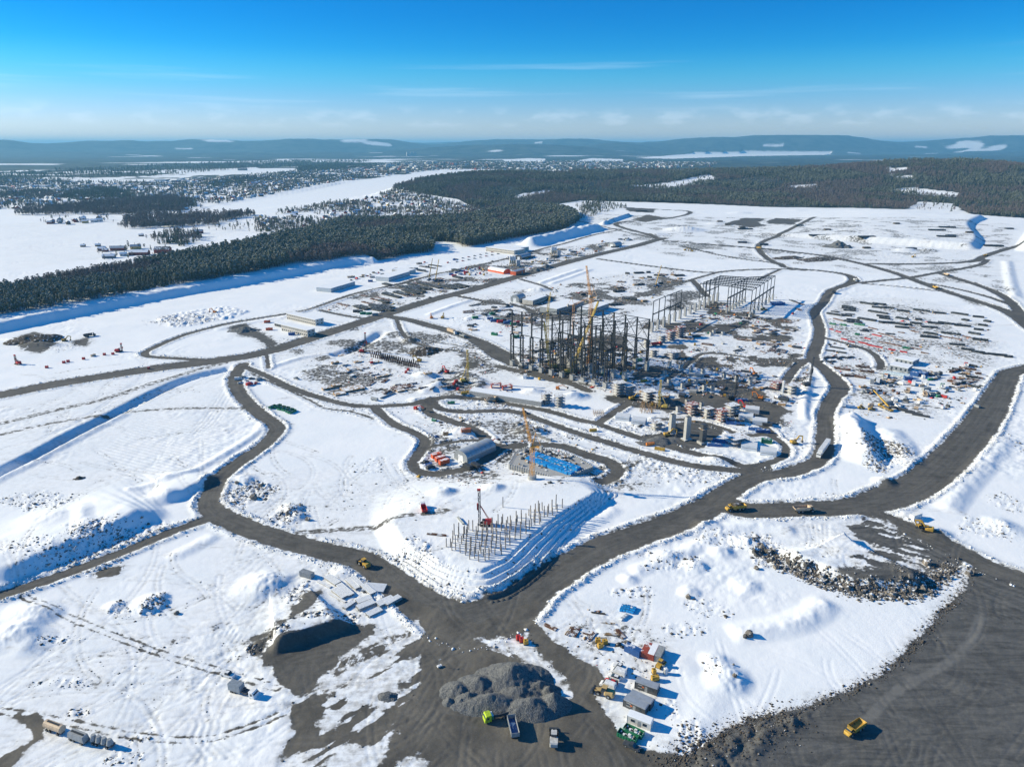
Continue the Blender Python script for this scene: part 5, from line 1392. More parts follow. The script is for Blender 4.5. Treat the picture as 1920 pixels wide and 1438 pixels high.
def pile_stack(L, n, layers, m):
    def f():
        out = []; me = MB().box(0, 0, 0, L, .34, .34).mesh('pile', m)
        sn = MB().box(0, 0, 0, L, .32, .07).mesh('snow_cover', SNOWR)
        for k in range(layers):
            for j in range(n): out.append(('pile', me, (), (random.uniform(-.3, .3), (j - (n - 1) / 2) * .46, .12 + k * .44)))
        for j in range(n): out.append(('snow_cover', sn, (), (0, (j - (n - 1) / 2) * .46, .12 + layers * .44 - .095)))
        return out
    return kind(('piles', L, n, layers, m.name), f)
def pipes(L, n, r, m):
    def f():
        me = MB().tube((-L / 2, 0, 0), (L / 2, 0, 0), r, n=10).mesh('pipe', m); out = []
        for j in range(n): out.append(('pipe', me, (), (random.uniform(-.4, .4), (j - (n - 1) / 2) * r * 2.15, r)))
        for j in range(n - 1): out.append(('pipe', me, (), (random.uniform(-.4, .4), (j - (n - 2) / 2) * r * 2.15, r * 2.75)))
        return out
    return kind(('pipes', L, n, r, m.name), f)
def scaffold(W, D, H, m):
    def f():
        out = []; nx = 3; n = max(2, int(H / 2))
        po = MB(); le = MB(); br = MB()
        for i in range(nx):
            for j in (-1, 1):
                po.tube((-W / 2 + W * i / (nx - 1), j * D / 2, 0), (-W / 2 + W * i / (nx - 1), j * D / 2, H + .8), .07, n=6)
        out.append(('post_frame', po.mesh('post_frame', STEEL)))
        for k in range(1, n + 1):
            z = H * k / n
            out.append(('platform', MB().box(0, 0, z - .12, W + .7, D + .7, .12).mesh('platform', m)))
            for j in (-1, 1): le.bar((-W / 2, j * D / 2, z + .9), (W / 2, j * D / 2, z + .9), .08)
            br.bar((-W / 2, -D / 2, z - H / n), (0, -D / 2, z), .07).bar((W / 2, -D / 2, z - H / n), (0, -D / 2, z), .07)
        out += [('guard_rail', le.mesh('guard_rail', STEEL)), ('brace', br.mesh('brace', STEEL)), ('core', MB().box(0, 0, 0, W * .62, D * .62, H * .93).mesh('core', CONC))]
        return out
    return kind(('scaffold', W, D, H, m.name), f)
def pier(w, d, h, base=1.7):
    def f(): return [('shaft', MB().box(0, 0, .5, w, d, h - .5).mesh('shaft', CONC)), ('footing', MB().box(0, 0, -.6, w * base, d * base, 1.3).mesh('footing', CONCS)), ('anchor_plate', MB().box(0, 0, h, w * .7, d * .7, .08).mesh('anchor_plate', STEEL))]
    return kind(('pier', w, d, h), f)
def crawler(m, mast, kindn='rig'):
    """piling rig or drill: tracks, house, tall lattice leader with backstays"""
    def f():
        out = []
        for s in (-1, 1):
            t = MB().loft([(-2.4, .35, .4, .8, .1), (-2.0, .35, .05, 1.0, .1), (2.0, .35, .05, 1.0, .1), (2.4, .35, .4, .8, .1)]); t.v = [(x, y + s * 1.4, z) for x, y, z in t.v]
            out.append(('track', t.mesh('track', TYRE)))
        out += [('house', MB().loft([(-3.2, 1.2, 1.2, 2.4, .2), (-2.8, 1.5, 1.1, 2.8, .2), (0, 1.5, 1.1, 2.6, .15), (1.0, 1.3, 1.1, 1.9, .1)]).mesh('house', m)), ('cab', MB().loft([(0, .5, 1.8, 3.1, .1), (1.4, .5, 1.6, 3.0, .1)]).mesh('cab', GLASS)),
                ('leader', MB().lattice((2.6, 0, .2), (2.6, 0, mast), 1.0, .13, max(6, int(mast / 1.3))).mesh('leader', DGREY if kindn == 'rig' else m)), ('head', MB().box(2.7, 0, mast, 1.6, 1.0, .8).mesh('head', m)),
                ('hammer', MB().box(3.3, 0, mast * .45, .9, .9, mast * .18).mesh('hammer', m)), ('backstay', MB().bar((-2.0, .9, 2.4), (2.4, .3, mast * .6), .22).bar((-2.0, -.9, 2.4), (2.4, -.3, mast * .6), .22).mesh('backstay', m))]
        return out
    return kind(('crawler', m.name, mast, kindn), f)
def crane_truck(m, boomL, ang):
    def f():
        a = math.radians(ang)
        return [('carrier', MB().box(0, 0, .9, 11, 2.6, .6).mesh('carrier', m)), ('cab', MB().loft([(4.6, 1.2, 1.2, 2.6, .1), (5.8, 1.2, .9, 2.5, .15), (6.1, 1.1, .8, 1.8, .1)]).mesh('cab', m)), ('turntable', MB().box(-1.5, 0, 1.5, 4.0, 2.4, 1.5).mesh('turntable', DGREY)),
                ('boom', MB().bar((-2.5, 0, 2.6), (-2.5 + math.cos(a) * boomL * .55, 0, 2.6 + math.sin(a) * boomL * .55), .8, 1.0).bar((-2.5 + math.cos(a) * boomL * .5, 0, 2.6 + math.sin(a) * boomL * .5), (-2.5 + math.cos(a) * boomL, 0, 2.6 + math.sin(a) * boomL), .55, .7).mesh('boom', YEL)),
                ('hook_block', MB().bar((-2.5 + math.cos(a) * boomL, 0, 2.6 + math.sin(a) * boomL), (-2.5 + math.cos(a) * boomL, 0, 1.2 + math.sin(a) * boomL), .2).mesh('hook_block', STEEL))] + wheels((4.4, 2.6, -1.6, -3.2, -4.6), 1.1, .7, .5)
    return kind(('crane_truck', m.name, boomL, ang), f)
def lattice_crane(m, boomL, ang, m2=None):
    def f():
        a = math.radians(ang); out = []
        for s in (-1, 1):
            t = MB().loft([(-4, .5, .5, 1.0, .1), (-3.5, .5, .05, 1.3, .1), (3.5, .5, .05, 1.3, .1), (4, .5, .5, 1.0, .1)]); t.v = [(x, y + s * 2.6, z) for x, y, z in t.v]
            out.append(('track', t.mesh('track', TYRE)))
        tip = (1.5 + math.cos(a) * boomL, 0, 2 + math.sin(a) * boomL)
        out += [('house', MB().loft([(-5, 1.4, 1.6, 3.4, .2), (-1, 1.6, 1.4, 3.6, .2), (2, 1.5, 1.4, 3.0, .15)]).mesh('house', m)), ('counterweight', MB().box(-5.6, 0, 1.5, 1.6, 3.6, 2.2).mesh('counterweight', DGREY)),
                ('boom', MB().lattice((1.5, 0, 2), tip, 1.7, .2, max(8, int(boomL / 2.2)), .9).mesh('boom', m)), ('mast', MB().bar((-3, 0, 3.4), (-6, 0, 12), .35).bar((-6, 0, 12), tip, .07).mesh('mast', m2 or DGREY)),
                ('hoist_rope', MB().bar(tip, (tip[0], 0, tip[2] * .45), .09).mesh('hoist_rope', DGREY)), ('hook_block', MB().box(tip[0], 0, tip[2] * .45 - 1, .6, .4, 1.0).mesh('hook_block', YEL))]
        return out
    return kind(('lattice_crane', m.name, boomL, ang), f)
def tower_crane(m, H, jibL, ang, w=1.9, base='block', jm=None):
    def f():
        a = math.radians(ang); t = w * .062
        tip = (math.cos(a) * jibL, 0, H + 1 + math.sin(a) * jibL)
        out = [('mast', MB().lattice((0, 0, 1.5), (0, 0, H), w, t, int(H / w * .6)).mesh('mast', m)), ('cab', MB().box(.9, w * .7, H, 1.6, 1.4, 2.0).mesh('cab', WHITE), [('window', MB().box(1.5, w * .7, H + .6, .8, 1.45, 1.0).mesh('window', GLASS))]),
               ('slewing_ring', MB().tube((0, 0, H - .6), (0, 0, H + .4), w * .7, n=12).mesh('slewing_ring', m)), ('jib', MB().lattice((w * .4, 0, H + 1), tip, w * .8, t * .9, max(8, int(jibL / 2.2)), w * .35).mesh('jib', jm or m)),
               ('counter_jib', MB().box(-3.2, 0, H + .2, 6.2, w * .8, .5).mesh('counter_jib', m)), ('counterweight', MB().box(-5.6, 0, H - .8, 1.3, w, 2.4).mesh('counterweight', CONC)),
               ('a_frame', MB().bar((0, 0, H), (-2, 0, H + 8), .25).bar((-2, 0, H + 8), (-5.8, 0, H + .6), .14).bar((-2, 0, H + 8), tip, .07).mesh('a_frame', m))]
        if base == 'block': out.append(('base', MB().tube((0, 0, -1), (0, 0, 2.6), w * 1.35, n=12).mesh('base', CONC)))
        else: out.append(('base', MB().box(0, 0, -.5, w * 3, w * 3, 2.0).mesh('base', CONC)))
        return out
    return kind(('tower', m.name, H, jibL, ang, w), f)
def silo_plant(n, m):
    def f():
        out = []
        for k in range(n):
            x = (k - (n - 1) / 2) * 3.4
            out.append(('silo', MB().tube((x, 0, 5), (x, 0, 14), 1.5, n=14).tube((x, 0, 3.2), (x, 0, 5), .4, 1.5, n=14).mesh('silo', WHITE), [('silo_cap', MB().tube((x, 0, 14), (x, 0, 14.8), 1.5, .5, n=14).mesh('silo_cap', WHITE))]))
            out.append(('silo_leg', MB().bar((x - 1.1, -1, 0), (x - 1.1, -1, 5.5), .3).bar((x + 1.1, -1, 0), (x + 1.1, -1, 5.5), .3).bar((x - 1.1, 1, 0), (x - 1.1, 1, 5.5), .3).bar((x + 1.1, 1, 0), (x + 1.1, 1, 5.5), .3).box(x, -1.52, 5.2, 1.5, .1, 3.6).mesh('silo_leg', m)))
        out.append(('mixer_house', MB().box(n * 1.9 + 3, 0, 0, 5, 5, 8).box(n * 1.9 + 3, 0, 8, 5.3, 5.3, .3).mesh('mixer_house', LROOF)))
        out.append(('conveyor', MB().bar((n * 1.9 + 14, 0, 1), (n * 1.9 + 4, 0, 9), 1.1, .8).mesh('conveyor', GREYP)))
        return out
    return kind(('silo', n, m.name), f)
def shed(L, W, H, wallm, roofm=None):
    def f():
        o = MB().prism([(-L / 2, 0), (L / 2, 0), (L / 2, H), (-L / 2, H)], -W / 2, W / 2)
        return [('wall', o.mesh('wall', wallm)), ('roof', MB().add([(-L / 2 - .2, -W / 2 - .2, H - .02), (L / 2 + .2, -W / 2 - .2, H - .02), (L / 2 + .2, W / 2 + .2, H - .02), (-L / 2 - .2, W / 2 + .2, H - .02), (-L / 2 - .2, 0, H + .9), (L / 2 + .2, 0, H + .9)],
                [(0, 1, 5, 4), (2, 3, 4, 5), (3, 0, 4), (1, 2, 5), (3, 2, 1, 0)]).mesh('roof', roofm or SNOWR)), ('door', MB().box(L * .2, -W / 2 - .03, 0, 3.0, .1, H * .8).mesh('door', GREYP))]
    return kind(('shed', L, W, H, wallm.name, roofm.name if roofm else ''), f)
def boom_lift(m):
    def f(): return [('chassis', MB().box(0, 0, .5, 2.6, 2.0, .6).mesh('chassis', m)), ('turret', MB().box(-.4, 0, 1.1, 2.2, 1.8, 1.1).mesh('turret', m)), ('boom', MB().bar((-.8, 0, 2.1), (3.5, 0, 3.6), .45).bar((3.5, 0, 3.6), (7.0, 0, 2.2), .35).mesh('boom', m)), ('basket', MB().box(7.4, 0, 1.4, 1.0, 1.8, 1.1).mesh('basket', STEEL))] + wheels((.9, -.9), .95, .45, .35)
    return kind(('boom_lift', m.name), f)
def tarp_roll(L, m, r=.55):
    def f():
        t = MB()
        t.loft([(-L / 2, r * .8, 0, r * 1.1, r * .4), (-L / 2 + .3, r, 0, r * 1.7, r * .5), (-L / 6, r * 1.05, 0, r * 1.6, r * .5), (L / 6, r, 0, r * 1.75, r * .5), (L / 2 - .3, r, 0, r * 1.6, r * .5), (L / 2, r * .8, 0, r * 1.0, r * .4)])
        b = MB()
        for x in (-L * .3, 0, L * .3): b.box(x, 0, r * 1.55, .12, r * 1.3, .2)
        return [('bundle', t.mesh('bundle', m)), ('strap', b.mesh('strap', DGREY))]
    return kind(('tarp', L, m.name, r), f)
def gravel_mat():
    g = NT('crushed_rock')
    p = g.pos()
    v = g.n.new('ShaderNodeTexVoronoi'); v.inputs['Scale'].default_value = 3.4; g.l.new(p, v.inputs['Vector'])
    n = g.noise(p, 1.8, 7, .7)
    c = g.mix(g.ss(n, .3, .7), (.050, .058, .068), (.185, .19, .19))
    c = g.mix(g.math('MULTIPLY', g.ss(v.outputs['Color'], .2, .9), .6), c, (.26, .26, .25))
    h = g.math('ADD', g.math('MULTIPLY', v.outputs['Distance'], -.5), g.math('MULTIPLY', n, .5))
    g.bump(h, .9, .5)
    return g.fin(c, .9, .2)
GRAVEL = gravel_mat()
DARKROCK = mat('dark_rock', (.075, .068, .062), .9, 0, .2, .5, .8, .2)
def heap_mesh(name, fn, x0, x1, y0, y1, step, m, base=-.5):
    nx, ny = int((x1 - x0) / step) + 1, int((y1 - y0) / step) + 1
    X, Y = np.meshgrid(np.linspace(x0, x1, nx), np.linspace(y0, y1, ny), indexing='ij')
    H = fn(X, Y)
    idx = np.arange(nx * ny).reshape(nx, ny)
    q = np.stack([idx[:-1, :-1], idx[1:, :-1], idx[1:, 1:], idx[:-1, 1:]], -1).reshape(-1, 4)
    keep = (H.reshape(-1)[q] > base + .05).any(1)
    q = q[keep]
    u, inv = np.unique(q, return_inverse=True)
    co = np.stack([X, Y, H], -1).reshape(-1, 3)[u]
    me = bpy.data.meshes.new(name); me.from_pydata(co.tolist(), [], inv.reshape(-1, 4).tolist())
    me.materials.append(m); me.polygons.foreach_set('use_smooth', np.ones(len(me.polygons), bool)); me.update()
    return me
# ------------------------------------------------------------------ the tall steel skeleton of the mill building
def zoomed(x0, y0, k):
    return lambda x, y: (x0 + x / k, y0 + y / k)
def frame_column(H, Hlow, d, pierh, pw=2.6):
    """twin laced lower legs up to the crane rail, single post above; origin on the ground"""
    lo, up = MB(), MB()
    for s in (-1, 1): lo.box(s * d / 2, 0, pierh, .75, .9, Hlow - pierh)
    n = int((Hlow - pierh) / 2.4)
    for k in range(n):
        z0 = pierh + (Hlow - pierh) * k / n; z1 = pierh + (Hlow - pierh) * (k + 1) / n
        lo.bar((-d / 2, 0, z0 if k % 2 else z1), (d / 2, 0, z1 if k % 2 else z0), .22); lo.bar((-d / 2, 0, z1), (d / 2, 0, z1), .2)
    lo.box(0, 0, Hlow, d + .9, 1.1, .8)
    up.box(0, 0, Hlow + .8, .85, .95, H - Hlow - .8)
    return lo.mesh('column', STEEL), up.mesh('upper_post', STEEL)
Zm = zoomed(940, 560, 6.4)
def row(za, zb, n):
    a, b = np.array(G(*Zm(*za))), np.array(G(*Zm(*zb)))
    return [a + (b - a) * k / (n - 1) for k in range(n)]
rowA = row((130, 800), (1245, 1068), 10)
rowB = row((690, 790), (1475, 985), 7)
rowC = row((945, 672), (1740, 862), 7)
fdir = math.atan2(rowA[-1][1] - rowA[0][1], rowA[-1][0] - rowA[0][0])
frame = link('mill_skeleton', None, None, tuple(rowA[0] - np.array((0, 0, .05))))
tag(frame, 'tall dark steel skeleton of a mill building rising on pale concrete footings', 'building')
FO = np.array(frame.location)
def fpart(name, me, p, rz=0.0, parent=None):
    o = link(name, me, frame if parent is None else parent, tuple(np.array(p) - (FO if parent is None else 0)), rz); return o
HS = {'A': (46, 26, 3.4, 4.6), 'B': (45, 26, 3.0, 7.5), 'C': (42, 24, 2.6, 8.0)}
ftm = {k: MB().box(0, 0, 0, 3.0, 2.8, h[3]).mesh('footing', CONC) for k, h in HS.items()}
pad = MB().box(0, 0, -.5, 7.5, 4.6, 1.6).mesh('foundation_pad', CONCS)
for key, rw in (('A', rowA), ('B', rowB), ('C', rowC)):
    H, HL, d, ph = HS[key]
    cm, um = frame_column(H, HL, d, ph)
    for k, p in enumerate(rw):
        fpart('footing', ftm[key], p, fdir)
        if key == 'A' and k in (7, 8): fpart('foundation_pad', pad, p, fdir)
        c = fpart('column', cm, p, fdir + (math.pi / 2 if key != 'A' else math.pi / 2))
        if not (key == 'A' and k == 9): link('upper_post', um, c)
def fbar(name, p, q, w, h=None):
    m = MB().bar(tuple(np.array(p) - FO), tuple(np.array(q) - FO), w, h); link(name, m.mesh(name, STEEL), frame)
up = lambda p, z: np.array((p[0], p[1], p[2] + z))
for key, rw in (('A', rowA), ('B', rowB), ('C', rowC)):
    H, HL, d, ph = HS[key]
    for k in range(len(rw) - 1):
        last = key == 'A' and k == 8
        if not last: fbar('roof_beam', up(rw[k], H - .4), up(rw[k + 1], H - .4), .18 if key == 'A' and k < 6 else .3, .25 if key == 'A' and k < 6 else .5)
        fbar('crane_beam', up(rw[k], HL + 1.2), up(rw[k + 1], HL + 1.2), .4, .5 if key == 'A' else .9)
        if k % 2 == 0 or key != 'A': fbar('side_rail', up(rw[k], HL * .62), up(rw[k + 1], HL * .62), .3, .4)
        if (key, k) in (('A', 4), ('B', 5), ('B', 2), ('C', 5), ('C', 4), ('B', 4), ('A', 6), ('C', 2)):
            for z0, z1 in ((ph, HL * .62), (HL * .62, HL), (HL + 1.5, H - 1)):
                fbar('brace', up(rw[k], z0), up(rw[k + 1], z1), .3); fbar('brace', up(rw[k], z1), up(rw[k + 1], z0), .3)
for k in range(7):
    # roof trusses between the rows
    for ra, rb, za, zb in ((rowA[min(9, k + 2)], rowB[k], 45.4, 44.4), (rowB[k], rowC[k], 44.4, 41.4)):
        if k in (1, 4) and ra is not rowB[k]: continue
        m = MB(); a, b = up(ra, za) - FO, up(rb, zb) - FO
        m.bar(a, b, .35); m.bar(a - (0, 0, 2.6), b - (0, 0, 2.6), .3)
        for j in range(6):
            q0, q1 = a + (b - a) * j / 6, a + (b - a) * (j + 1) / 6
            m.bar(q0 if j % 2 else q0 - (0, 0, 2.6), q1 - (0, 0, 2.6) if j % 2 else q1, .2)
        link('roof_truss', m.mesh('roof_truss', STEEL), frame)
    if k % 2 == 0:
        fbar('floor_beam', up(rowB[k], 18), up(rowC[k], 17), .4, .6); fbar('floor_beam', up(rowB[k], 11), up(rowC[k], 10), .35, .5)
for k in range(6):
    for z in (8, 15, 22, 33):
        a0, b0 = rowB[k] * .62 + rowC[k] * .38, rowB[k + 1] * .62 + rowC[k + 1] * .38
        if (k * 7 + z) % 3: fbar('floor_beam', up(a0, z), up(b0, z), .35, .5)
        if (k + z) % 2: fbar('floor_beam', up(rowA[k + 2], z), up(a0, z), .3, .45)
    fbar('inner_post', up(rowB[k] * .62 + rowC[k] * .38, 0), up(rowB[k] * .62 + rowC[k] * .38, 36 - (k % 3) * 5), .6)
    fbar('inner_post', up(rowA[k + 3] * .5 + rowB[k + 1] * .5, 0), up(rowA[k + 3] * .5 + rowB[k + 1] * .5, 30 - (k % 2) * 8), .55)
    fbar('brace', up(rowA[k + 3] * .5 + rowB[k + 1] * .5, 6), up(rowB[k + 1], 20), .25); fbar('brace', up(rowA[k + 3], 6), up(rowA[k + 3] * .5 + rowB[k + 1] * .5, 20), .25)
# ------------------------------------------------------------------ the far steel hall on tall white piers
Zh = zoomed(1190, 500, 6.857)
def hrow(za, zb, n):
    a, b = np.array(G(*Zh(*za))), np.array(G(*Zh(*zb)))
    return [a + (b - a) * k / (n - 1) for k in range(n)]
L1 = hrow((220, 838), (1062, 442), 14)
L2 = hrow((1180, 592), (1412, 462), 7)
L3 = hrow((1478, 645), (1772, 428), 7)
hall = link('steel_hall', None, None, tuple(L2[0] - np.array((0, 0, .05))))
tag(hall, 'open dark steel portal hall with roof purlins standing on rows of white concrete piers', 'building')
HO = np.array(hall.location)
hdir = math.atan2(L1[-1][1] - L1[0][1], L1[-1][0] - L1[0][0])
def hbar(name, p, q, w, h=None):
    link(name, MB().bar(tuple(np.array(p) - HO), tuple(np.array(q) - HO), w, h).mesh(name, STEEL), hall)
pm = MB().box(0, 0, -.5, 2.6, 2.2, 10.0).mesh('pier', CONC); pm2 = MB().box(0, 0, -.5, 2.4, 2.0, 6.5).mesh('pier', CONC)
for k, p in enumerate(L1):
    link('pier', pm, hall, tuple(p - HO), hdir)
    if k in (6, 7, 8, 9): continue
    H = 30 if k < 6 else 29
    link('column', MB().box(0, 0, 9.5, .7, .8, 9).box(.75, 0, 9.5, .4, .5, 9).box(0, 0, 18.5, .55, .6, H - 18.5).mesh('column', STEEL), hall, tuple(p - HO), hdir)
for k in range(5): hbar('eaves_beam', up(L1[k], 29.8), up(L1[k + 1], 29.8), .4, .6); hbar('crane_beam', up(L1[k], 17), up(L1[k + 1], 17), .5, 1.0)
for k in range(10, 13): hbar('crane_beam', up(L1[k], 17), up(L1[k + 1], 17), .5, 1.0)
for r in (L2, L3):
    for k, p in enumerate(r):
        link('pier', pm2, hall, tuple(p - HO), hdir)
        link('column', MB().box(0, 0, 6, .7, .8, 10).box(.9, 0, 6, .4, .5, 10).box(0, 0, 16, .55, .6, 12).mesh('column', STEEL), hall, tuple(p - HO), hdir)
        if k < 6:
            hbar('crane_beam', up(p, 15.5), up(r[k + 1], 15.5), .7, 1.5); hbar('eaves_beam', up(p, 27.8), up(r[k + 1], 27.8), .4, .6)
            if k % 2 == 0: hbar('brace', up(p, 6), up(r[k + 1], 15), .25); hbar('brace', up(p, 15), up(r[k + 1], 6), .25)
L1r = [L1[-1] + (L1[10] - L1[-1]) * (6 - k) / 4.2 for k in range(7)]
for k in range(7):
    a, b, c = up(L1r[k], 29), up(L2[k], 28.6), up(L3[k], 27.8)
    hbar('roof_beam', a, b, .45, .9); hbar('roof_beam', b, c, .45, .9)
    if k not in (4, 6) : link('column', MB().box(0, 0, 0, .55, .6, 20).mesh('column', STEEL), hall, tuple(up(L1r[k], 9) - HO), hdir)
    if k < 6:
        for j in range(1, 11):
            f = j / 11
            hbar('purlin', a + (b - a) * f, up(L1r[k + 1], 29) + (up(L2[k + 1], 28.6) - up(L1r[k + 1], 29)) * f, .22, .3)
            hbar('purlin', b + (c - b) * f, up(L2[k + 1], 28.6) + (up(L3[k + 1], 27.8) - up(L2[k + 1], 28.6)) * f, .22, .3)
# ------------------------------------------------------------------ cranes at the frame
def put(parts, name, a, b, label, cat, group=None, sink=.06):
    """stand a thing between two picture points, heading from a to b"""
    loc, rz, L = between(a, b)
    return spawn(parts, name, loc, rz, label, cat, group)
def put1(parts, name, p, rz, label, cat, group=None, scale=1.0):
    return spawn(parts, name, at(*p), rz, label, cat, group, scale)
LCY = mat('crane_yellow', (.66, .47, .10), .5); LCO = mat('crane_orange', (.62, .33, .12), .5)
put1(tower_crane(LCO, 57, 24, 76, 2.3, 'cross'), 'tower_crane', (1104, 688), 2.4, 'slender orange and white lattice tower crane rising behind the tall steel skeleton', 'crane')
put1(lattice_crane(LCY, 58, 68, STEEL), 'crawler_crane', (1067, 700), .35, 'big yellow lattice boom crawler crane leaning right inside the tall steel skeleton', 'crane')
put1(lattice_crane(LCY, 36, 82, STEEL), 'crawler_crane', (1034, 690), 2.9, 'thin yellow boom crane standing by the left columns of the steel skeleton', 'crane')
put1(tower_crane(LCY, 34, 16, 66, 1.7, 'cross'), 'tower_crane', (1026, 655), 1.2, 'short pale yellow tower crane behind the left half of the steel skeleton', 'crane')
put1(tower_crane(LCO, 30, 18, 20, 1.7, 'cross'), 'tower_crane', (1074, 632), .3, 'orange tower crane with low jib behind the middle of the steel skeleton', 'crane')
put1(crane_truck(BLUE, 26, 62), 'mobile_crane', (1231, 537), .9, 'yellow telescopic boom crane on a blue carrier near the far steel hall', 'crane')
for k, (p, lab) in enumerate((((652, 530), 'left one of two upright yellow telescopic cranes beside the main road'), ((664, 532), 'right one of two upright yellow telescopic cranes beside the main road'))):
    put1(crane_truck(BLUE, 27, 78), 'mobile_crane', (p[0] + 156, p[1] - 4), .2 + k * .2, lab, 'crane')
# ------------------------------------------------------------------ crane, foundation and hall in the middle
put1(tower_crane(mat('tower_orange', (.62, .30, .05), .5), 19, 20, 72, 1.7), 'tower_crane', (997.5, 899), 2.5, 'orange slewing crane with raised jib on a round concrete base', 'crane')
fz = 3.4
fpoly = UP([(954, 877), (1052, 906), (1112, 881), (1074, 859), (996, 842), (968, 853)], 0.5)
f0 = G(1030, 877)
found = link('foundation', None, None, (f0[0], f0[1], f0[2] - .3))
tag(found, 'grey ribbed concrete machine foundation under construction beside the orange crane', 'foundation')
loc2 = [(x - f0[0], y - f0[1]) for x, y in fpoly]
n_ = len(loc2)
link('base_slab', MB().add([(x, y, -.5) for x, y in loc2] + [(x, y, fz - .5) for x, y in loc2], [tuple(range(n_)), tuple(range(2 * n_ - 1, n_ - 1, -1))] + [(k, (k + 1) % n_, n_ + (k + 1) % n_, n_ + k) for k in range(n_)]).mesh('base_slab', CONC), found)
rib = MB().box(0, 0, -.3, .55, .5, fz + .5).mesh('wall_rib', CONCS)
for k in range(n_):
    a, b = np.array(loc2[k]), np.array(loc2[(k + 1) % n_])
    m = int(np.hypot(*(b - a)) / 1.5)
    for j in range(m):
        p = a + (b - a) * (j + .5) / m
        link('wall_rib', rib, found, (p[0], p[1], 0), math.atan2(b[1] - a[1], b[0] - a[0]))
R_ = random.Random(8)
for k in range(300):
    w = [R_.random() for _ in loc2]; s = sum(w)
    x, y = sum(a * p[0] for a, p in zip(w, loc2)) / s, sum(a * p[1] for a, p in zip(w, loc2)) / s
    x *= 1.75; y *= 1.6
    if not in_poly(np.array([x]), np.array([y]), np.array(loc2) * .93)[0]: continue
    L, W, H = R_.uniform(.5, 2.4), R_.uniform(.4, 1.4), R_.uniform(.2, 1.1)
    link('formwork', MB().box(0, 0, 0, L, W, H).mesh('formwork', (WOOD, CONC, DGREY, CONCS)[k % 4]), found, (x, y, fz - .5), R_.choice((.6, 2.17)) + R_.uniform(-.1, .1))
for lab, a, b in (('near one of two bright blue tarpaulin strips over the concrete foundation', (989, 858), (1074, 887)), ('far one of two bright blue tarpaulin strips over the concrete foundation', (1000, 850), (1086, 879))):
    a, b = np.array(U(*a, f0[2] + fz)), np.array(U(*b, f0[2] + fz))
    L = np.hypot(*(b - a)); t = MB(); n = 15
    for k in range(n):
        t.box(-L / 2 + L * (k + .5) / n, R_.uniform(-.15, .15), 0, L / n * 1.02, 4.4 + R_.uniform(-.3, .3), R_.uniform(1.3, 1.6), R_.uniform(-.02, .02), .9)
    o = link('tarpaulin', t.mesh('tarpaulin', TARP), None, ((a[0] + b[0]) / 2, (a[1] + b[1]) / 2, f0[2] + fz - .75), math.atan2(b[1] - a[1], b[0] - a[0]))
    tag(o, lab, 'tarpaulin', 'tarpaulins on the foundation')
put(arched_hall(24, 10.5, 6.2, LROOF, GREYP), 'arched_hall', (869, 862), (913, 841), 'grey round-roofed storage hall beside the red containers', 'hall')
for lab, a, b in (('rearmost of three orange-red containers left of the grey arched hall', (808, 860), (829, 854)), ('middle of three orange-red containers left of the grey arched hall', (815, 866), (836, 860)), ('front of three orange-red containers left of the grey arched hall', (822, 872), (843, 866))):
    put(container(ORC), 'container', a, b, lab, 'container', 'orange-red containers by the arched hall')
put(container(DGREY), 'container', (868, 874), (886, 882), 'left black container in front of the grey arched hall', 'container')
put(container(DGREY), 'container', (884, 872), (900, 880), 'right black container in front of the grey arched hall', 'container')
put(car(DGREY, 'pickup'), 'pickup_truck', (790, 869), (803, 866), 'black pickup on the bend left of the orange-red containers', 'pickup')
put(car(DGREY, 'van'), 'van', (801, 880), (814, 876), 'black van below the orange-red containers on the icy bend', 'van')
put(boom_lift(RED), 'telehandler', (915, 838), (925, 834), 'red boom lift behind the grey arched hall', 'lift')
put(container(mat('brick_orange', (.42, .14, .07), .6, 0, .3, .15, 1.2, .2)), 'container', (864, 809), (884, 810), 'lone brick-orange container standing above the grey arched hall', 'container')
put(slab_stack(3, 2.2, 2.2, WOOD), 'timber_crate', (830, 815), (842, 814), 'brown timber crate stack below the lone brick-orange container', 'crate')
put(generator(GRN), 'generator', (810, 789), (818, 790), 'small green generator above the brick-orange container', 'generator')
for k, p in enumerate(((1010, 817), (1020, 822), (1029, 826))):
    auto(put1(slab_stack(3.6, 1.6, 2.0, CONCS), 'concrete_block', p, -.5, '', 'block'), ('grey concrete barrier block', 'behind the orange slewing crane', 'concrete block', 'concrete blocks behind the crane'))
# ------------------------------------------------------------------ pile field on the terrace, piling rig
pp = UP([(828, 1026), (905, 1058), (940, 1040), (990, 1000), (1056, 952), (1044, 944), (985, 962), (905, 990), (880, 992), (850, 1000)], PLAT_Z)
R_ = random.Random(21)
ux = np.array((1.0, .32)); ux /= np.hypot(*ux); uy = np.array((-.35, 1.0)); uy /= np.hypot(*uy)
c0 = pp.mean(0); n_p = 0
pile_m = [MB().box(0, 0, -.5, .36, .36, h + .5).mesh('concrete_pile', mat('brown_concrete', (.27, .24, .21), .9)) for h in (3.4, 4.2, 4.9, 5.6)]
for i in range(-24, 25):
    for j in range(-12, 13):
        q = c0 + ux * (i * 2.25 + (j % 2) * 1.1 + R_.uniform(-.5, .5)) + uy * (j * 3.0 + R_.uniform(-.6, .6))
        if in_poly(q[None, 0], q[None, 1], pp)[0] and R_.random() < .86:
            o = link('concrete_pile', pile_m[R_.randrange(4)], None, (q[0], q[1], ground_z(*q)), fdir)
            o.rotation_euler = (R_.uniform(-.02, .02), R_.uniform(-.02, .02), .3)
            tag(o, 'slim upright brown concrete pile in the pile field above the terraces', 'pile', 'concrete piles above the terraced slope'); n_p += 1
o = link('concrete_pile', pile_m[3], None, at(943, 951)); tag(o, 'single concrete pile standing apart behind the pile field', 'pile')
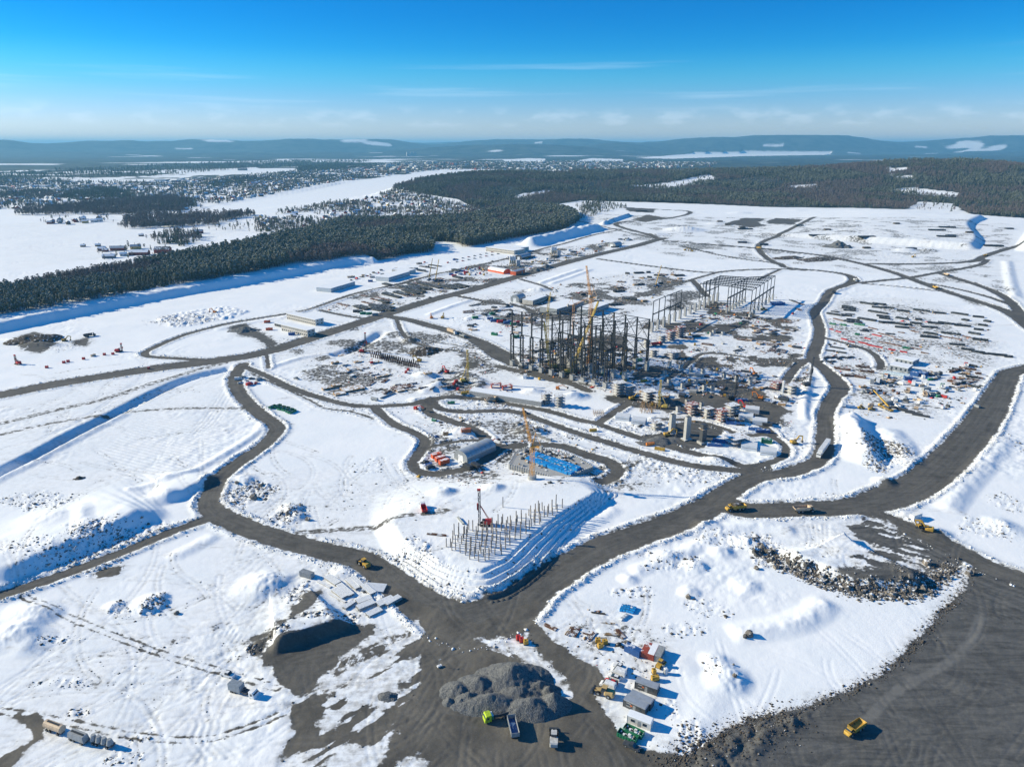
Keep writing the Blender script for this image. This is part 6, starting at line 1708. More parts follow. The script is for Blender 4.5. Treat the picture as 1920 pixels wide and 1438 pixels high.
put(crawler(RED, 17.5), 'piling_rig', (921, 984), (899, 984), 'red piling rig with tall black leader behind the pile field', 'piling rig')
put(truck(WHITE, 'tipper', RED, 8.0), 'truck', (799, 968), (790, 944), 'white truck with red load parked left of the piling rig', 'truck')
put(stack(9, 3, 1, RUST), 'beam_stack', (800, 1001), (838, 1005), 'brown rusty beams lying by the left corner of the pile field', 'beam stack')
put(pipes(7, 2, .3, GREYP), 'pipe_stack', (858, 970), (870, 984), 'short pale pipes lying left of the piling rig', 'pipe stack')
# ------------------------------------------------------------------ the muddy yard
gx, gy, gz = G(950, 1300)
def heap(X, Y):
    h = np.full(X.shape, -1.0)
    for x, y, rx, ry, hh in ((2, 6, 14, 9, 6.2), (-9, 3, 9, 6, 4.0), (-16, 1, 6, 5, 3.2), (-5, -5, 13, 5, 4.2), (8, -7, 10, 5.5, 4.8), (15, -5.5, 6, 5, 5.6), (11, 2, 7, 2.6, 3.4), (-12, -3, 6, 4, 3.0), (4, -1, 9, 5, 3.6), (-3, 8, 7, 5, 4.0), (14, 0, 4, 2.2, 3.2)):
        d = np.sqrt(((X - x) / rx) ** 2 + ((Y - y) / ry) ** 2)
        h = np.maximum(h, hh * (1 - d) - .2 * np.maximum(0, d - 1))
    n = fbm(X + 300, Y + 90, 5.0, 4, 2.0) - .5
    n2 = fbm(X + 300, Y + 90, 1.1, 3, 5.0) - .5
    return np.where(h > -.7, h + (n * 1.3 + n2 * .7) * np.clip(h + .6, 0, 1), -1.0)
o = link('gravel_heap', heap_mesh('gravel_heap', heap, -26, 26, -17, 19, .42, GRAVEL, -.6), None, (gx, gy, gz + .15))
tag(o, 'long grey heap of crushed rock in the middle of the muddy yard', 'gravel heap')
for k, (p, lab) in enumerate((((842, 1316), 'leftmost of three small cones of crushed rock below the big heap'), ((864, 1318), 'middle of three small cones of crushed rock below the big heap'), ((888, 1331), 'rightmost of three small cones of crushed rock below the big heap'))):
    cone = lambda X, Y, k=k: 1.9 * (1 - np.hypot(X, Y * 1.1) / 2.3) + (fbm(X + k * 40 + 50, Y + 60, 1.4, 3, k) - .5) * .8
    tag(link('gravel_cone', heap_mesh('gravel_cone', cone, -2.8, 2.8, -2.6, 2.6, .3, GRAVEL, -.3), None, at(*p)), lab, 'gravel heap')
cone = lambda X, Y: 1.5 * (1 - np.hypot(X / 3.6, Y / 2.4)) + (fbm(X + 90, Y + 60, 1.4, 3, 3) - .5) * .9
tag(link('gravel_cone', heap_mesh('gravel_cone', cone, -4, 4, -3, 3, .3, GRAVEL, -.3), None, at(727, 1306)), 'low grey rock pile on a round patch of snow left of the big heap', 'gravel heap')
put(truck(LIME, 'hook', None, 8.6), 'truck', (952, 1340), (911, 1352), 'lime green truck cab with dark hook-lift chassis at the foot of the rock heap', 'truck')
put(dump_trailer(), 'dump_trailer', (968, 1392), (957, 1346), 'long grey open dump trailer with blue floor beside the lime green truck', 'trailer')
put(loader(mat('dusty_white', (.52, .52, .50), .6)), 'wheel_loader', (1038, 1406), (1039, 1370), 'dusty white wheel loader parked right of the dump trailer', 'loader')
put1(generator(RED, 1.5), 'compressor', (972, 1199), .2, 'left one of two small red compressors on snow above the rock heap', 'compressor')
put1(generator(RED, 1.5), 'compressor', (978, 1203), .2, 'right one of two small red compressors on snow above the rock heap', 'compressor')
put1(generator(YEL, 1.6), 'compressor', (986, 1207), .2, 'small yellow compressor next to the two red ones', 'compressor')
put1([('trailer', MB().box(0, 0, .3, 1.6, .9, .5).mesh('trailer', WHITE)), ('mast', MB().tube((0, 0, .6), (0, 0, 3.2), .06).box(.3, 0, 3.0, .9, .5, .06).mesh('mast', GREYP))], 'sensor_trailer', (824, 1250), .6, 'tiny white trailer with a pole left of the rock heap', 'trailer')
put(loader(YEL), 'wheel_loader', (691, 1066), (674, 1054), 'orange wheel loader driving on the winding gravel road', 'loader')
put(loader(mat('dusty_yellow', (.50, .36, .16), .6)), 'wheel_loader', (1146, 1307), (1118, 1297), 'sandy yellow wheel loader at the end of the parked cars', 'loader')
CARS = ((WHITE, 'pickup', (1151, 1248), (1173, 1257), 'white pickup at the top of the row of parked cars'), (WHITE, 'van', (1148, 1258), (1171, 1267), 'white van second in the row of parked cars'), (WHITE, 'car', (1141, 1267), (1162, 1275), 'white car between the two white vans'),
        (RED, 'car', (1135, 1276), (1156, 1285), 'red car in the row of parked cars'), (WHITE, 'van', (1128, 1283), (1151, 1292), 'white van parked between the red car and the loader'))
for m, st, a, b, lab in CARS: put(car(m, st), {'car': 'car', 'van': 'van', 'pickup': 'pickup_truck'}[st], b, a, lab, st, 'cars parked at the site huts')
put(car(DGREY, 'pickup'), 'pickup_truck', (1172, 1395), (1197, 1407), 'dark grey pickup below the green skips', 'pickup')
put(container(BLUE), 'container', (1175, 1218), (1199, 1230), 'dark blue container beside the rust-red containers', 'container')
DC = G(1206, 1235); DD = math.atan2(*[G(1217, 1213)[i] - DC[i] for i in (1, 0)])
for p, m, rf, lab in (((1212, 1224), REDC, REDC, 'left of two rust-red containers with ends facing the cars'), ((1224, 1228), REDC, SNOWR, 'right of two rust-red containers with snow on the roof'), ((1236, 1231), GREYP, GREYP, 'grey container at the right end of the rust-red ones')):
    put1(container(m, 6.06, rf), 'container', p, DD + math.pi, lab, 'container')
OSIGN = mat('orange_sign', (.70, .16, .03), .5)
for m, rf, a, b, s, lab in ((DGREY, LROOF, (1197, 1286), (1229, 1298), OSIGN, 'dark grey site hut with orange sign, uppermost of the huts'), (DGREY, LROOF, (1187, 1312), (1217, 1325), None, 'rear one of two dark grey site huts joined side by side'), (DGREY, LROOF, (1177, 1321), (1207, 1335), OSIGN, 'front one of two dark grey site huts joined side by side'),
                       (WALLW, SNOWR, (1183, 1350), (1217, 1363), None, 'pale grey site hut above the green skips')):
    put(cabin(m, rf, 7.6, s), 'site_hut', a, b, lab, 'hut', 'site huts by the muddy yard')
put(skip(GRN), 'skip', (1176, 1368), (1201, 1380), 'rear one of two green open skips full of scrap', 'skip')
put(skip(GRN), 'skip', (1164, 1377), (1190, 1389), 'front one of two green open skips full of scrap', 'skip')
put1(portable_toilet(), 'portable_toilet', (1248, 1263), .3, 'grey portable toilet standing alone right of the parked cars', 'toilet')
put1(roller(YEL), 'roller', (1238, 1249), .9, 'yellow roller beside the grey container', 'roller')
put1(generator(YEL, 2.6), 'generator', (1228, 1275), .2, 'yellow generator beside the uppermost dark hut', 'generator')
put1(generator(YEL, 1.2), 'generator', (1226, 1262), .2, 'tiny yellow light plant between generator and roller', 'generator')
for k, (p, w) in enumerate((((1121, 1204), 'leftmost of three yellow plant boxes above the parked cars'), ((1134, 1207), 'rightmost of three yellow plant boxes above the parked cars'), ((1125, 1214), 'lowest of three yellow plant boxes above the parked cars'))): put1(generator(YEL, 1.8), 'generator', p, .2 * k, w, 'generator')
for k, (a, b) in enumerate((((1163, 1148), (1170, 1133)), ((1168, 1149), (1175, 1133)), ((1174, 1150), (1181, 1134)), ((1179, 1151), (1186, 1136)), ((1184, 1152), (1192, 1138)))):
    auto(put(tarp_roll(4.6, TARP), 'tarpaulin_bundle', a, b, '', 'bundle'), ('bright blue wrapped bundle', 'on snow above the containers', 'bundle', 'blue wrapped bundles'))
put(tarp_roll(5, mat('white_wrap', (.62, .64, .66), .5)), 'tarpaulin_bundle', (1163, 1164), (1178, 1152), 'pale grey wrapped bundle just below the bright blue ones', 'bundle')
for k, (a, b, m, lab) in enumerate((((1061, 1190), (1072, 1175), WOOD, 'leftmost slanting brown timber lying beside the haul road bend'), ((1067, 1191), (1078, 1177), RUST, 'second slanting timber lying beside the haul road bend'), ((1076, 1192), (1084, 1178), RUST, 'third slanting rusty beam beside the haul road bend'),
                               ((1087, 1184), (1110, 1192), RUST, 'rusty frame of beams lying flat near the yellow plant boxes'), ((1104, 1201), (1114, 1188), RUST, 'short rusty T-shaped beam left of the yellow plant boxes'), ((1020, 1170), (1045, 1182), RUST, 'row of rusty scrap at the snow tip between the roads'),
                               ((1130, 1167), (1150, 1170), WOOD, 'flat timber pallets below the blue bundles'), ((1138, 1189), (1155, 1190), WOOD, 'stack of pale boards left of the blue container'), ((1155, 1180), (1172, 1198), RUST, 'bent rusty reinforcing cages above the blue container'), ((1107, 1148), (1138, 1152), DARKROCK, 'scatter of dark rubble on snow left of the blue bundles'))):
    put(stack(5.5, 2 + k % 3, 1, m, (.3, .3), .5), 'beam_stack', a, b, lab, 'beam stack')
# vehicles at lower left
put(truck(WHITE, 'box_rear', mat('grey_box', (.23, .27, .31), .5), 10.5), 'truck', (428, 1291), (487, 1309), 'white truck with grey box body on the snow at lower left', 'truck')
put(car(WHITE, 'pickup'), 'pickup_truck', (418, 1264), (438, 1270), 'white pickup parked above the grey box truck', 'pickup')
put([('tank', MB().tube((-3.4, 0, 2.0), (3.4, 0, 2.0), 1.25, n=16).mesh('tank', BEIGE)), ('walkway', MB().box(0, 0, 3.2, 5.0, .6, .12).mesh('walkway', STEEL)), ('chassis', MB().box(0, 0, .6, 7, 1.0, .3).mesh('chassis', DGREY))] + wheels((-2.4, -1.1, 2.2), 1.0, .5, .36), 'tank_trailer', (89, 1364), (119, 1376), 'beige tank trailer, leftmost in the line of tankers at lower left', 'tank trailer')
put([('tank', MB().box(0, 0, 1.0, 6.8, 2.3, 1.9, 0, .86).mesh('tank', GREYP)), ('walkway', MB().box(0, 0, 2.9, 5.0, .6, .12).mesh('walkway', STEEL)), ('chassis', MB().box(0, 0, .6, 7, 1.0, .35).mesh('chassis', DGREY))] + wheels((-2.4, -1.1, 2.2), 1.0, .5, .36), 'tank_trailer', (132, 1381), (165, 1394), 'grey boxy tank trailer in the middle of the line of tankers', 'tank trailer')
put([('silo_tank', MB().tube((-3, 0, 1.3), (-3, 0, 3.0), 1.1, .6, n=12).tube((-1, 0, 1.3), (-1, 0, 3.0), 1.1, .6, n=12).tube((1, 0, 1.3), (1, 0, 3.0), 1.1, .6, n=12).tube((3, 0, 1.3), (3, 0, 3.0), 1.1, .6, n=12).mesh('silo_tank', GREYP)), ('chassis', MB().box(0, 0, .7, 8.4, 1.6, .7).mesh('chassis', DGREY))] + wheels((-2.6, -1.3, 2.6), 1.0, .5, .36), 'tank_trailer', (176, 1391), (209, 1400), 'grey trailer with four round silo tanks at the right end of the tankers', 'tank trailer')
# ------------------------------------------------------------------ haulers and diggers
put(hauler(YEL, DARKROCK), 'dump_truck', (1393, 954), (1366, 957), 'loaded yellow dump truck heading left on the wide haul road', 'dump truck')
put(hauler(BEIGE), 'dump_truck', (1490, 960), (1523, 958), 'empty sand-coloured dump truck heading right on the wide haul road', 'dump truck')
put(hauler(YEL), 'dump_truck', (1618, 1358), (1586, 1381), 'yellow dump truck driving across the dark quarry floor', 'dump truck').scale = (.82,) * 3
put(hauler(BEIGE, DARKROCK), 'dump_truck', (909, 754), (934, 750), 'sandy dump truck on the service road left of the scaffold towers', 'dump truck')
for a, b, m, lab in (((1764, 545), (1742, 537), YEL, 'yellow dump truck on the diagonal gravel road right of the laydown yard'), ((1780, 518), (1768, 515), BEIGE, 'pale dump truck at the fork of the far roads'), ((1600, 524), (1607, 530), WHITE, 'white truck on the bend where three far roads meet'), ((1566, 548), (1560, 552), DGREY, 'dark dump truck going down the road above the laydown yard'),
                     ((1420, 466), (1426, 467), YEL, 'small yellow dump truck on the far curved road'), ((1845, 481), (1850, 480), YEL, 'tiny yellow truck on the far right road')):
    put(hauler(m), 'dump_truck', a, b, lab, 'dump truck')
put1(roller(YEL), 'roller', (1725, 988), .4, 'small yellow roller beside the gravel apron on the right', 'roller')
put1(excavator(YEL, 2.0), 'excavator', (1738, 996), 2.6, 'yellow excavator with folded arm beside the gravel apron on the right', 'excavator')
put(container(WHITE), 'container', (1706, 975), (1726, 968), 'white snow-covered container right of the gravel apron', 'container')
for p, rz, m, lab in (((122, 640), .2, YEL, 'yellow excavator digging in the dark heap at the left edge'), ((1186, 750), .2, YEL, 'yellow excavator on dark ground below the scaffold towers'), ((1252, 818), .1, YEL, 'yellow excavator digging beside the two white piers'), ((1414, 703), 1.9, ORG, 'orange excavator right of the small concrete footings'),
                      ((1397, 765), 2.4, RED, 'red excavator near the drill poles'), ((1424, 748), 2.6, ORG, 'orange-red excavator beside the red roofed sheds'), ((716, 671), 2.0, DGREY, 'dark excavator in the sheet pile trench'), ((785, 678), 2.8, YEL, 'dusty yellow excavator at the right end of the trench'), ((837, 699), 2.2, RED, 'red excavator by the yellow piling rig'),
                      ((809, 597), 1.8, ORG, 'left of two orange excavators beside the main road junction'), ((830, 597), 1.4, YEL, 'right of two orange excavators beside the main road junction'), ((1489, 832), .3, YEL, 'yellow excavator by the loop road'), ((1470, 735), 2.0, STEEL, 'grey drill excavator beside the white pole'), ((1285, 470), .2, YEL, 'left yellow excavator by the far red container'),
                      ((1297, 472), 2.8, YEL, 'right yellow excavator by the far red container'), ((1712, 483), .4, YEL, 'lone yellow excavator on the torn ground far right'), ((402, 587), 2.8, ORG, 'orange excavator by the ploughed snow field'), ((1272, 577), .4, DGREY, 'dark excavator in the trench below the far hall'), ((1345, 578), 1.2, DGREY, 'dark excavator under the far steel hall')):
    put1(excavator(m, (p[0] % 3) * .8), 'excavator', p, rz, lab, 'excavator')
put(hauler(DGREY), 'dump_truck', (160, 632), (176, 630), 'dark dump truck right of the excavator at the left edge', 'dump truck')
for p, mast, m, rz, lab in (((681, 661), 17, RED, 0, 'red drill rig with tall mast beside the snowy ditch'), ((871, 716), 24, LCY, .2, 'yellow piling rig with tall leader left of the steel skeleton'), ((223, 660), 7, RED, .3, 'red drill rig with short mast on the open snow at left'), ((34, 683), 7, RED, 2.6, 'dark red drill rig at the far left edge'),
                            ((1243, 765), 19, LCY, 2.8, 'yellow drill rig with thin mast in front of the scaffolds'), ((1371, 749), 17, STEEL, .2, 'grey drill rig beside the small piers'), ((1461, 747), 12, WHITE, .5, 'white drill mast among red sheds right of the piers'), ((1512, 723), 21, DGREY, .2, 'black lattice rig with yellow tip beside the gravel road')):
    put1(crawler(m, mast, 'drill' if m in (LCY, WHITE) else 'rig'), 'drill_rig', p, rz, lab, 'drill rig')
for k, p in enumerate(((120, 681), (128, 679), (157, 674), (196, 666), (212, 665), (88, 690))):
    auto(put1(generator(RED, 2.2), 'compressor', p, .2, '', 'compressor'), ('small red compressor', 'on the snow near the drill rig', 'compressor', 'red compressors on the left field'))
put1(generator(BEIGE, 4.0), 'compressor', (175, 668), 1.2, 'large beige compressor among the small red ones', 'compressor')
put1(generator(RED, 1.8), 'compressor', (279, 692), .2, 'tiny red box beside the main road at left', 'compressor')
put(truck(WHITE, 'semi', mat('trailer_white', (.70, .71, .71), .5), 24), 'semi_truck', (1553, 832), (1533, 860), 'long white articulated lorry on the gravel road bend', 'lorry')
put(truck(WHITE, 'semi', BEIGE, 14), 'semi_truck', (838, 621), (857, 628), 'leading lorry of a pair on the road left of the steel skeleton', 'lorry')
put(dump_trailer(), 'dump_trailer', (862, 630), (873, 634), 'trailer behind the lorry left of the steel skeleton', 'trailer')
put(car(DGREY, 'pickup'), 'pickup_truck', (978, 773), (989, 776), 'dark pickup on the service road above the orange crane', 'pickup')
# ------------------------------------------------------------------ buildings on the site
def block3(a, b, c, H, floors, wallm, label, cat='building', name='site_office', roofm=None):
    """building from three picture corners on the ground: a-b is the long near side, b-c the end"""
    A, B, C = (np.array(G(*q)) for q in (a, b, c))
    L, W = round(float(np.hypot(*(B - A)[:2])), 1), round(float(np.hypot(*(C - B)[:2])), 1)
    rz = math.atan2(B[1] - A[1], B[0] - A[0])
    n = np.array((-math.sin(rz), math.cos(rz)))
    cen = (A[:2] + B[:2]) / 2 + n * W / 2
    return spawn(modular(L, W, H, floors, wallm, roofm), name, (cen[0], cen[1], min(A[2], B[2]) - .2), rz, label, cat)
WB = mat('office_wall', (.56, .53, .47), .7, 0, .2, .08, .4); WBL = mat('office_wall_blue', (.52, .56, .58), .7, 0, .2, .08, .4); WG = mat('office_wall_grey', (.30, .33, .35), .6, 0, .2, .1, .4)
block3((528, 620), (577, 632), (589, 628), 6.4, 2, WB, 'front one of two beige two-storey office blocks beside the main road')
block3((538, 598), (592, 611), (604, 607), 6.2, 2, WB, 'rear one of two beige two-storey office blocks beside the main road')
block3((621, 549), (640, 543), (629, 538), 5.2, 2, WBL, 'pale blue office block left of the steel beam rows')
block3((641, 543), (666, 535), (655, 531), 5.2, 2, WBL, 'pale blue office block just right of its twin near the forest')
block3((729, 529), (769, 517), (759, 513), 6.0, 2, WBL, 'long pale blue office block near the forest edge')
block3((735, 512), (766, 515), (770, 511), 5.0, 2, WB, 'beige office block behind the long pale blue one')
block3((911, 471), (964, 478), (972, 474), 7.0, 2, WB, 'front one of two long beige office rows by the forest')
block3((926, 467), (976, 473), (983, 470), 7.0, 2, WB, 'rear one of two long beige office rows by the forest')
block3((1044, 590), (1094, 575), (1072, 568), 6.0, 2, WG, 'long snow-roofed grey block behind the steel skeleton on the left')
block3((1105, 592), (1141, 579), (1124, 574), 6.0, 2, WG, 'long snow-roofed grey block behind the steel skeleton on the right')
block3((999, 572), (1026, 562), (1017, 558), 5.0, 1, WB, 'low beige shed right of the far grey arched hall')
block3((515, 611), (527, 614), (531, 611), 3.0, 1, DGREY, 'small dark hut left of the beige office blocks', 'hut', 'site_hut')
for p, m, rz, lab in (((501, 605), ORC, .3, 'orange-red container behind the dark hut and office blocks'), ((505, 619), ORC, .1, 'orange-red container in front of the dark hut'), ((547, 628), BLUE, .4, 'small blue container before the beige office block')): put1(container(m), 'container', p, rz, lab, 'container')
put(arched_hall(16, 11, 8.2, LROOF, GREYP), 'arched_hall', (962, 568), (981, 561), 'far grey arched hall with white doors behind the main road', 'hall')
put(arched_hall(34, 13, 6.5, SNOWR, ORC), 'arched_hall', (918, 507), (954, 514), 'long orange-walled hall with snowy round roof beside the main road', 'hall')
put(shed(24, 9, 5, ORC, LROOF), 'shed', (958, 517), (983, 510), 'orange shed with grey roof right of the long orange hall', 'shed')
put(arched_hall(30, 12, 7, LROOF, DGREY), 'arched_hall', (968, 488), (994, 481), 'dark arched hall behind the white and yellow silos', 'hall')
put(arched_hall(22, 16, 8, LROOF, GREYP), 'arched_hall', (1142, 464), (1163, 460), 'small round-roofed hall beside the far end of the main road', 'hall')
put1(silo_plant(3, YEL), 'silo_plant', (961, 499), .2, 'white concrete silos on yellow legs, nearer group by the orange hall', 'silo')
put1(silo_plant(3, YEL), 'silo_plant', (1038, 480), .2, 'white concrete silos on yellow legs, farther group', 'silo')
block3((1667, 693), (1701, 700), (1707, 693), 4.2, 1, WG, 'lower one of two grey flat sheds in the laydown yard', 'shed', 'shed')
block3((1677, 680), (1710, 687), (1716, 680), 4.2, 1, WG, 'upper one of two grey flat sheds in the laydown yard', 'shed', 'shed')
put(arched_hall(18, 6, 3.2, mat('pale_film', (.55, .66, .70), .3), WHITE, 11), 'tunnel_tent', (1661, 702), (1699, 708), 'long pale ribbed tunnel tent left of the blue sheets', 'tent')
for k, (a, b) in enumerate((((1697, 712), (1708, 713)), ((1708, 703), (1722, 706)), ((1724, 702), (1736, 706)))): auto(put(slab_stack(6, 4, 3, BLUE), 'tarpaulin_stack', a, b, '', 'stack'), ('blue sheeted stack', 'beside the tunnel tent', 'stack', 'blue stacks by the tunnel tent'))
# ------------------------------------------------------------------ steel laydown yard on the right and its rows
ZY = zoomed(1500, 520, 4.79)
R0_ = random.Random(77)
def yard_stack(x, y, L, m, key, n=5, lay=2, slope=.13, nm='beam_stack', prof=(.5, .65), gap=.85):
    slope += R0_.uniform(-.05, .05); x += R0_.uniform(-6, 6); y += R0_.uniform(-3, 3)
    a, b = ZY(x - L / 2, y - L / 2 * slope), ZY(x + L / 2, y + L / 2 * slope)
    loc, rz, LL = between(a, b)
    LL = max(4.0, round(LL / 2) * 2.0)
    return auto(spawn(stack(LL, n, lay, m, prof, gap), nm, loc, rz, '', 'beam stack'), key)
K = lambda what, where: (what, where, 'beam stack', 'steel stacks ' + where)
for x, y, L in ((430, 270, 100), (610, 240, 120), (700, 245, 95), (800, 275, 95), (440, 303, 110)): yard_stack(x, y, L, STEELB, K('dark steel beam stack', 'rearmost row of the laydown yard'))
for x, y, L in ((310, 335, 130), (420, 350, 90), (700, 320, 180), (930, 308, 120), (1090, 300, 150), (1250, 322, 125), (1430, 330, 160), (1600, 362, 110)): yard_stack(x, y, L, STEELB, K('dark steel beam stack', 'second row of the laydown yard'), 5, 2)
for x, y, L in ((600, 385, 165), (755, 372, 95), (750, 412, 105), (910, 372, 105), (880, 422, 135), (1035, 415, 100), (1060, 385, 60), (1305, 417, 130), (1490, 385, 60), (1680, 402, 60)): yard_stack(x, y, L, STEELB, K('dark steel beam stack', 'middle row of the laydown yard'), 6, 2)
for x, y, L in ((1640, 437, 85), (1610, 472, 95), (1560, 507, 105), (1360, 510, 165), (1170, 512, 135), (1195, 542, 100)): yard_stack(x, y, L, STEELB, K('dark steel beam stack', 'lower right of the laydown yard'), 5, 2)
for x, y, L in ((285, 470, 45), (350, 492, 45), (400, 560, 60), (455, 582, 60), (565, 588, 75), (640, 615, 75), (705, 632, 70), (690, 525, 80), (610, 552, 60), (830, 655, 70), (925, 672, 75)): yard_stack(x, y, L, RED, K('red painted beam bundle', 'in the laydown yard'), 3, 1, .22)
for x, y, L in ((290, 425, 60), (390, 432, 60), (530, 427, 95), (510, 517, 40), (950, 637, 70)): yard_stack(x, y, L, GRN, K('green painted beam bundle', 'in the laydown yard'), 4, 2, .15)
for x, y, L in ((345, 380, 90), (650, 460, 90), (780, 520, 150), (900, 565, 120), (760, 590, 110), (860, 610, 100), (1040, 640, 110), (1120, 680, 70), (1350, 545, 200), (1500, 540, 90), (905, 497, 70), (1030, 490, 80), (1000, 455, 60)): yard_stack(x, y, L, RUST, K('rusty brown beam bundle', 'loose in the laydown yard'), 3, 1, .2)
for x, y, L in ((330, 632, 130), (270, 663, 90), (370, 675, 90), (480, 635, 110)): yard_stack(x, y, L, STEELB, K('grey beam stack', 'left of the thin curved yard track'), 4, 1, .15)
for x, y, L in ((230, 720, 60), (300, 725, 60), (370, 722, 60), (440, 720, 60), (215, 755, 50), (290, 760, 50)): yard_stack(x, y, L, STEELB, K('short steel piece stack', 'near the gravel road bend'), 4, 1, -.25)
for x, y, L in ((380, 825, 140), (430, 885, 110), (540, 900, 110), (560, 805, 120), (600, 850, 120)): yard_stack(x, y, L, RUST, K('brown timber and beam stack', 'left of the tunnel tent'), 4, 2, .12)
for x, y, L in ((1410, 612, 140), (1500, 655, 120), (1600, 675, 120), (1700, 692, 120), (1800, 705, 120), (1870, 715, 80)): yard_stack(x, y, L, STEELB, K('long grey beam row', 'right end of the laydown yard'), 4, 2, .12)
R_ = random.Random(5)
for k in range(26): yard_stack(R_.uniform(1350, 1640), R_.uniform(790, 1000), R_.uniform(40, 110), (RUST, STEELB, WOOD)[k % 3], K('loose scrap bundle', 'on the patch beside the haul road'), 3, 1 + k % 2, R_.choice((.15, .2, -.3)))
for k, (x, y, m, st, lab) in enumerate(((395, 1150, WHITE, 'box', 'white truck on the snow right of the gravel road bend'), (960, 1030, BEIGE, 'tipper', 'sandy truck in the middle of the equipment area'), (1130, 1060, BEIGE, 'tipper', 'sandy truck facing the haul road in the equipment area'), (1010, 965, WHITE, 'box', 'white and blue truck casting a long shadow right of the tunnel tent'),
                                   (1290, 990, GRN, 'tipper', 'green truck near the scrap patch'), (690, 945, BLUE, 'box', 'blue truck left of the white one below the tunnel tent'), (1500, 800, RED, 'tipper', 'red truck at the top of the scrap patch'), (760, 905, ORG, 'tipper', 'orange truck below the tunnel tent'))):
    a = ZY(x, y + 28); b = ZY(x + (14 if k % 2 else -18), y - 24)
    put(truck(m, st, WHITE if m is not BEIGE else BEIGE, 7.6), 'truck', a, b, lab, 'truck')
put(crane_truck(YEL, 17, 24), 'mobile_crane', ZY(815, 1205), ZY(725, 1165), 'yellow mobile crane with raised telescopic boom below the laydown yard', 'crane')
for x, y, m, lab in ((545, 1180, YEL, 'left yellow machine beside the yellow mobile crane'), (640, 1195, YEL, 'right yellow machine beside the yellow mobile crane')): put1(roller(m), 'roller', ZY(x, y), .1, lab, 'roller')
for x, y in ((1170, 925), (1245, 1075)): auto(put1(generator(GRN, 4), 'generator', ZY(x, y), .2, '', 'generator'), ('green generator', 'right of the tunnel tent', 'generator', 'green generators'))
for k in range(22): auto(put1(generator((WHITE, DGREY, RED, GREYP, BEIGE)[k % 5], 2.5 + k % 3), 'equipment_box', ZY(R_.uniform(580, 1600), R_.uniform(880, 1180)), R_.random() * 3, '', 'equipment'), ('small equipment box', 'below the laydown yard sheds', 'equipment', 'equipment boxes below the laydown yard'))
for k in range(10): auto(put(pipes(10, 3, .35, DGREY), 'pipe_stack', ZY(870 + k * 22, 1180 + k * 7), ZY(910 + k * 22, 1187 + k * 7), '', 'pipe stack') if k % 3 == 0 else put1(generator(RUST, 2), 'equipment_box', ZY(560 + k * 40, 1000 + (k % 3) * 25), .3, '', 'equipment'), ('black pipe bundle', 'right of the yellow mobile crane', 'pipe stack', 'black pipe bundles') if k % 3 == 0 else ('rusty equipment box', 'between the yard trucks', 'equipment', 'rusty boxes'))
# ------------------------------------------------------------------ rows of steel beside the main road
ZL = zoomed(600, 440, 6.4)
def lstack(x, y, L, m, key, n=5, lay=2, slope=.24):
    loc, rz, LL = between(ZL(x - L / 2, y - L / 2 * slope), ZL(x + L / 2, y + L / 2 * slope))
    return auto(spawn(stack(max(6.0, round(LL / 2) * 2.0), n, lay, m, (.6, .8), 1.1), 'beam_stack', loc, rz, '', 'beam stack'), key)
for x, y, L in ((860, 738, 200), (975, 715, 160), (1090, 693, 190), (1180, 680, 150), (1120, 640, 150), (1200, 642, 160), (1275, 605, 190), (1030, 640, 130)): lstack(x, y, L, STEELB, K('dark steel beam row', 'between main road and narrow track'), 6, 2)
for x, y, L in ((1540, 640, 180), (1620, 628, 160), (1700, 615, 140)): lstack(x, y, L, STEELB, K('grey steel beam row', 'below the two yellow telescopic cranes'), 6, 2)
for x, y, L in ((690, 790, 160), (760, 772, 170), (570, 822, 130), (280, 842, 130)): lstack(x, y, L, RUST, K('brown beam row', 'near the narrow track junction'), 4, 1)
for x, y, L in ((720, 870, 220), (760, 895, 220), (800, 870, 160), (680, 905, 150)): lstack(x, y, L, STEELB, K('dark steel beam heap', 'close above the main road'), 6, 2, .2)
for x, y, L in ((1170, 420, 180), (1290, 395, 180), (1380, 375, 150), (1230, 440, 120)): lstack(x, y, L, STEELB, K('dark steel row', 'behind the offices by the forest'), 5, 1, .15)
for x, y, m in ((430, 930, DGREY), (480, 935, DGREY), (515, 955, GRN), (590, 960, GRN), (660, 970, GREYP)): auto(put1(container(m), 'container', ZL(x, y), .3, '', 'container'), ('small container', 'left of the dark steel heap', 'container', 'containers by the beam rows'))
for k in range(12): auto(put1(car((DGREY, WHITE, RED, GREYP)[k % 4], ('car', 'pickup', 'van')[k % 3]), 'car', ZL(380 + k * 32 + R_.uniform(-10, 10), 545 - k * 9 + R_.uniform(-14, 14)), R_.random() * 3, '', 'car'), ('parked vehicle', 'between the pale blue offices', 'car', 'vehicles by the pale blue offices'))
for k in range(16): auto(put1(car((DGREY, WHITE, RED, GREYP)[k % 4], ('car', 'pickup')[k % 2]), 'car', (925 + k * 7 % 90, 500 + (k * 13) % 9), R_.random() * 3, '', 'car'), ('parked vehicle', 'near the silos and the orange hall', 'car', 'vehicles by the silos'))
for k in range(12): auto(put1(boom_lift((BLUE, RED, YEL)[k % 3]), 'boom_lift', (862 + (k % 6) * 9 + R_.uniform(-3, 3), 507 + (k // 6) * 9 + R_.uniform(-2, 2)), R_.uniform(.8, 2.2), '', 'lift'), ('boom lift', 'left of the long orange hall', 'lift', 'lifts in the hire yard'))
for k in range(8): auto(put1(container((BLUE, RED, BLUE, WHITE)[k % 4]), 'container', (846 + k * 5.5, 516 - k * 1.6 + (k % 2) * 4), .2, '', 'container'), ('small red or blue container', 'left end of the hire yard', 'container', 'containers in the hire yard'))
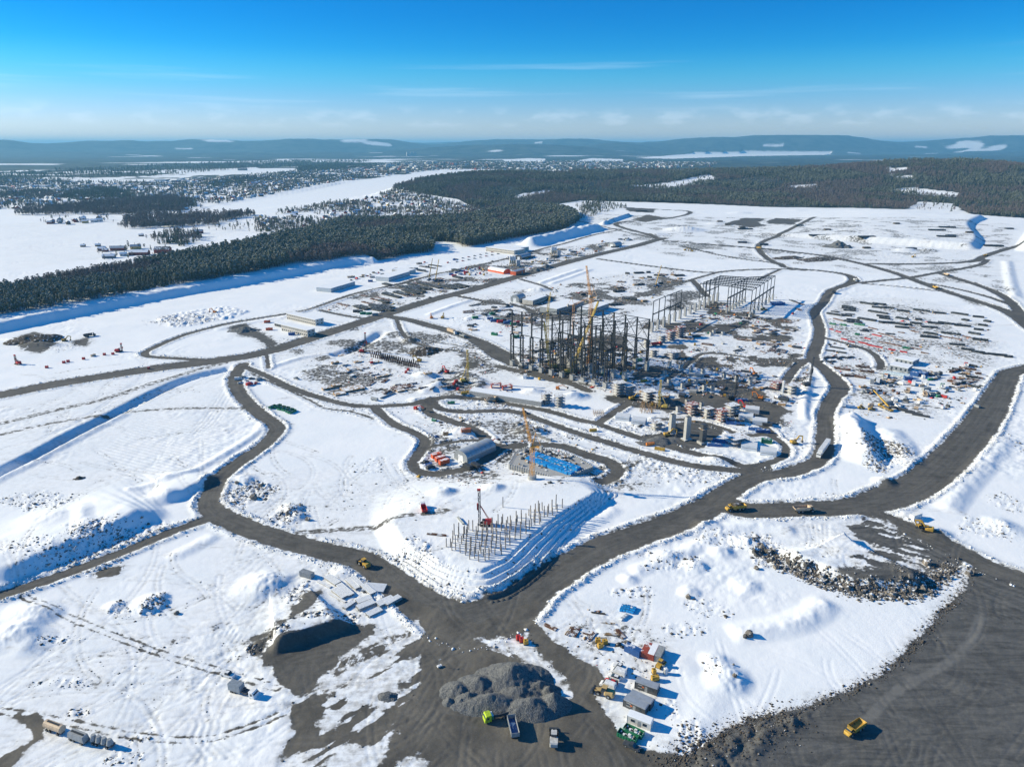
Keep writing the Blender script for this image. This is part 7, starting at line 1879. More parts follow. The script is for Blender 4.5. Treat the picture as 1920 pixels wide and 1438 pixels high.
for k in range(18): auto(put1(car((DGREY, GREYP, RED, DGREY)[k % 4], 'car'), 'car', (857 + (k % 9) * 11, 487 - (k % 9) * 2.2 + (k // 9) * 5), .2, '', 'car'), ('dark car', 'parked along the forest edge', 'car', 'cars along the forest edge'))
for k in range(10): auto(put1(container((BLUE, BLUE, GRN, RED, DGREY)[k % 5]), 'container', (919 + k * 6.2, 599 + k * 1.0 + (k % 2) * 3), .25, '', 'container'), ('coloured container', 'left of the steel skeleton', 'container', 'containers left of the steel skeleton'))
for k, (a, b) in enumerate((((875, 575), (905, 570)), ((865, 585), (895, 582)), ((880, 592), (915, 588)), ((930, 583), (965, 580)), ((935, 577), (960, 574)), ((960, 590), (1000, 592)), ((1005, 588), (1040, 592)))):
    auto(put(stack(14, 5, 1, RUST if k % 2 else STEELB, (.5, .5), 1.0), 'beam_stack', a, b, '', 'beam stack'), K('loose beam stack', 'left of the far arched hall'))
# ------------------------------------------------------------------ in front of and around the frame
for a, lab in (((930, 726), 'left one of two red steel assembly frames'), ((951, 730), 'right one of two red steel assembly frames')):
    put1([('deck', MB().box(0, 0, 2.6, 8, 4, .3).mesh('deck', REDC)), ('leg', MB().box(-3.4, 0, 0, .5, 3.6, 2.6).mesh('leg', REDC)), ('leg', MB().box(3.4, 0, 0, .5, 3.6, 2.6).mesh('leg', REDC)), ('railing', MB().bar((-4, -2, 3.9), (4, -2, 3.9), .1).bar((-4, 2, 3.9), (4, 2, 3.9), .1).bar((-4, -2, 2.9), (-4, -2, 3.9), .1).bar((4, 2, 2.9), (4, 2, 3.9), .1).mesh('railing', RED))], 'assembly_frame', a, .2, lab + ' on the slab before the steel skeleton', 'frame')
for k, p in enumerate(((870, 739), (880, 737), (890, 737))): auto(put1(generator(YEL, 4), 'generator', p, .2, '', 'generator'), ('yellow generator', 'left of the red frames', 'generator', 'yellow generators'))
for p, m, L, rz, lab in (((1112, 809), YEL, 4.5, .1, 'lone yellow plant box on snow above the two roads'), ((1219, 835), ORG, 5, .2, 'orange plant box beside the pit road'), ((1237, 844), YEL, 6, -.4, 'long yellow plant box beside the pit road'), ((1207, 716), YEL, 5, .3, 'yellow plant box at the right foot of the steel skeleton'), ((846, 757), GRN, 5, .1, 'green box beside the fork of the service road')): put1(generator(m, L), 'generator', p, rz, lab, 'generator')
put1(boom_lift(ORG), 'boom_lift', (1046, 730), -.3, 'orange boom lift lying low before the steel skeleton', 'lift')
put1(boom_lift(RED), 'boom_lift', (780, 768), -.5, 'red boom lift at the blue-shadowed snow bank', 'lift')
put1(hauler(RED), 'dump_truck', (1231, 648), .2, 'red truck right of the steel skeleton below the scaffolds', 'dump truck')
# long retaining wall slab before the frame
block3((880, 737), (1024, 762), (1028, 752), 3.0, 1, CONC, 'low grey concrete retaining block with snow on top before the frame', 'wall', 'retaining_block', CONCS) if False else None
a, b = G(884, 741), G(1020, 763)
o = spawn([('wall', MB().box(0, 0, -.3, math.hypot(b[0] - a[0], b[1] - a[1]), 9, 3.4).mesh('wall', CONC)), ('snow_cover', MB().box(0, 0, 3.1, math.hypot(b[0] - a[0], b[1] - a[1]) - .6, 8.4, .3).mesh('snow_cover', SNOWR))], 'retaining_block', ((a[0] + b[0]) / 2, (a[1] + b[1]) / 2 + 4.5, a[2]), math.atan2(b[1] - a[1], b[0] - a[0]), 'long low concrete block with snowy top before the steel skeleton', 'wall')
PLAT = mat('platform_boards', (.30, .22, .17), .8, 0, .2, .2, 1.2, .6); REDP = mat('red_boards', (.30, .085, .06), .8, 0, .2, .2, 1.2, .35)
for p, W, D, H, m, lab in (((1025, 757), 6, 4, 8, PLAT, 'left one of two snowy scaffold towers at the end of the concrete block'), ((1049, 762), 6, 4, 8, PLAT, 'right one of two snowy scaffold towers at the end of the concrete block'), ((1160, 741), 9, 6, 10, PLAT, 'big scaffold tower right of the frame row, left of a pair'), ((1180, 742), 7, 5, 8, PLAT, 'smaller scaffold tower right of the frame row'),
                           ((1258, 638), 9, 6, 9, REDP, 'near red-brown scaffold tower below the white piers'), ((1274, 632), 9, 6, 10, REDP, 'far red-brown scaffold tower below the white piers'), ((1241, 642), 8, 5, 7, PLAT, 'pale scaffold tower beside the red-brown ones'), ((1216, 752), 10, 7, 8, PLAT, 'wide scaffold tower beside the dark soil heap'), ((1234, 757), 7, 6, 7, PLAT, 'scaffold tower directly left of the yellow drill mast'),
                           ((1297, 777), 7, 6, 8, REDP, 'red scaffold around a pier, leftmost of three below the piers'), ((1326, 783), 6, 5, 7, PLAT, 'brown scaffold around a pier, middle of three'), ((1353, 790), 7, 6, 8, REDP, 'red scaffold around a pier, rightmost of three'), ((1371, 779), 8, 6, 8, PLAT, 'pale scaffold right of the red ones'), ((1231, 803), 8, 6, 5, PLAT, 'low scaffold left of the two white piers'), ((1381, 832), 12, 8, 5, PLAT, 'low wide scaffold right of the black pier'),
                           ((1212, 650), 6, 5, 7, PLAT, 'scaffold beside the rightmost columns of the steel skeleton'), ((1225, 668), 7, 5, 6, PLAT, 'snowy scaffold on the bank right of the frame'), ((1263, 672), 9, 6, 6, PLAT, 'dark scaffold heap on the bank right of the frame'), ((1457, 730), 9, 6, 6, REDP, 'red-roofed scaffold by the white mast'), ((1484, 738), 8, 6, 7, PLAT, 'grey scaffold heap right of the white mast')):
    put1(scaffold(W, D, H, m), 'scaffold_tower', p, .45, lab, 'scaffold')
for p, w, h, lab in (((1259, 813), 3.2, 13, 'left one of two tall white piers in the pit'), ((1287, 824), 3.2, 15, 'right one of two tall white piers in the pit')): put1(pier(w, w * .8, h), 'concrete_pier', p, .4, lab, 'pier')
put1([('formwork', MB().box(0, 0, 1.5, 3.2, 2.8, 11).mesh('formwork', DGREY)), ('footing', MB().box(0, 0, -.6, 5, 4.5, 2.1).mesh('footing', CONC)), ('platform', MB().box(0, 0, 9.5, 4.8, 4.2, .2).mesh('platform', WOOD))], 'concrete_pier', (1317, 831), .4, 'black formwork pier at the right side of the pit', 'pier')
for x, y in ((1288, 761), (1271, 774), (1315, 766), (1320, 733), (1295, 699), (1317, 702), (1357, 710), (1406, 722), (1381, 715), (1254, 722), (1279, 729), (1304, 722), (1246, 705), (1335, 735), (1255, 688), (1276, 694)): auto(put1(pier(2.4, 2.2, 4.6, 2.3), 'concrete_pier', (x, y), .4, '', 'pier'), ('short concrete footing pier', 'right of the steel skeleton', 'pier', 'footing piers in the field'))
for x, y in ((1355, 628), (1333, 629), (1338, 625), (1406, 596)): auto(put1(pier(2.6, 2.2, 3.2), 'concrete_pier', (x, y), .4, '', 'pier'), ('small pale pier', 'standing below the far steel hall', 'pier', 'small piers below the hall'))
PREC = mat('precast_block', (.66, .69, .72), .8, 0, .2, .06)
for k, (x, y) in enumerate(((1168, 786), (1198, 793), (1398, 785), (1424, 794), (1404, 841), (1440, 851), (1410, 772))): auto(put1(slab_stack(9, 7, 3.4, PREC, 2), 'precast_block', (x, y), -.35, '', 'block'), ('white precast slab block', 'around the pit loop road', 'block', 'white precast blocks'))
for k, (x, y) in enumerate(((1350, 829), (1340, 836), (1417, 807), (1430, 810), (1374, 795), (1390, 752))): auto(put1(tarp_roll(9, BLUE, 1.1), 'tarpaulin_stack', (x, y), -.4 + .3 * (k % 2), '', 'stack'), ('blue sheeted material row', 'around the pit loop road', 'stack', 'blue sheeted rows'))
put(container(GRN), 'container', (1428, 829), (1446, 831), 'green container inside the loop road', 'container')
for k in range(40): auto(put1((stack(5, 3, 1, RUST, (.3, .3), .5), generator((RED, YEL, GREYP, ORG)[k % 4], 1.8), slab_stack(2.4, 1.6, 1.0, WOOD, 2), pipes(5, 3, .25, DGREY))[k % 4], ('beam_stack', 'equipment_box', 'timber_stack', 'pipe_stack')[k % 4], (R_.uniform(1150, 1480), R_.uniform(690, 800)), R_.random() * 3, '', 'equipment'), ('small material pile', 'right of the steel skeleton', 'material', 'small material piles right of the frame'))
for k in range(36): auto(put1((stack(6, 3, 1, RUST, (.3, .3), .5), generator((RED, YEL, ORG, GREYP)[k % 4], 2.2), slab_stack(3, 2, 1.2, WOOD, 2), container((ORC, BLUE, GRN, WHITE)[k // 3 % 4]))[k % 4], ('beam_stack', 'equipment_box', 'timber_stack', 'container')[k % 4], (R_.uniform(975, 1215) , R_.uniform(655, 715)), R_.random() * 3, '', 'equipment'), ('small material pile', 'among the steel skeleton columns', 'material', 'material inside the frame'))
for k in range(30): auto(put1((stack(7, 4, 1, RUST, (.35, .35), .6), slab_stack(3, 2, 1.4, CONCS, 2), generator((YEL, RED, GRN)[k % 3], 3), stack(10, 5, 1, STEELB, (.4, .4), .7))[k % 4], ('beam_stack', 'block_stack', 'equipment_box', 'beam_stack')[k % 4], (R_.uniform(1290, 1500), R_.uniform(585, 665)), R_.random() * 3, '', 'equipment'), ('small material pile', 'on the snow below the far steel hall', 'material', 'material below the far hall'))
for k, (a, b) in enumerate((((1375, 660), (1395, 655)), ((1440, 664), (1452, 648)), ((1447, 666), (1460, 648)), ((1455, 667), (1468, 649)), ((1463, 668), (1475, 651)), ((1395, 612), (1425, 616)), ((1430, 625), (1460, 631)), ((1415, 641), (1450, 646)), ((1460, 600), (1490, 606)), ((1475, 560), (1500, 570)), ((1485, 575), (1510, 586)), ((1490, 566), (1512, 574)))):
    auto(put(stack(12, 5, 1, RUST if k % 3 else STEELB, (.5, .5), .9), 'beam_stack', a, b, '', 'beam stack'), K('rusty beam stack', 'right of the far steel hall'))
put1(loader(YEL), 'wheel_loader', (1432, 582), .2, 'orange-yellow loader beside the blue sheets right of the far hall', 'loader')
put1(slab_stack(14, 9, 3, BLUE, 2), 'tarpaulin_stack', (1457, 571), .3, 'blue sheeted stack right of the far steel hall', 'stack')
# ------------------------------------------------------------------ timber, slabs and bins on the left plots
ZT = zoomed(480, 600, 4.8)
for (x, y), L, W, H, m, lab in (((640, 622), 7, 4, 1.6, WOOD, 'leftmost timber formwork stack on the snowy plot'), ((728, 605), 7, 4, 2.4, WOOD, 'tallest timber formwork stack on the snowy plot'), ((752, 668), 8, 6, 1.2, WOOD, 'lowest timber formwork stack on the snowy plot'), ((870, 622), 16, 10, 1.2, WOOD, 'large flat snow-covered formwork table right of the timber stacks'), ((890, 445), 11, 8, .8, WOOD, 'flat snowy formwork table above the timber stacks'),
                                ((712, 392), 6, 3, 1.6, WOOD, 'brown timber stack beside the ditch'), ((800, 410), 5, 3, 1.4, CONCS, 'grey block stack beside the ditch'), ((1320, 605), 16, 8, .8, RUST, 'flat rusty steel skeleton on the snow bank edge'), ((1110, 515), 6, 3, 1.2, WOOD, 'loose boards pile near the round snow hollow'), ((1150, 505), 5, 3, 1.0, WOOD, 'second loose boards pile near the round snow hollow')):
    put1(slab_stack(L, W, H, m, 2), 'timber_stack', ZT(x, y), .55, lab, 'timber stack')
put(pipes(14, 3, .3, GREYP), 'pipe_stack', ZT(1110, 715), ZT(1260, 655), 'long grey pipes lying at the foot of the snow bank', 'pipe stack')
put([('tank', MB().tube((-2.6, 0, 1.2), (2.6, 0, 1.2), 1.15, n=16).mesh('tank', GREYP)), ('saddle', MB().box(-1.6, 0, 0, .4, 2, .6).box(1.6, 0, 0, .4, 2, .6).mesh('saddle', DGREY))], 'steel_tank', ZT(1040, 718), ZT(1095, 728), 'short grey steel tank beside the service road', 'tank')
put(car(GREYP, 'pickup'), 'pickup_truck', ZT(335, 525), ZT(395, 540), 'grey pickup alone on the snowy plot', 'pickup')
for k, (x, y) in enumerate(((150, 790), (195, 785), (232, 800), (270, 808), (305, 822), (325, 832))): auto(put1(skip(GRN), 'skip', ZT(x, y), 1.1, '', 'skip'), ('dark green skip', 'right of the winding road', 'skip', 'green skips right of the winding road'))
for k, (x, y, m, st) in enumerate(((447, 712, WHITE, 'van'), (456, 708, GREYP, 'car'), (464, 717, WHITE, 'pickup'), (472, 711, DGREY, 'car'), (468, 722, RED, 'van'), (480, 719, RED, 'car'), (452, 719, WHITE, 'car'), (486, 713, GREYP, 'van'))): auto(put1(car(m, st), 'car', (x, y), .3 + .7 * (k % 3), '', st), ('parked vehicle', 'below the left road junction', 'car', 'vehicles below the left junction'))
sheet = MB().box(0, 0, 0, .9, .12, 3.2).mesh('sheet_pile', RUST)
for k in range(46):
    f = k / 45
    o = link('sheet_pile', sheet, None, at(694 + 92 * f, 663 + 22 * f + (k % 2) * 6), .2); tag(o, 'dark sheet pile standing in the trench row below the red drill rig', 'sheet pile', 'sheet piles in the trench')
rod = MB().tube((0, 0, 0), (0, 0, 2.6), .16, n=6).mesh('timber_pile', WOOD)
R_ = random.Random(9)
for k in range(70):
    o = link('timber_pile', rod, None, at(1198 + R_.random() * 36 + (k % 7), 757 + R_.random() * 18)); tag(o, 'short timber-brown pile head in the dense pile cluster before the yellow excavator', 'pile', 'pile heads in the dense cluster')
for k in range(18):
    o = link('timber_pile', rod, None, at(1112 + k * 1.2, 774 + (k % 3) * 3)); tag(o, 'brown pile head in the small row by the road fork', 'pile', 'pile heads by the fork')
# precast piles stacked by the winding road
ZP = zoomed(400, 1000, 3.284)
for k, (a, b, n, l) in enumerate((((700, 268), (770, 315), 7, 2), ((745, 345), (815, 400), 7, 2), ((775, 320), (850, 385), 6, 2), ((825, 285), (890, 345), 5, 2), ((858, 272), (912, 325), 5, 2), ((925, 320), (985, 375), 6, 2), ((640, 292), (725, 335), 3, 1), ((720, 375), (815, 425), 2, 1), ((1010, 450), (1110, 405), 8, 3), ((1060, 445), (1150, 398), 6, 3), ((890, 470), (990, 430), 7, 3), ((880, 430), (975, 395), 7, 2),
                             ((945, 510), (1035, 468), 7, 2), ((805, 465), (865, 425), 5, 2), ((925, 330), (1060, 345), 12, 2))):
    loc, rz, L = between(ZP(*a), ZP(*b))
    auto(spawn(pile_stack(max(5.0, round(L)), n, l, CONC), 'pile_stack', loc, rz, '', 'pile stack'), ('snow-topped concrete pile stack', 'beside the winding road', 'pile stack', 'concrete pile stacks by the winding road'))
put(container(GREYP), 'container', ZP(553, 258), ZP(603, 272), 'small grey container left of the concrete pile stacks', 'container')
# soil and rock heaps
def rock_heap(p, rx, ry, h, label, m=None, rz=0.0, seed=1):
    f = lambda X, Y: h * (1 - np.hypot(X / rx, Y / ry)) + (fbm(X + seed * 31, Y + 77, max(rx, ry) * .35, 4, seed) - .5) * h * .9
    st = max(.4, max(rx, ry) / 22)
    tag(link('soil_heap', heap_mesh('soil_heap', f, -rx * 1.25, rx * 1.25, -ry * 1.25, ry * 1.25, st, m or DARKROCK, -.3), None, at(*p), rz), label, 'heap')
EARTH = mat('dark_earth', (.095, .080, .066), .95, 0, .1, .45, .5, .1)
for a in (((1246, 757), 9, 7, 5, 'dark gravel heap beside the yellow drill mast', GRAVEL), ((1568, 463), 26, 20, 10, 'grey double gravel cone on the flat snow far right', GRAVEL), ((1582, 464), 16, 14, 7, 'lower cone beside the grey double gravel cone', GRAVEL), ((796, 660), 18, 12, 4, 'grey-brown spoil heap right of the trench', EARTH), ((62, 636), 24, 12, 5, 'dark spoil heap at the left edge by the excavator', EARTH),
          ((1530, 487), 40, 14, 4, 'dark spoil bank beside the far roads', EARTH), ((1478, 484), 30, 14, 4, 'low brown spoil bank beside the far junction', EARTH), ((458, 620), 14, 9, 3.5, 'dark gravel heap before the office blocks', GRAVEL), ((945, 566), 0.1, .1, .1, '', None), ((1024, 560), 14, 8, 4, 'dark rubble heap behind the far grey arched hall', EARTH), ((1010, 507), 16, 9, 5, 'grey aggregate heap by the silos', GRAVEL), ((1025, 503), 14, 9, 5, 'second grey aggregate heap by the silos', GRAVEL),
          ((1236, 828), 14, 7, 2.5, 'dark wet gravel heap by the excavator in the pit', GRAVEL), ((148, 875 + 22), 3, 2, 1.6, 'small grey stone heap in the furrowed field', EARTH), ((420, 1200), .1, .1, .1, '', None), ((1650, 1392), 0.1, .1, .1, '', None)):
    if a[4]: rock_heap(a[0], a[1], a[2], a[3], a[4], a[5], .3, len(a[4]))
# boulders of the tipped bank
rockm = []
for k in range(5):
    R = random.Random(k); v = []; 
    bm = MB().loft([(-1, .45, .1, .7, .2), (-.5, .9, -.2, 1.1, .35), (.3, 1.0, -.3, 1.3, .4), (.9, .6, .0, .8, .25)])
    bm.v = [(x * R.uniform(.8, 1.2), y * R.uniform(.8, 1.2), z * R.uniform(.75, 1.2)) for x, y, z in bm.v]
    rockm.append(bm.mesh('boulder', mat('boulder_%d' % (k % 3), ((.15, .14, .13), (.21, .185, .155), (.10, .098, .095))[k % 3], .9, 0, .2, .35, .9, .25)))
R_ = random.Random(12)
bank = smooth_line(UP([(1436, 1028), (1478, 1058), (1524, 1077), (1572, 1095), (1610, 1103), (1655, 1108), (1704, 1107), (1742, 1094), (1762, 1072)], 1.5))
n_b = 0
for k in range(230):
    i = R_.randrange(len(bank) - 1); t = R_.random(); q = bank[i] + (bank[i + 1] - bank[i]) * t + np.array((R_.gauss(0, 2.2), R_.gauss(0, 2.2)))
    s = min(1.5, .28 + R_.expovariate(3.0))
    o = link('boulder', rockm[k % 5], None, (q[0], q[1], ground_z(*q) - .1), R_.random() * 6.28); o.scale = (s, s * R_.uniform(.7, 1.1), s)
    tag(o, 'grey-brown boulder in the tipped bank below the gravel apron', 'boulder', 'boulders of the tipped bank')
for k in range(46):
    px, py = R_.choice(((1655, 845, 45, 26), (1690, 1088, 60, 12), (1430, 1035, 40, 16), (470, 925, 50, 24), (545, 962, 30, 16), (1780, 1058, 30, 12), (1340, 1258, 12, 30), (288, 1138, 20, 12)))[:2], None
    q = G(px[0] + R_.gauss(0, 22), px[1] + R_.gauss(0, 12)); s = .4 + R_.expovariate(2.5)
    o = link('boulder', rockm[k % 5], None, (q[0], q[1], q[2] - .1), R_.random() * 6.28); o.scale = (s, s, s)
    tag(o, 'snow-dusted boulder on the torn rubble ground away from the tipped bank', 'boulder', 'boulders on rubble patches')
for k, p in enumerate(((1405, 1190), (1290, 1120), (1397, 1194))):
    o = link('boulder', rockm[k], None, at(*p)); o.scale = (1.3 - k * .3,) * 3; tag(o, ('large brown boulder alone on the lower snow field', 'brown rock on the snow above the blue bundles', 'small boulder beside the large one on the lower snow field')[k], 'boulder')

# ------------------------------------------------------------------ further rows of stored material and parked plant
def fill(pts, n, seed, makers, what, where, cat, group, name, rots=(.2, .35)):
    R = random.Random(seed); P = np.array(pts, float); lo, hi = P.min(0), P.max(0); k = 0; t = 0
    while k < n and t < 4000:
        t += 1
        q = (R.uniform(lo[0], hi[0]), R.uniform(lo[1], hi[1]))
        if not in_poly(np.array([q[0]]), np.array([q[1]]), P)[0]: continue
        x, y, z = G(*q)
        if field_v('dirt', np.array([x]), np.array([y]))[0] > .85: continue
        mk = makers[k % len(makers)]
        kd = next((q_[0] for q_, v_ in KINDS.items() if v_ is mk and isinstance(q_, tuple)), 'slab')
        name, what = {'stack': ('beam_stack', 'steel beam stack'), 'container': ('container', 'container'), 'gen': ('generator', 'generator box'), 'truck': ('truck', 'truck'), 'car': ('car', 'parked vehicle'), 'pipes': ('pipe_stack', 'pipe bundle')}.get(kd, ('slab_stack', 'flat slab stack'))
        o = spawn(mk, name, (x, y, z - .06), R.choice(rots) + R.uniform(-.12, .12), '', cat)
        auto(o, (what, where, cat, group)); k += 1
MAT_ = mat('rebar_mat', (.13, .085, .06), .9, 0, .2, .3, 1.2, .3)
fill([(640, 560), (720, 535), (860, 505), (880, 520), (760, 560), (660, 590)], 26, 1, [stack(16, 6, 2, STEELB, (.6, .8), 1.1), stack(12, 5, 1, RUST, (.5, .5), 1.0), stack(18, 6, 2, STEELB, (.6, .8), 1.1)], 'extra beam row', 'left of the main road', 'beam stack', 'extra beam rows left of the main road', 'beam_stack', (-.9, -.85))
fill([(640, 520), (760, 500), (860, 480), (860, 500), (700, 530)], 20, 2, [container(GREYP), generator(RED, 4), container(BLUE), truck(BEIGE, 'tipper', BEIGE, 7.6), slab_stack(6, 4, 2, WOOD, 2)], 'storage item', 'by the forest edge offices', 'equipment', 'storage items by the forest offices', 'equipment_box', (.2, 1.2))
fill([(985, 485), (1060, 465), (1180, 445), (1200, 455), (1100, 478), (1000, 500)], 34, 3, [stack(14, 6, 2, STEELB, (.6, .8), 1.1), container(WHITE), truck(WHITE, 'tipper', ORG, 7.6), slab_stack(8, 6, 2.5, CONCS, 2), generator(YEL, 5), slab_stack(9, 5, 2, DGREY, 2)], 'storage item', 'behind the farther silos', 'equipment', 'storage items behind the silos', 'equipment_box', (.2, 1.0))
fill([(1120, 520), (1250, 500), (1290, 520), (1240, 560), (1150, 580), (1060, 560)], 34, 4, [stack(14, 6, 2, STEELB, (.6, .8), 1.1), slab_stack(10, 7, 1.2, MAT_, 2), slab_stack(6, 4, 2, WOOD, 2), container(DGREY), stack(10, 5, 1, RUST, (.5, .5), 1.0)], 'storage item', 'between skeleton and far road', 'equipment', 'storage items behind the skeleton', 'material_stack', (.3, -.6))
fill([(1240, 700), (1400, 690), (1480, 740), (1440, 800), (1330, 780), (1200, 740)], 44, 5, [slab_stack(7, 5, .8, MAT_, 2), slab_stack(6, 5, 1.8, CONC, 2), stack(7, 6, 2, RUST, (.35, .35), .6), slab_stack(5, 3, 1.8, WOOD, 3), pipes(7, 4, .35, DGREY), slab_stack(6, 4, 2.2, DGREY, 2)], 'formwork stack', 'right of the steel skeleton', 'formwork', 'formwork stacks right of the skeleton', 'formwork_stack', (.4, -.5, 1.1))
fill([(1330, 590), (1500, 590), (1500, 660), (1350, 655), (1250, 640)], 30, 6, [slab_stack(8, 5, .8, MAT_, 2), stack(10, 6, 2, RUST, (.4, .4), .7), slab_stack(5, 4, 1.6, WOOD, 2), slab_stack(7, 4, 1.5, DGREY, 2)], 'formwork stack', 'below the far steel hall', 'formwork', 'formwork stacks below the hall', 'formwork_stack', (.4, -.5))
fill([(640, 660), (760, 690), (860, 700), (950, 720), (960, 770), (840, 740), (700, 740), (620, 700)], 30, 7, [slab_stack(6, 4, 1.2, WOOD, 2), stack(9, 5, 1, RUST, (.4, .4), .7), slab_stack(5, 3, 1.4, CONCS, 2), pipes(8, 3, .3, RUST), generator(RED, 2.5)], 'loose stack', 'around the sheet pile trench', 'material', 'loose stacks around the trench', 'material_stack', (.4, 1.2))
fill([(870, 575), (950, 570), (1020, 600), (960, 640), (880, 620)], 26, 8, [slab_stack(6, 4, 1.2, WOOD, 2), stack(12, 5, 1, RUST, (.5, .5), .9), container(GRN), car(DGREY, 'pickup'), slab_stack(6, 4, 2, DGREY, 2)], 'loose stack', 'left of the skeleton, upper plot', 'material', 'loose stacks on the upper plot', 'material_stack', (.3, -.6))
fill([(970, 690), (1100, 720), (1200, 700), (1210, 660), (1060, 640), (980, 650)], 40, 9, [slab_stack(5, 4, 1.6, CONC, 2), stack(8, 6, 2, STEEL, (.5, .5), .8), slab_stack(4, 3, 2.2, DGREY, 2), slab_stack(6, 4, .8, MAT_, 2), generator(DGREY, 4)], 'building part', 'on the steel skeleton floor', 'material', 'building parts on the skeleton floor', 'material_stack', (.4, -.5))
fill([(1590, 700), (1660, 690), (1760, 700), (1760, 760), (1620, 760)], 26, 10, [car(WHITE, 'van'), generator(GREYP, 4), slab_stack(5, 3, 1.6, WOOD, 2), truck(DGREY, 'tipper', GREYP, 7.6), container(GREYP)], 'parked machine', 'below the tunnel tent', 'machine', 'machines below the tunnel tent', 'parked_machine', (1.2, .2, 2.4))
fill([(1560, 570), (1700, 570), (1850, 610), (1840, 650), (1700, 640), (1560, 610)], 24, 11, [stack(12, 5, 2, STEELB, (.5, .6), .9), stack(8, 5, 1, STEELB, (.5, .6), .9), stack(14, 5, 2, STEELB, (.5, .6), .9)], 'extra steel stack', 'in the laydown yard', 'beam stack', 'extra steel stacks in the yard', 'beam_stack', (-.45, -.4))
fill([(1200, 395), (1900, 425), (1880, 470), (1500, 470), (1250, 440)], 22, 12, [stack(30, 6, 2, STEELB, (.9, 1.2), 1.6), slab_stack(16, 8, 3, DGREY, 2), slab_stack(12, 8, 3, EARTH, 2)], 'dark material row', 'on the far snow plateau', 'material', 'material rows on the far plateau', 'material_stack', (-.15, .05))
# ------------------------------------------------------------------ farms, village and town houses
mat('dirty_snow', (.52, .52, .51), .9)
HR = mat('house_red', (.22, .045, .035), .8); HY = mat('house_yellow', (.50, .36, .14), .8); HW = mat('house_white', (.58, .58, .56), .8); HG = mat('house_grey', (.20, .21, .22), .8); HB = mat('house_brown', (.12, .08, .06), .8)
DROOF = mat('dark_roof', (.06, .065, .075), .7, 0, .2, .2, .5, .3)
def house(L, W, H, wm, rm):
    def f():
        r = H + W * .32
        wl = MB().add([(-L / 2, -W / 2, -.5), (L / 2, -W / 2, -.5), (L / 2, W / 2, -.5), (-L / 2, W / 2, -.5), (-L / 2, -W / 2, H), (L / 2, -W / 2, H), (L / 2, W / 2, H), (-L / 2, W / 2, H), (-L / 2, 0, r), (L / 2, 0, r)], [(0, 1, 5, 4), (2, 3, 7, 6), (1, 2, 6, 9, 5), (3, 0, 4, 8, 7)])
        e = .5
        rf = MB().add([(-L / 2 - e, -W / 2 - e, H - .25), (L / 2 + e, -W / 2 - e, H - .25), (L / 2 + e, 0, r + .1), (-L / 2 - e, 0, r + .1), (L / 2 + e, W / 2 + e, H - .25), (-L / 2 - e, W / 2 + e, H - .25)], [(0, 1, 2, 3), (3, 2, 4, 5)])
        return [('wall', wl.mesh('wall', wm)), ('roof', rf.mesh('roof', rm)), ('window', MB().box(-L / 4, -W / 2 - .03, H * .35, 1.4, .08, H * .35).box(L / 4, -W / 2 - .03, H * .35, 1.4, .08, H * .35).mesh('window', GLASS)), ('chimney', MB().box(L * .2, 0, r - .6, .8, .8, 1.6).mesh('chimney', HB))]
    return kind(('house', L, W, H, wm.name, rm.name), f)
for (px, py), L, W, H, wm, rm, rz, lab in (((222, 470), 22, 10, 5, HR, LROOF, .1, 'red barn with pale roof at the farm by the white field'), ((255, 467), 16, 9, 5, HY, LROOF, .3, 'yellow farmhouse beside the red barns'), ((262, 478), 30, 11, 5, HR, SNOWR, .05, 'long red barn with snowy roof just above the pine forest'), ((306, 474), 24, 14, 6, HR, DROOF, .1, 'barn with dark roof half hidden by the pine forest'), ((192, 470), 12, 8, 4, HR, SNOWR, .2, 'left one of two small red barns in the field'), ((198, 472), 8, 7, 3.5, HR, SNOWR, .2, 'right one of two small red barns in the field'),
                                           ((156, 463), 7, 6, 3, HB, SNOWR, .2, 'small brown hut out on the white field, left'), ((184, 462), 8, 6, 3, HB, SNOWR, .3, 'small brown hut out on the white field, middle'), ((265, 443), 8, 6, 3, HB, SNOWR, .2, 'small brown hut out on the white field, farthest'), ((232, 480), 10, 7, 4, HW, SNOWR, .4, 'white farmhouse between the barns'), ((205, 484), 18, 9, 4, HG, SNOWR, .2, 'grey barn near the field road'), ((372, 438), 18, 10, 5, HR, LROOF, .2, 'red barn with blue-grey roof left of the village'),
                                           ((500, 422), 26, 12, 4, HB, DROOF, .1, 'long dark shed on the snow left of the village'), ((455, 345 - 25), 60, 25, 10, HG, DROOF, .05, 'large dark hall beside the white field far left')):
    put1(house(L, W, H, wm, rm), 'house', (px, py), rz, lab, 'house')
R_ = random.Random(31)
HK = [house(L, W, H, w, SNOWR if k % 3 else LROOF) for k, (L, W, H, w) in enumerate(((11, 8, 4.5, HR), (13, 9, 5, HW), (12, 8, 5, HY), (10, 8, 4, HG), (14, 9, 5.5, HB), (9, 7, 4, HR)))]
def poly_pts(pts, n, seed):
    P = UP(pts); lo, hi = P.min(0), P.max(0); rg = np.random.default_rng(seed); out = []
    while len(out) < n:
        q = rg.uniform(lo, hi, (n * 4, 2)); k = in_poly(q[:, 0], q[:, 1], P)
        for W in WATER: k &= ~in_poly(q[:, 0], q[:, 1], W)
        out += [tuple(v) for v in q[k]]
    return out[:n]
def settle(pts, n, seed, label, group):
    for k, (x, y) in enumerate(poly_pts(pts, n, seed)):
        spawn(HK[k % 6], 'house', (x, y, ground_z(x, y) - .2), R_.choice((.3, 1.9)) + R_.uniform(-.3, .3), label, 'house', group)
settle(VILLAGE, 150, 3, 'small snow-roofed house among trees in the village between river and pine forest', 'village houses by the river')
settle([(85, 423), (185, 418), (195, 408), (100, 412)], 16, 4, 'snow-roofed farmhouse in the hamlet out on the white fields', 'hamlet houses in the fields')
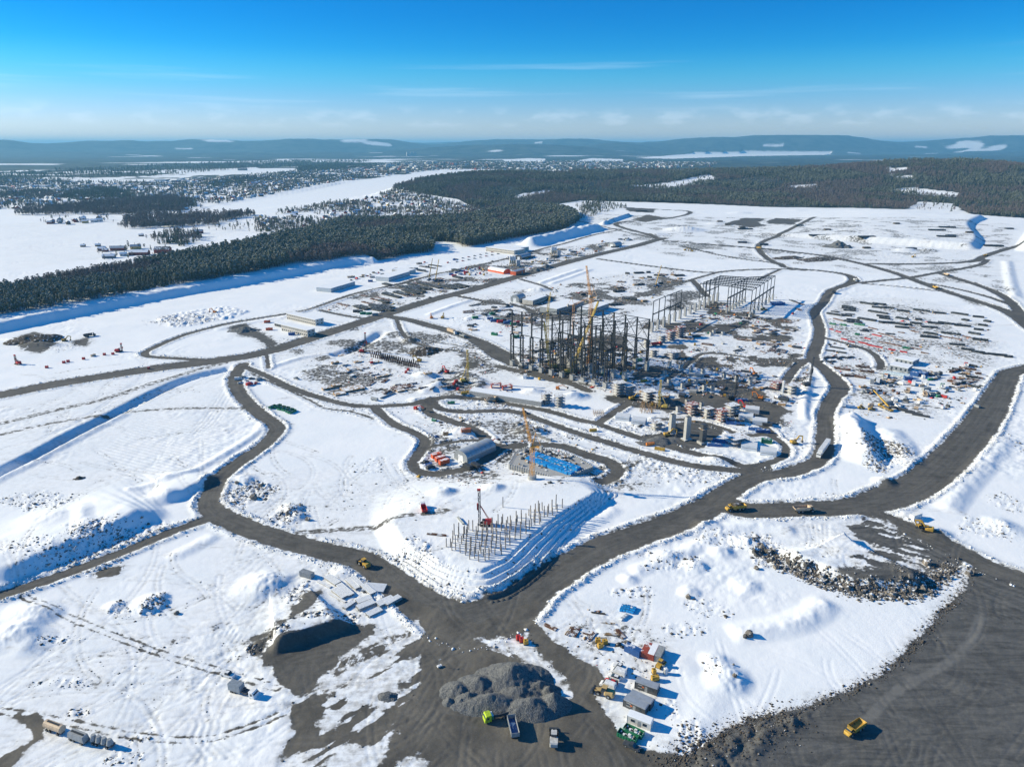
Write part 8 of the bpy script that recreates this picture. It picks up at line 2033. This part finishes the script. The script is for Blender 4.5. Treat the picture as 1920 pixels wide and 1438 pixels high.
settle([(330, 385), (480, 366), (560, 352), (640, 338), (640, 331), (480, 345), (360, 362)], 125, 6, 'snow-roofed house on the far bank of the frozen river', 'houses on the far river bank')
# the rest of the town: too many and too far to count
town = MB()
def town_block(x, y, L, W, H, rz, flat):
    c, s = math.cos(rz), math.sin(rz); z = ground_z(x, y) - .3
    T = lambda a, b, h: (x + a * c - b * s, y + a * s + b * c, z + h)
    r = H if flat else H + W * .3
    town.add([T(-L / 2, -W / 2, 0), T(L / 2, -W / 2, 0), T(L / 2, W / 2, 0), T(-L / 2, W / 2, 0), T(-L / 2, -W / 2, H), T(L / 2, -W / 2, H), T(L / 2, W / 2, H), T(-L / 2, W / 2, H), T(-L / 2, 0, r), T(L / 2, 0, r)],
             [(0, 1, 5, 4), (2, 3, 7, 6), (1, 2, 6, 9, 5), (3, 0, 4, 8, 7), (4, 5, 9, 8), (6, 7, 8, 9)])
for x, y in poly_pts(TOWN, 2300, 8): town_block(x, y, R_.uniform(10, 20), R_.uniform(8, 11), R_.uniform(4, 7), R_.random() * 3, False)
for x, y in poly_pts(EASTTOWN, 900, 9): town_block(x, y, R_.uniform(12, 30), R_.uniform(9, 14), R_.uniform(5, 13), R_.random() * 3, R_.random() < .4)
for x, y in poly_pts([(640, 316), (760, 308), (930, 306), (930, 316), (800, 319), (700, 328)], 260, 10): town_block(x, y, R_.uniform(20, 60), R_.uniform(12, 18), R_.uniform(9, 24), R_.random() * 3, True)
for x, y in poly_pts([(0, 352), (200, 348), (420, 332), (420, 340), (200, 358), (0, 362)], 120, 11): town_block(x, y, R_.uniform(20, 70), R_.uniform(12, 25), R_.uniform(5, 10), R_.random() * 3, True)
tm_ = town.mesh('town', HW, SNOWR, HR, HG, HB)
nf = len(town.f) // 6
mi = np.tile(np.array([0, 0, 0, 0, 1, 1]), nf); wall = RNG.choice([0, 2, 3, 4], nf, p=[.4, .2, .2, .2]); mi = mi.reshape(nf, 6); mi[:, :4] = wall[:, None]
tm_.polygons.foreach_set('material_index', mi.ravel().astype(np.int32))
tag(link('town', tm_), 'snowy town spreading along the far river bank below the hills', None, None, 'stuff')
for k, (px, lab) in enumerate(((765, 'left one of three pale tower blocks above the town'), (772, 'middle one of three pale tower blocks above the town'), (778, 'right one of three pale tower blocks above the town'))):
    put1(modular(42, 26, 62, 9, HW, LROOF), 'tower_block', (px, 293), .4, lab, 'tower block')
# ------------------------------------------------------------------ what nobody could count: stones, snow clods and building debris
def chips(name, label, pos, size, mats, flat=.7, kinds=None):
    n = len(pos)
    base = np.array([(1, 0, 0), (0, 1, 0), (-1, 0, 0), (0, -1, 0), (0, 0, 1), (0, 0, -.5)], float)
    fs = np.array([(0, 1, 4), (1, 2, 4), (2, 3, 4), (3, 0, 4), (1, 0, 5), (2, 1, 5), (3, 2, 5), (0, 3, 5)])
    v = base[None] * RNG.uniform(.55, 1.25, (n, 6, 3)) * size[:, None, None] * np.array((1, 1, flat))
    a = RNG.uniform(0, 6.28, n); c, s = np.cos(a)[:, None], np.sin(a)[:, None]
    x = v[..., 0] * c - v[..., 1] * s; y = v[..., 0] * s + v[..., 1] * c
    co = np.stack([x + pos[:, :1], y + pos[:, 1:2], v[..., 2] + pos[:, 2:3]], -1).reshape(-1, 3)
    f = (fs[None] + (np.arange(n) * 6)[:, None, None]).reshape(-1, 3)
    me = bpy.data.meshes.new(name); me.vertices.add(len(co)); me.vertices.foreach_set('co', co.astype(np.float32).ravel())
    me.loops.add(len(f) * 3); me.loops.foreach_set('vertex_index', f.astype(np.int32).ravel())
    me.polygons.add(len(f)); me.polygons.foreach_set('loop_start', (np.arange(len(f)) * 3).astype(np.int32))
    for m in mats: me.materials.append(m)
    me.polygons.foreach_set('material_index', np.repeat(kinds if kinds is not None else RNG.integers(0, len(mats), n), 8).astype(np.int32))
    me.update(calc_edges=True)
    tag(link(name, me), label, None, None, 'stuff')
def pick(weight, n, ymax):
    # places drawn by weight per ground area
    area = np.gradient(GX, axis=1) * np.gradient(GY, axis=0)
    w = (weight * area * (GY < ymax) * (GY > 150) * (np.abs(GX / GY) < .85)).ravel()
    # nearer places show more: favour them
    w = w / np.maximum(GY.ravel(), 1) ** 1.0
    k = RNG.choice(len(w), n, p=w / w.sum())
    j = RNG.uniform(-.5, .5, (n, 2)) * np.column_stack([np.gradient(GX, axis=1).ravel()[k], np.gradient(GY, axis=0).ravel()[k]])
    return np.column_stack([GX.ravel()[k] + j[:, 0], GY.ravel()[k] + j[:, 1], Z.ravel()[k]])
p = pick(np.clip(F['rock'] - .12, 0, 1) ** 1.5 * (1 - ROADM), 15000, 900)
chips('rubble', 'broken stones and clods sticking out of the torn snow', p, RNG.exponential(.22, len(p)).clip(.1, .9) + .12, [DARKROCK, MATS['boulder_0'], MATS['boulder_1']])
p = pick((BERM > .22) * BERM * (1 - ROADM), 14000, 800)
chips('snow_clods', 'ploughed snow clods along the edges of the roads', p, RNG.exponential(.2, len(p)).clip(.1, .8) + .15, [SNOWR, SNOWR, MATS['dirty_snow']])
p = pick(((F['dirt'] > .25) & (F['dirt'] < .75)) * (1 - .5 * ROADM), 9000, 700)
chips('gravel_crumbs', 'loose gravel and frozen mud crumbs along road and yard edges', p, RNG.exponential(.12, len(p)).clip(.05, .5) + .1, [DARKROCK, GRAVEL])
def along(pts, n, spread, z=0.0):
    q = smooth_line(UP(pts, z)); i = RNG.integers(0, len(q) - 1, n); t = RNG.random(n)[:, None]
    p = q[i] * (1 - t) + q[i + 1] * t + RNG.normal(0, spread, (n, 2))
    return np.column_stack([p, ground_zv(p[:, 0], p[:, 1])])
p = along([(1436, 1028), (1478, 1058), (1524, 1077), (1572, 1095), (1610, 1103), (1655, 1108), (1704, 1107), (1742, 1094), (1766, 1070), (1790, 1056)], 3600, 2.3, 1.5)
chips('bank_rubble', 'small broken stones between the boulders of the tipped bank', p, RNG.exponential(.28, len(p)).clip(.1, 1.0) + .18, [DARKROCK, MATS['boulder_0'], MATS['boulder_1'], MATS['boulder_2']])
p = np.vstack([along([(1240, 1440), (1320, 1396), (1400, 1353), (1500, 1329), (1600, 1289), (1680, 1244), (1730, 1194), (1762, 1150), (1800, 1112), (1824, 1064)], 3000, 1.3), along([(1260, 1440), (1330, 1400), (1420, 1370), (1490, 1350)], 1500, 4.0)])
chips('mud_clods', 'dark frozen mud clods along the edge of the quarry floor', p, RNG.exponential(.13, len(p)).clip(.05, .7) + .10, [EARTH, mat('wet_mud', (.055, .052, .048), .8), EARTH])
W = np.zeros((NR, NC), np.float32)
for pts, wt in (([(930, 690), (1120, 735), (1240, 775), (1480, 800), (1520, 720), (1500, 600), (1330, 560), (1180, 620), (1000, 640)], 1.0), ([(1545, 600), (1720, 570), (1860, 620), (1830, 740), (1760, 790), (1600, 780), (1560, 700)], .6), ([(640, 660), (900, 640), (960, 700), (960, 780), (800, 740), (600, 740)], .5),
                ([(560, 585), (740, 530), (1000, 470), (1180, 450), (1220, 440), (1000, 520), (720, 580)], .8), ([(780, 780), (1000, 780), (1180, 850), (1120, 930), (900, 930), (780, 900)], .5), ([(850, 560), (1000, 540), (1250, 500), (1300, 530), (1180, 590), (960, 640)], .7), ([(1010, 1150), (1130, 1140), (1240, 1200), (1240, 1330), (1180, 1390), (1125, 1290)], .3), ([(955, 690), (1110, 728), (1230, 690), (1060, 640)], 2.5)):
    b_, sd = poly_sd(UP(pts), 5)
    W[b_] = np.maximum(W[b_], wt * (sd < 0) * sstep(.47, .66, fbm(GX[b_], GY[b_], 18, 4, 23.0)))
p = pick(W * (ROADM < .5), 10000, 1500)
sz = RNG.exponential(.3, len(p)).clip(.08, 1.4) + .15
chips('debris', 'scattered building debris, offcuts and small tools on the trampled snow', p, sz * (1 + p[:, 1] / 1400), [DARKROCK, RUST, WOOD, DGREY, STEEL, RED, YEL, BLUE, CONCS, ORG], .55, RNG.choice(10, len(p), p=[.24, .16, .14, .14, .12, .04, .04, .04, .05, .03]))
name_rows()
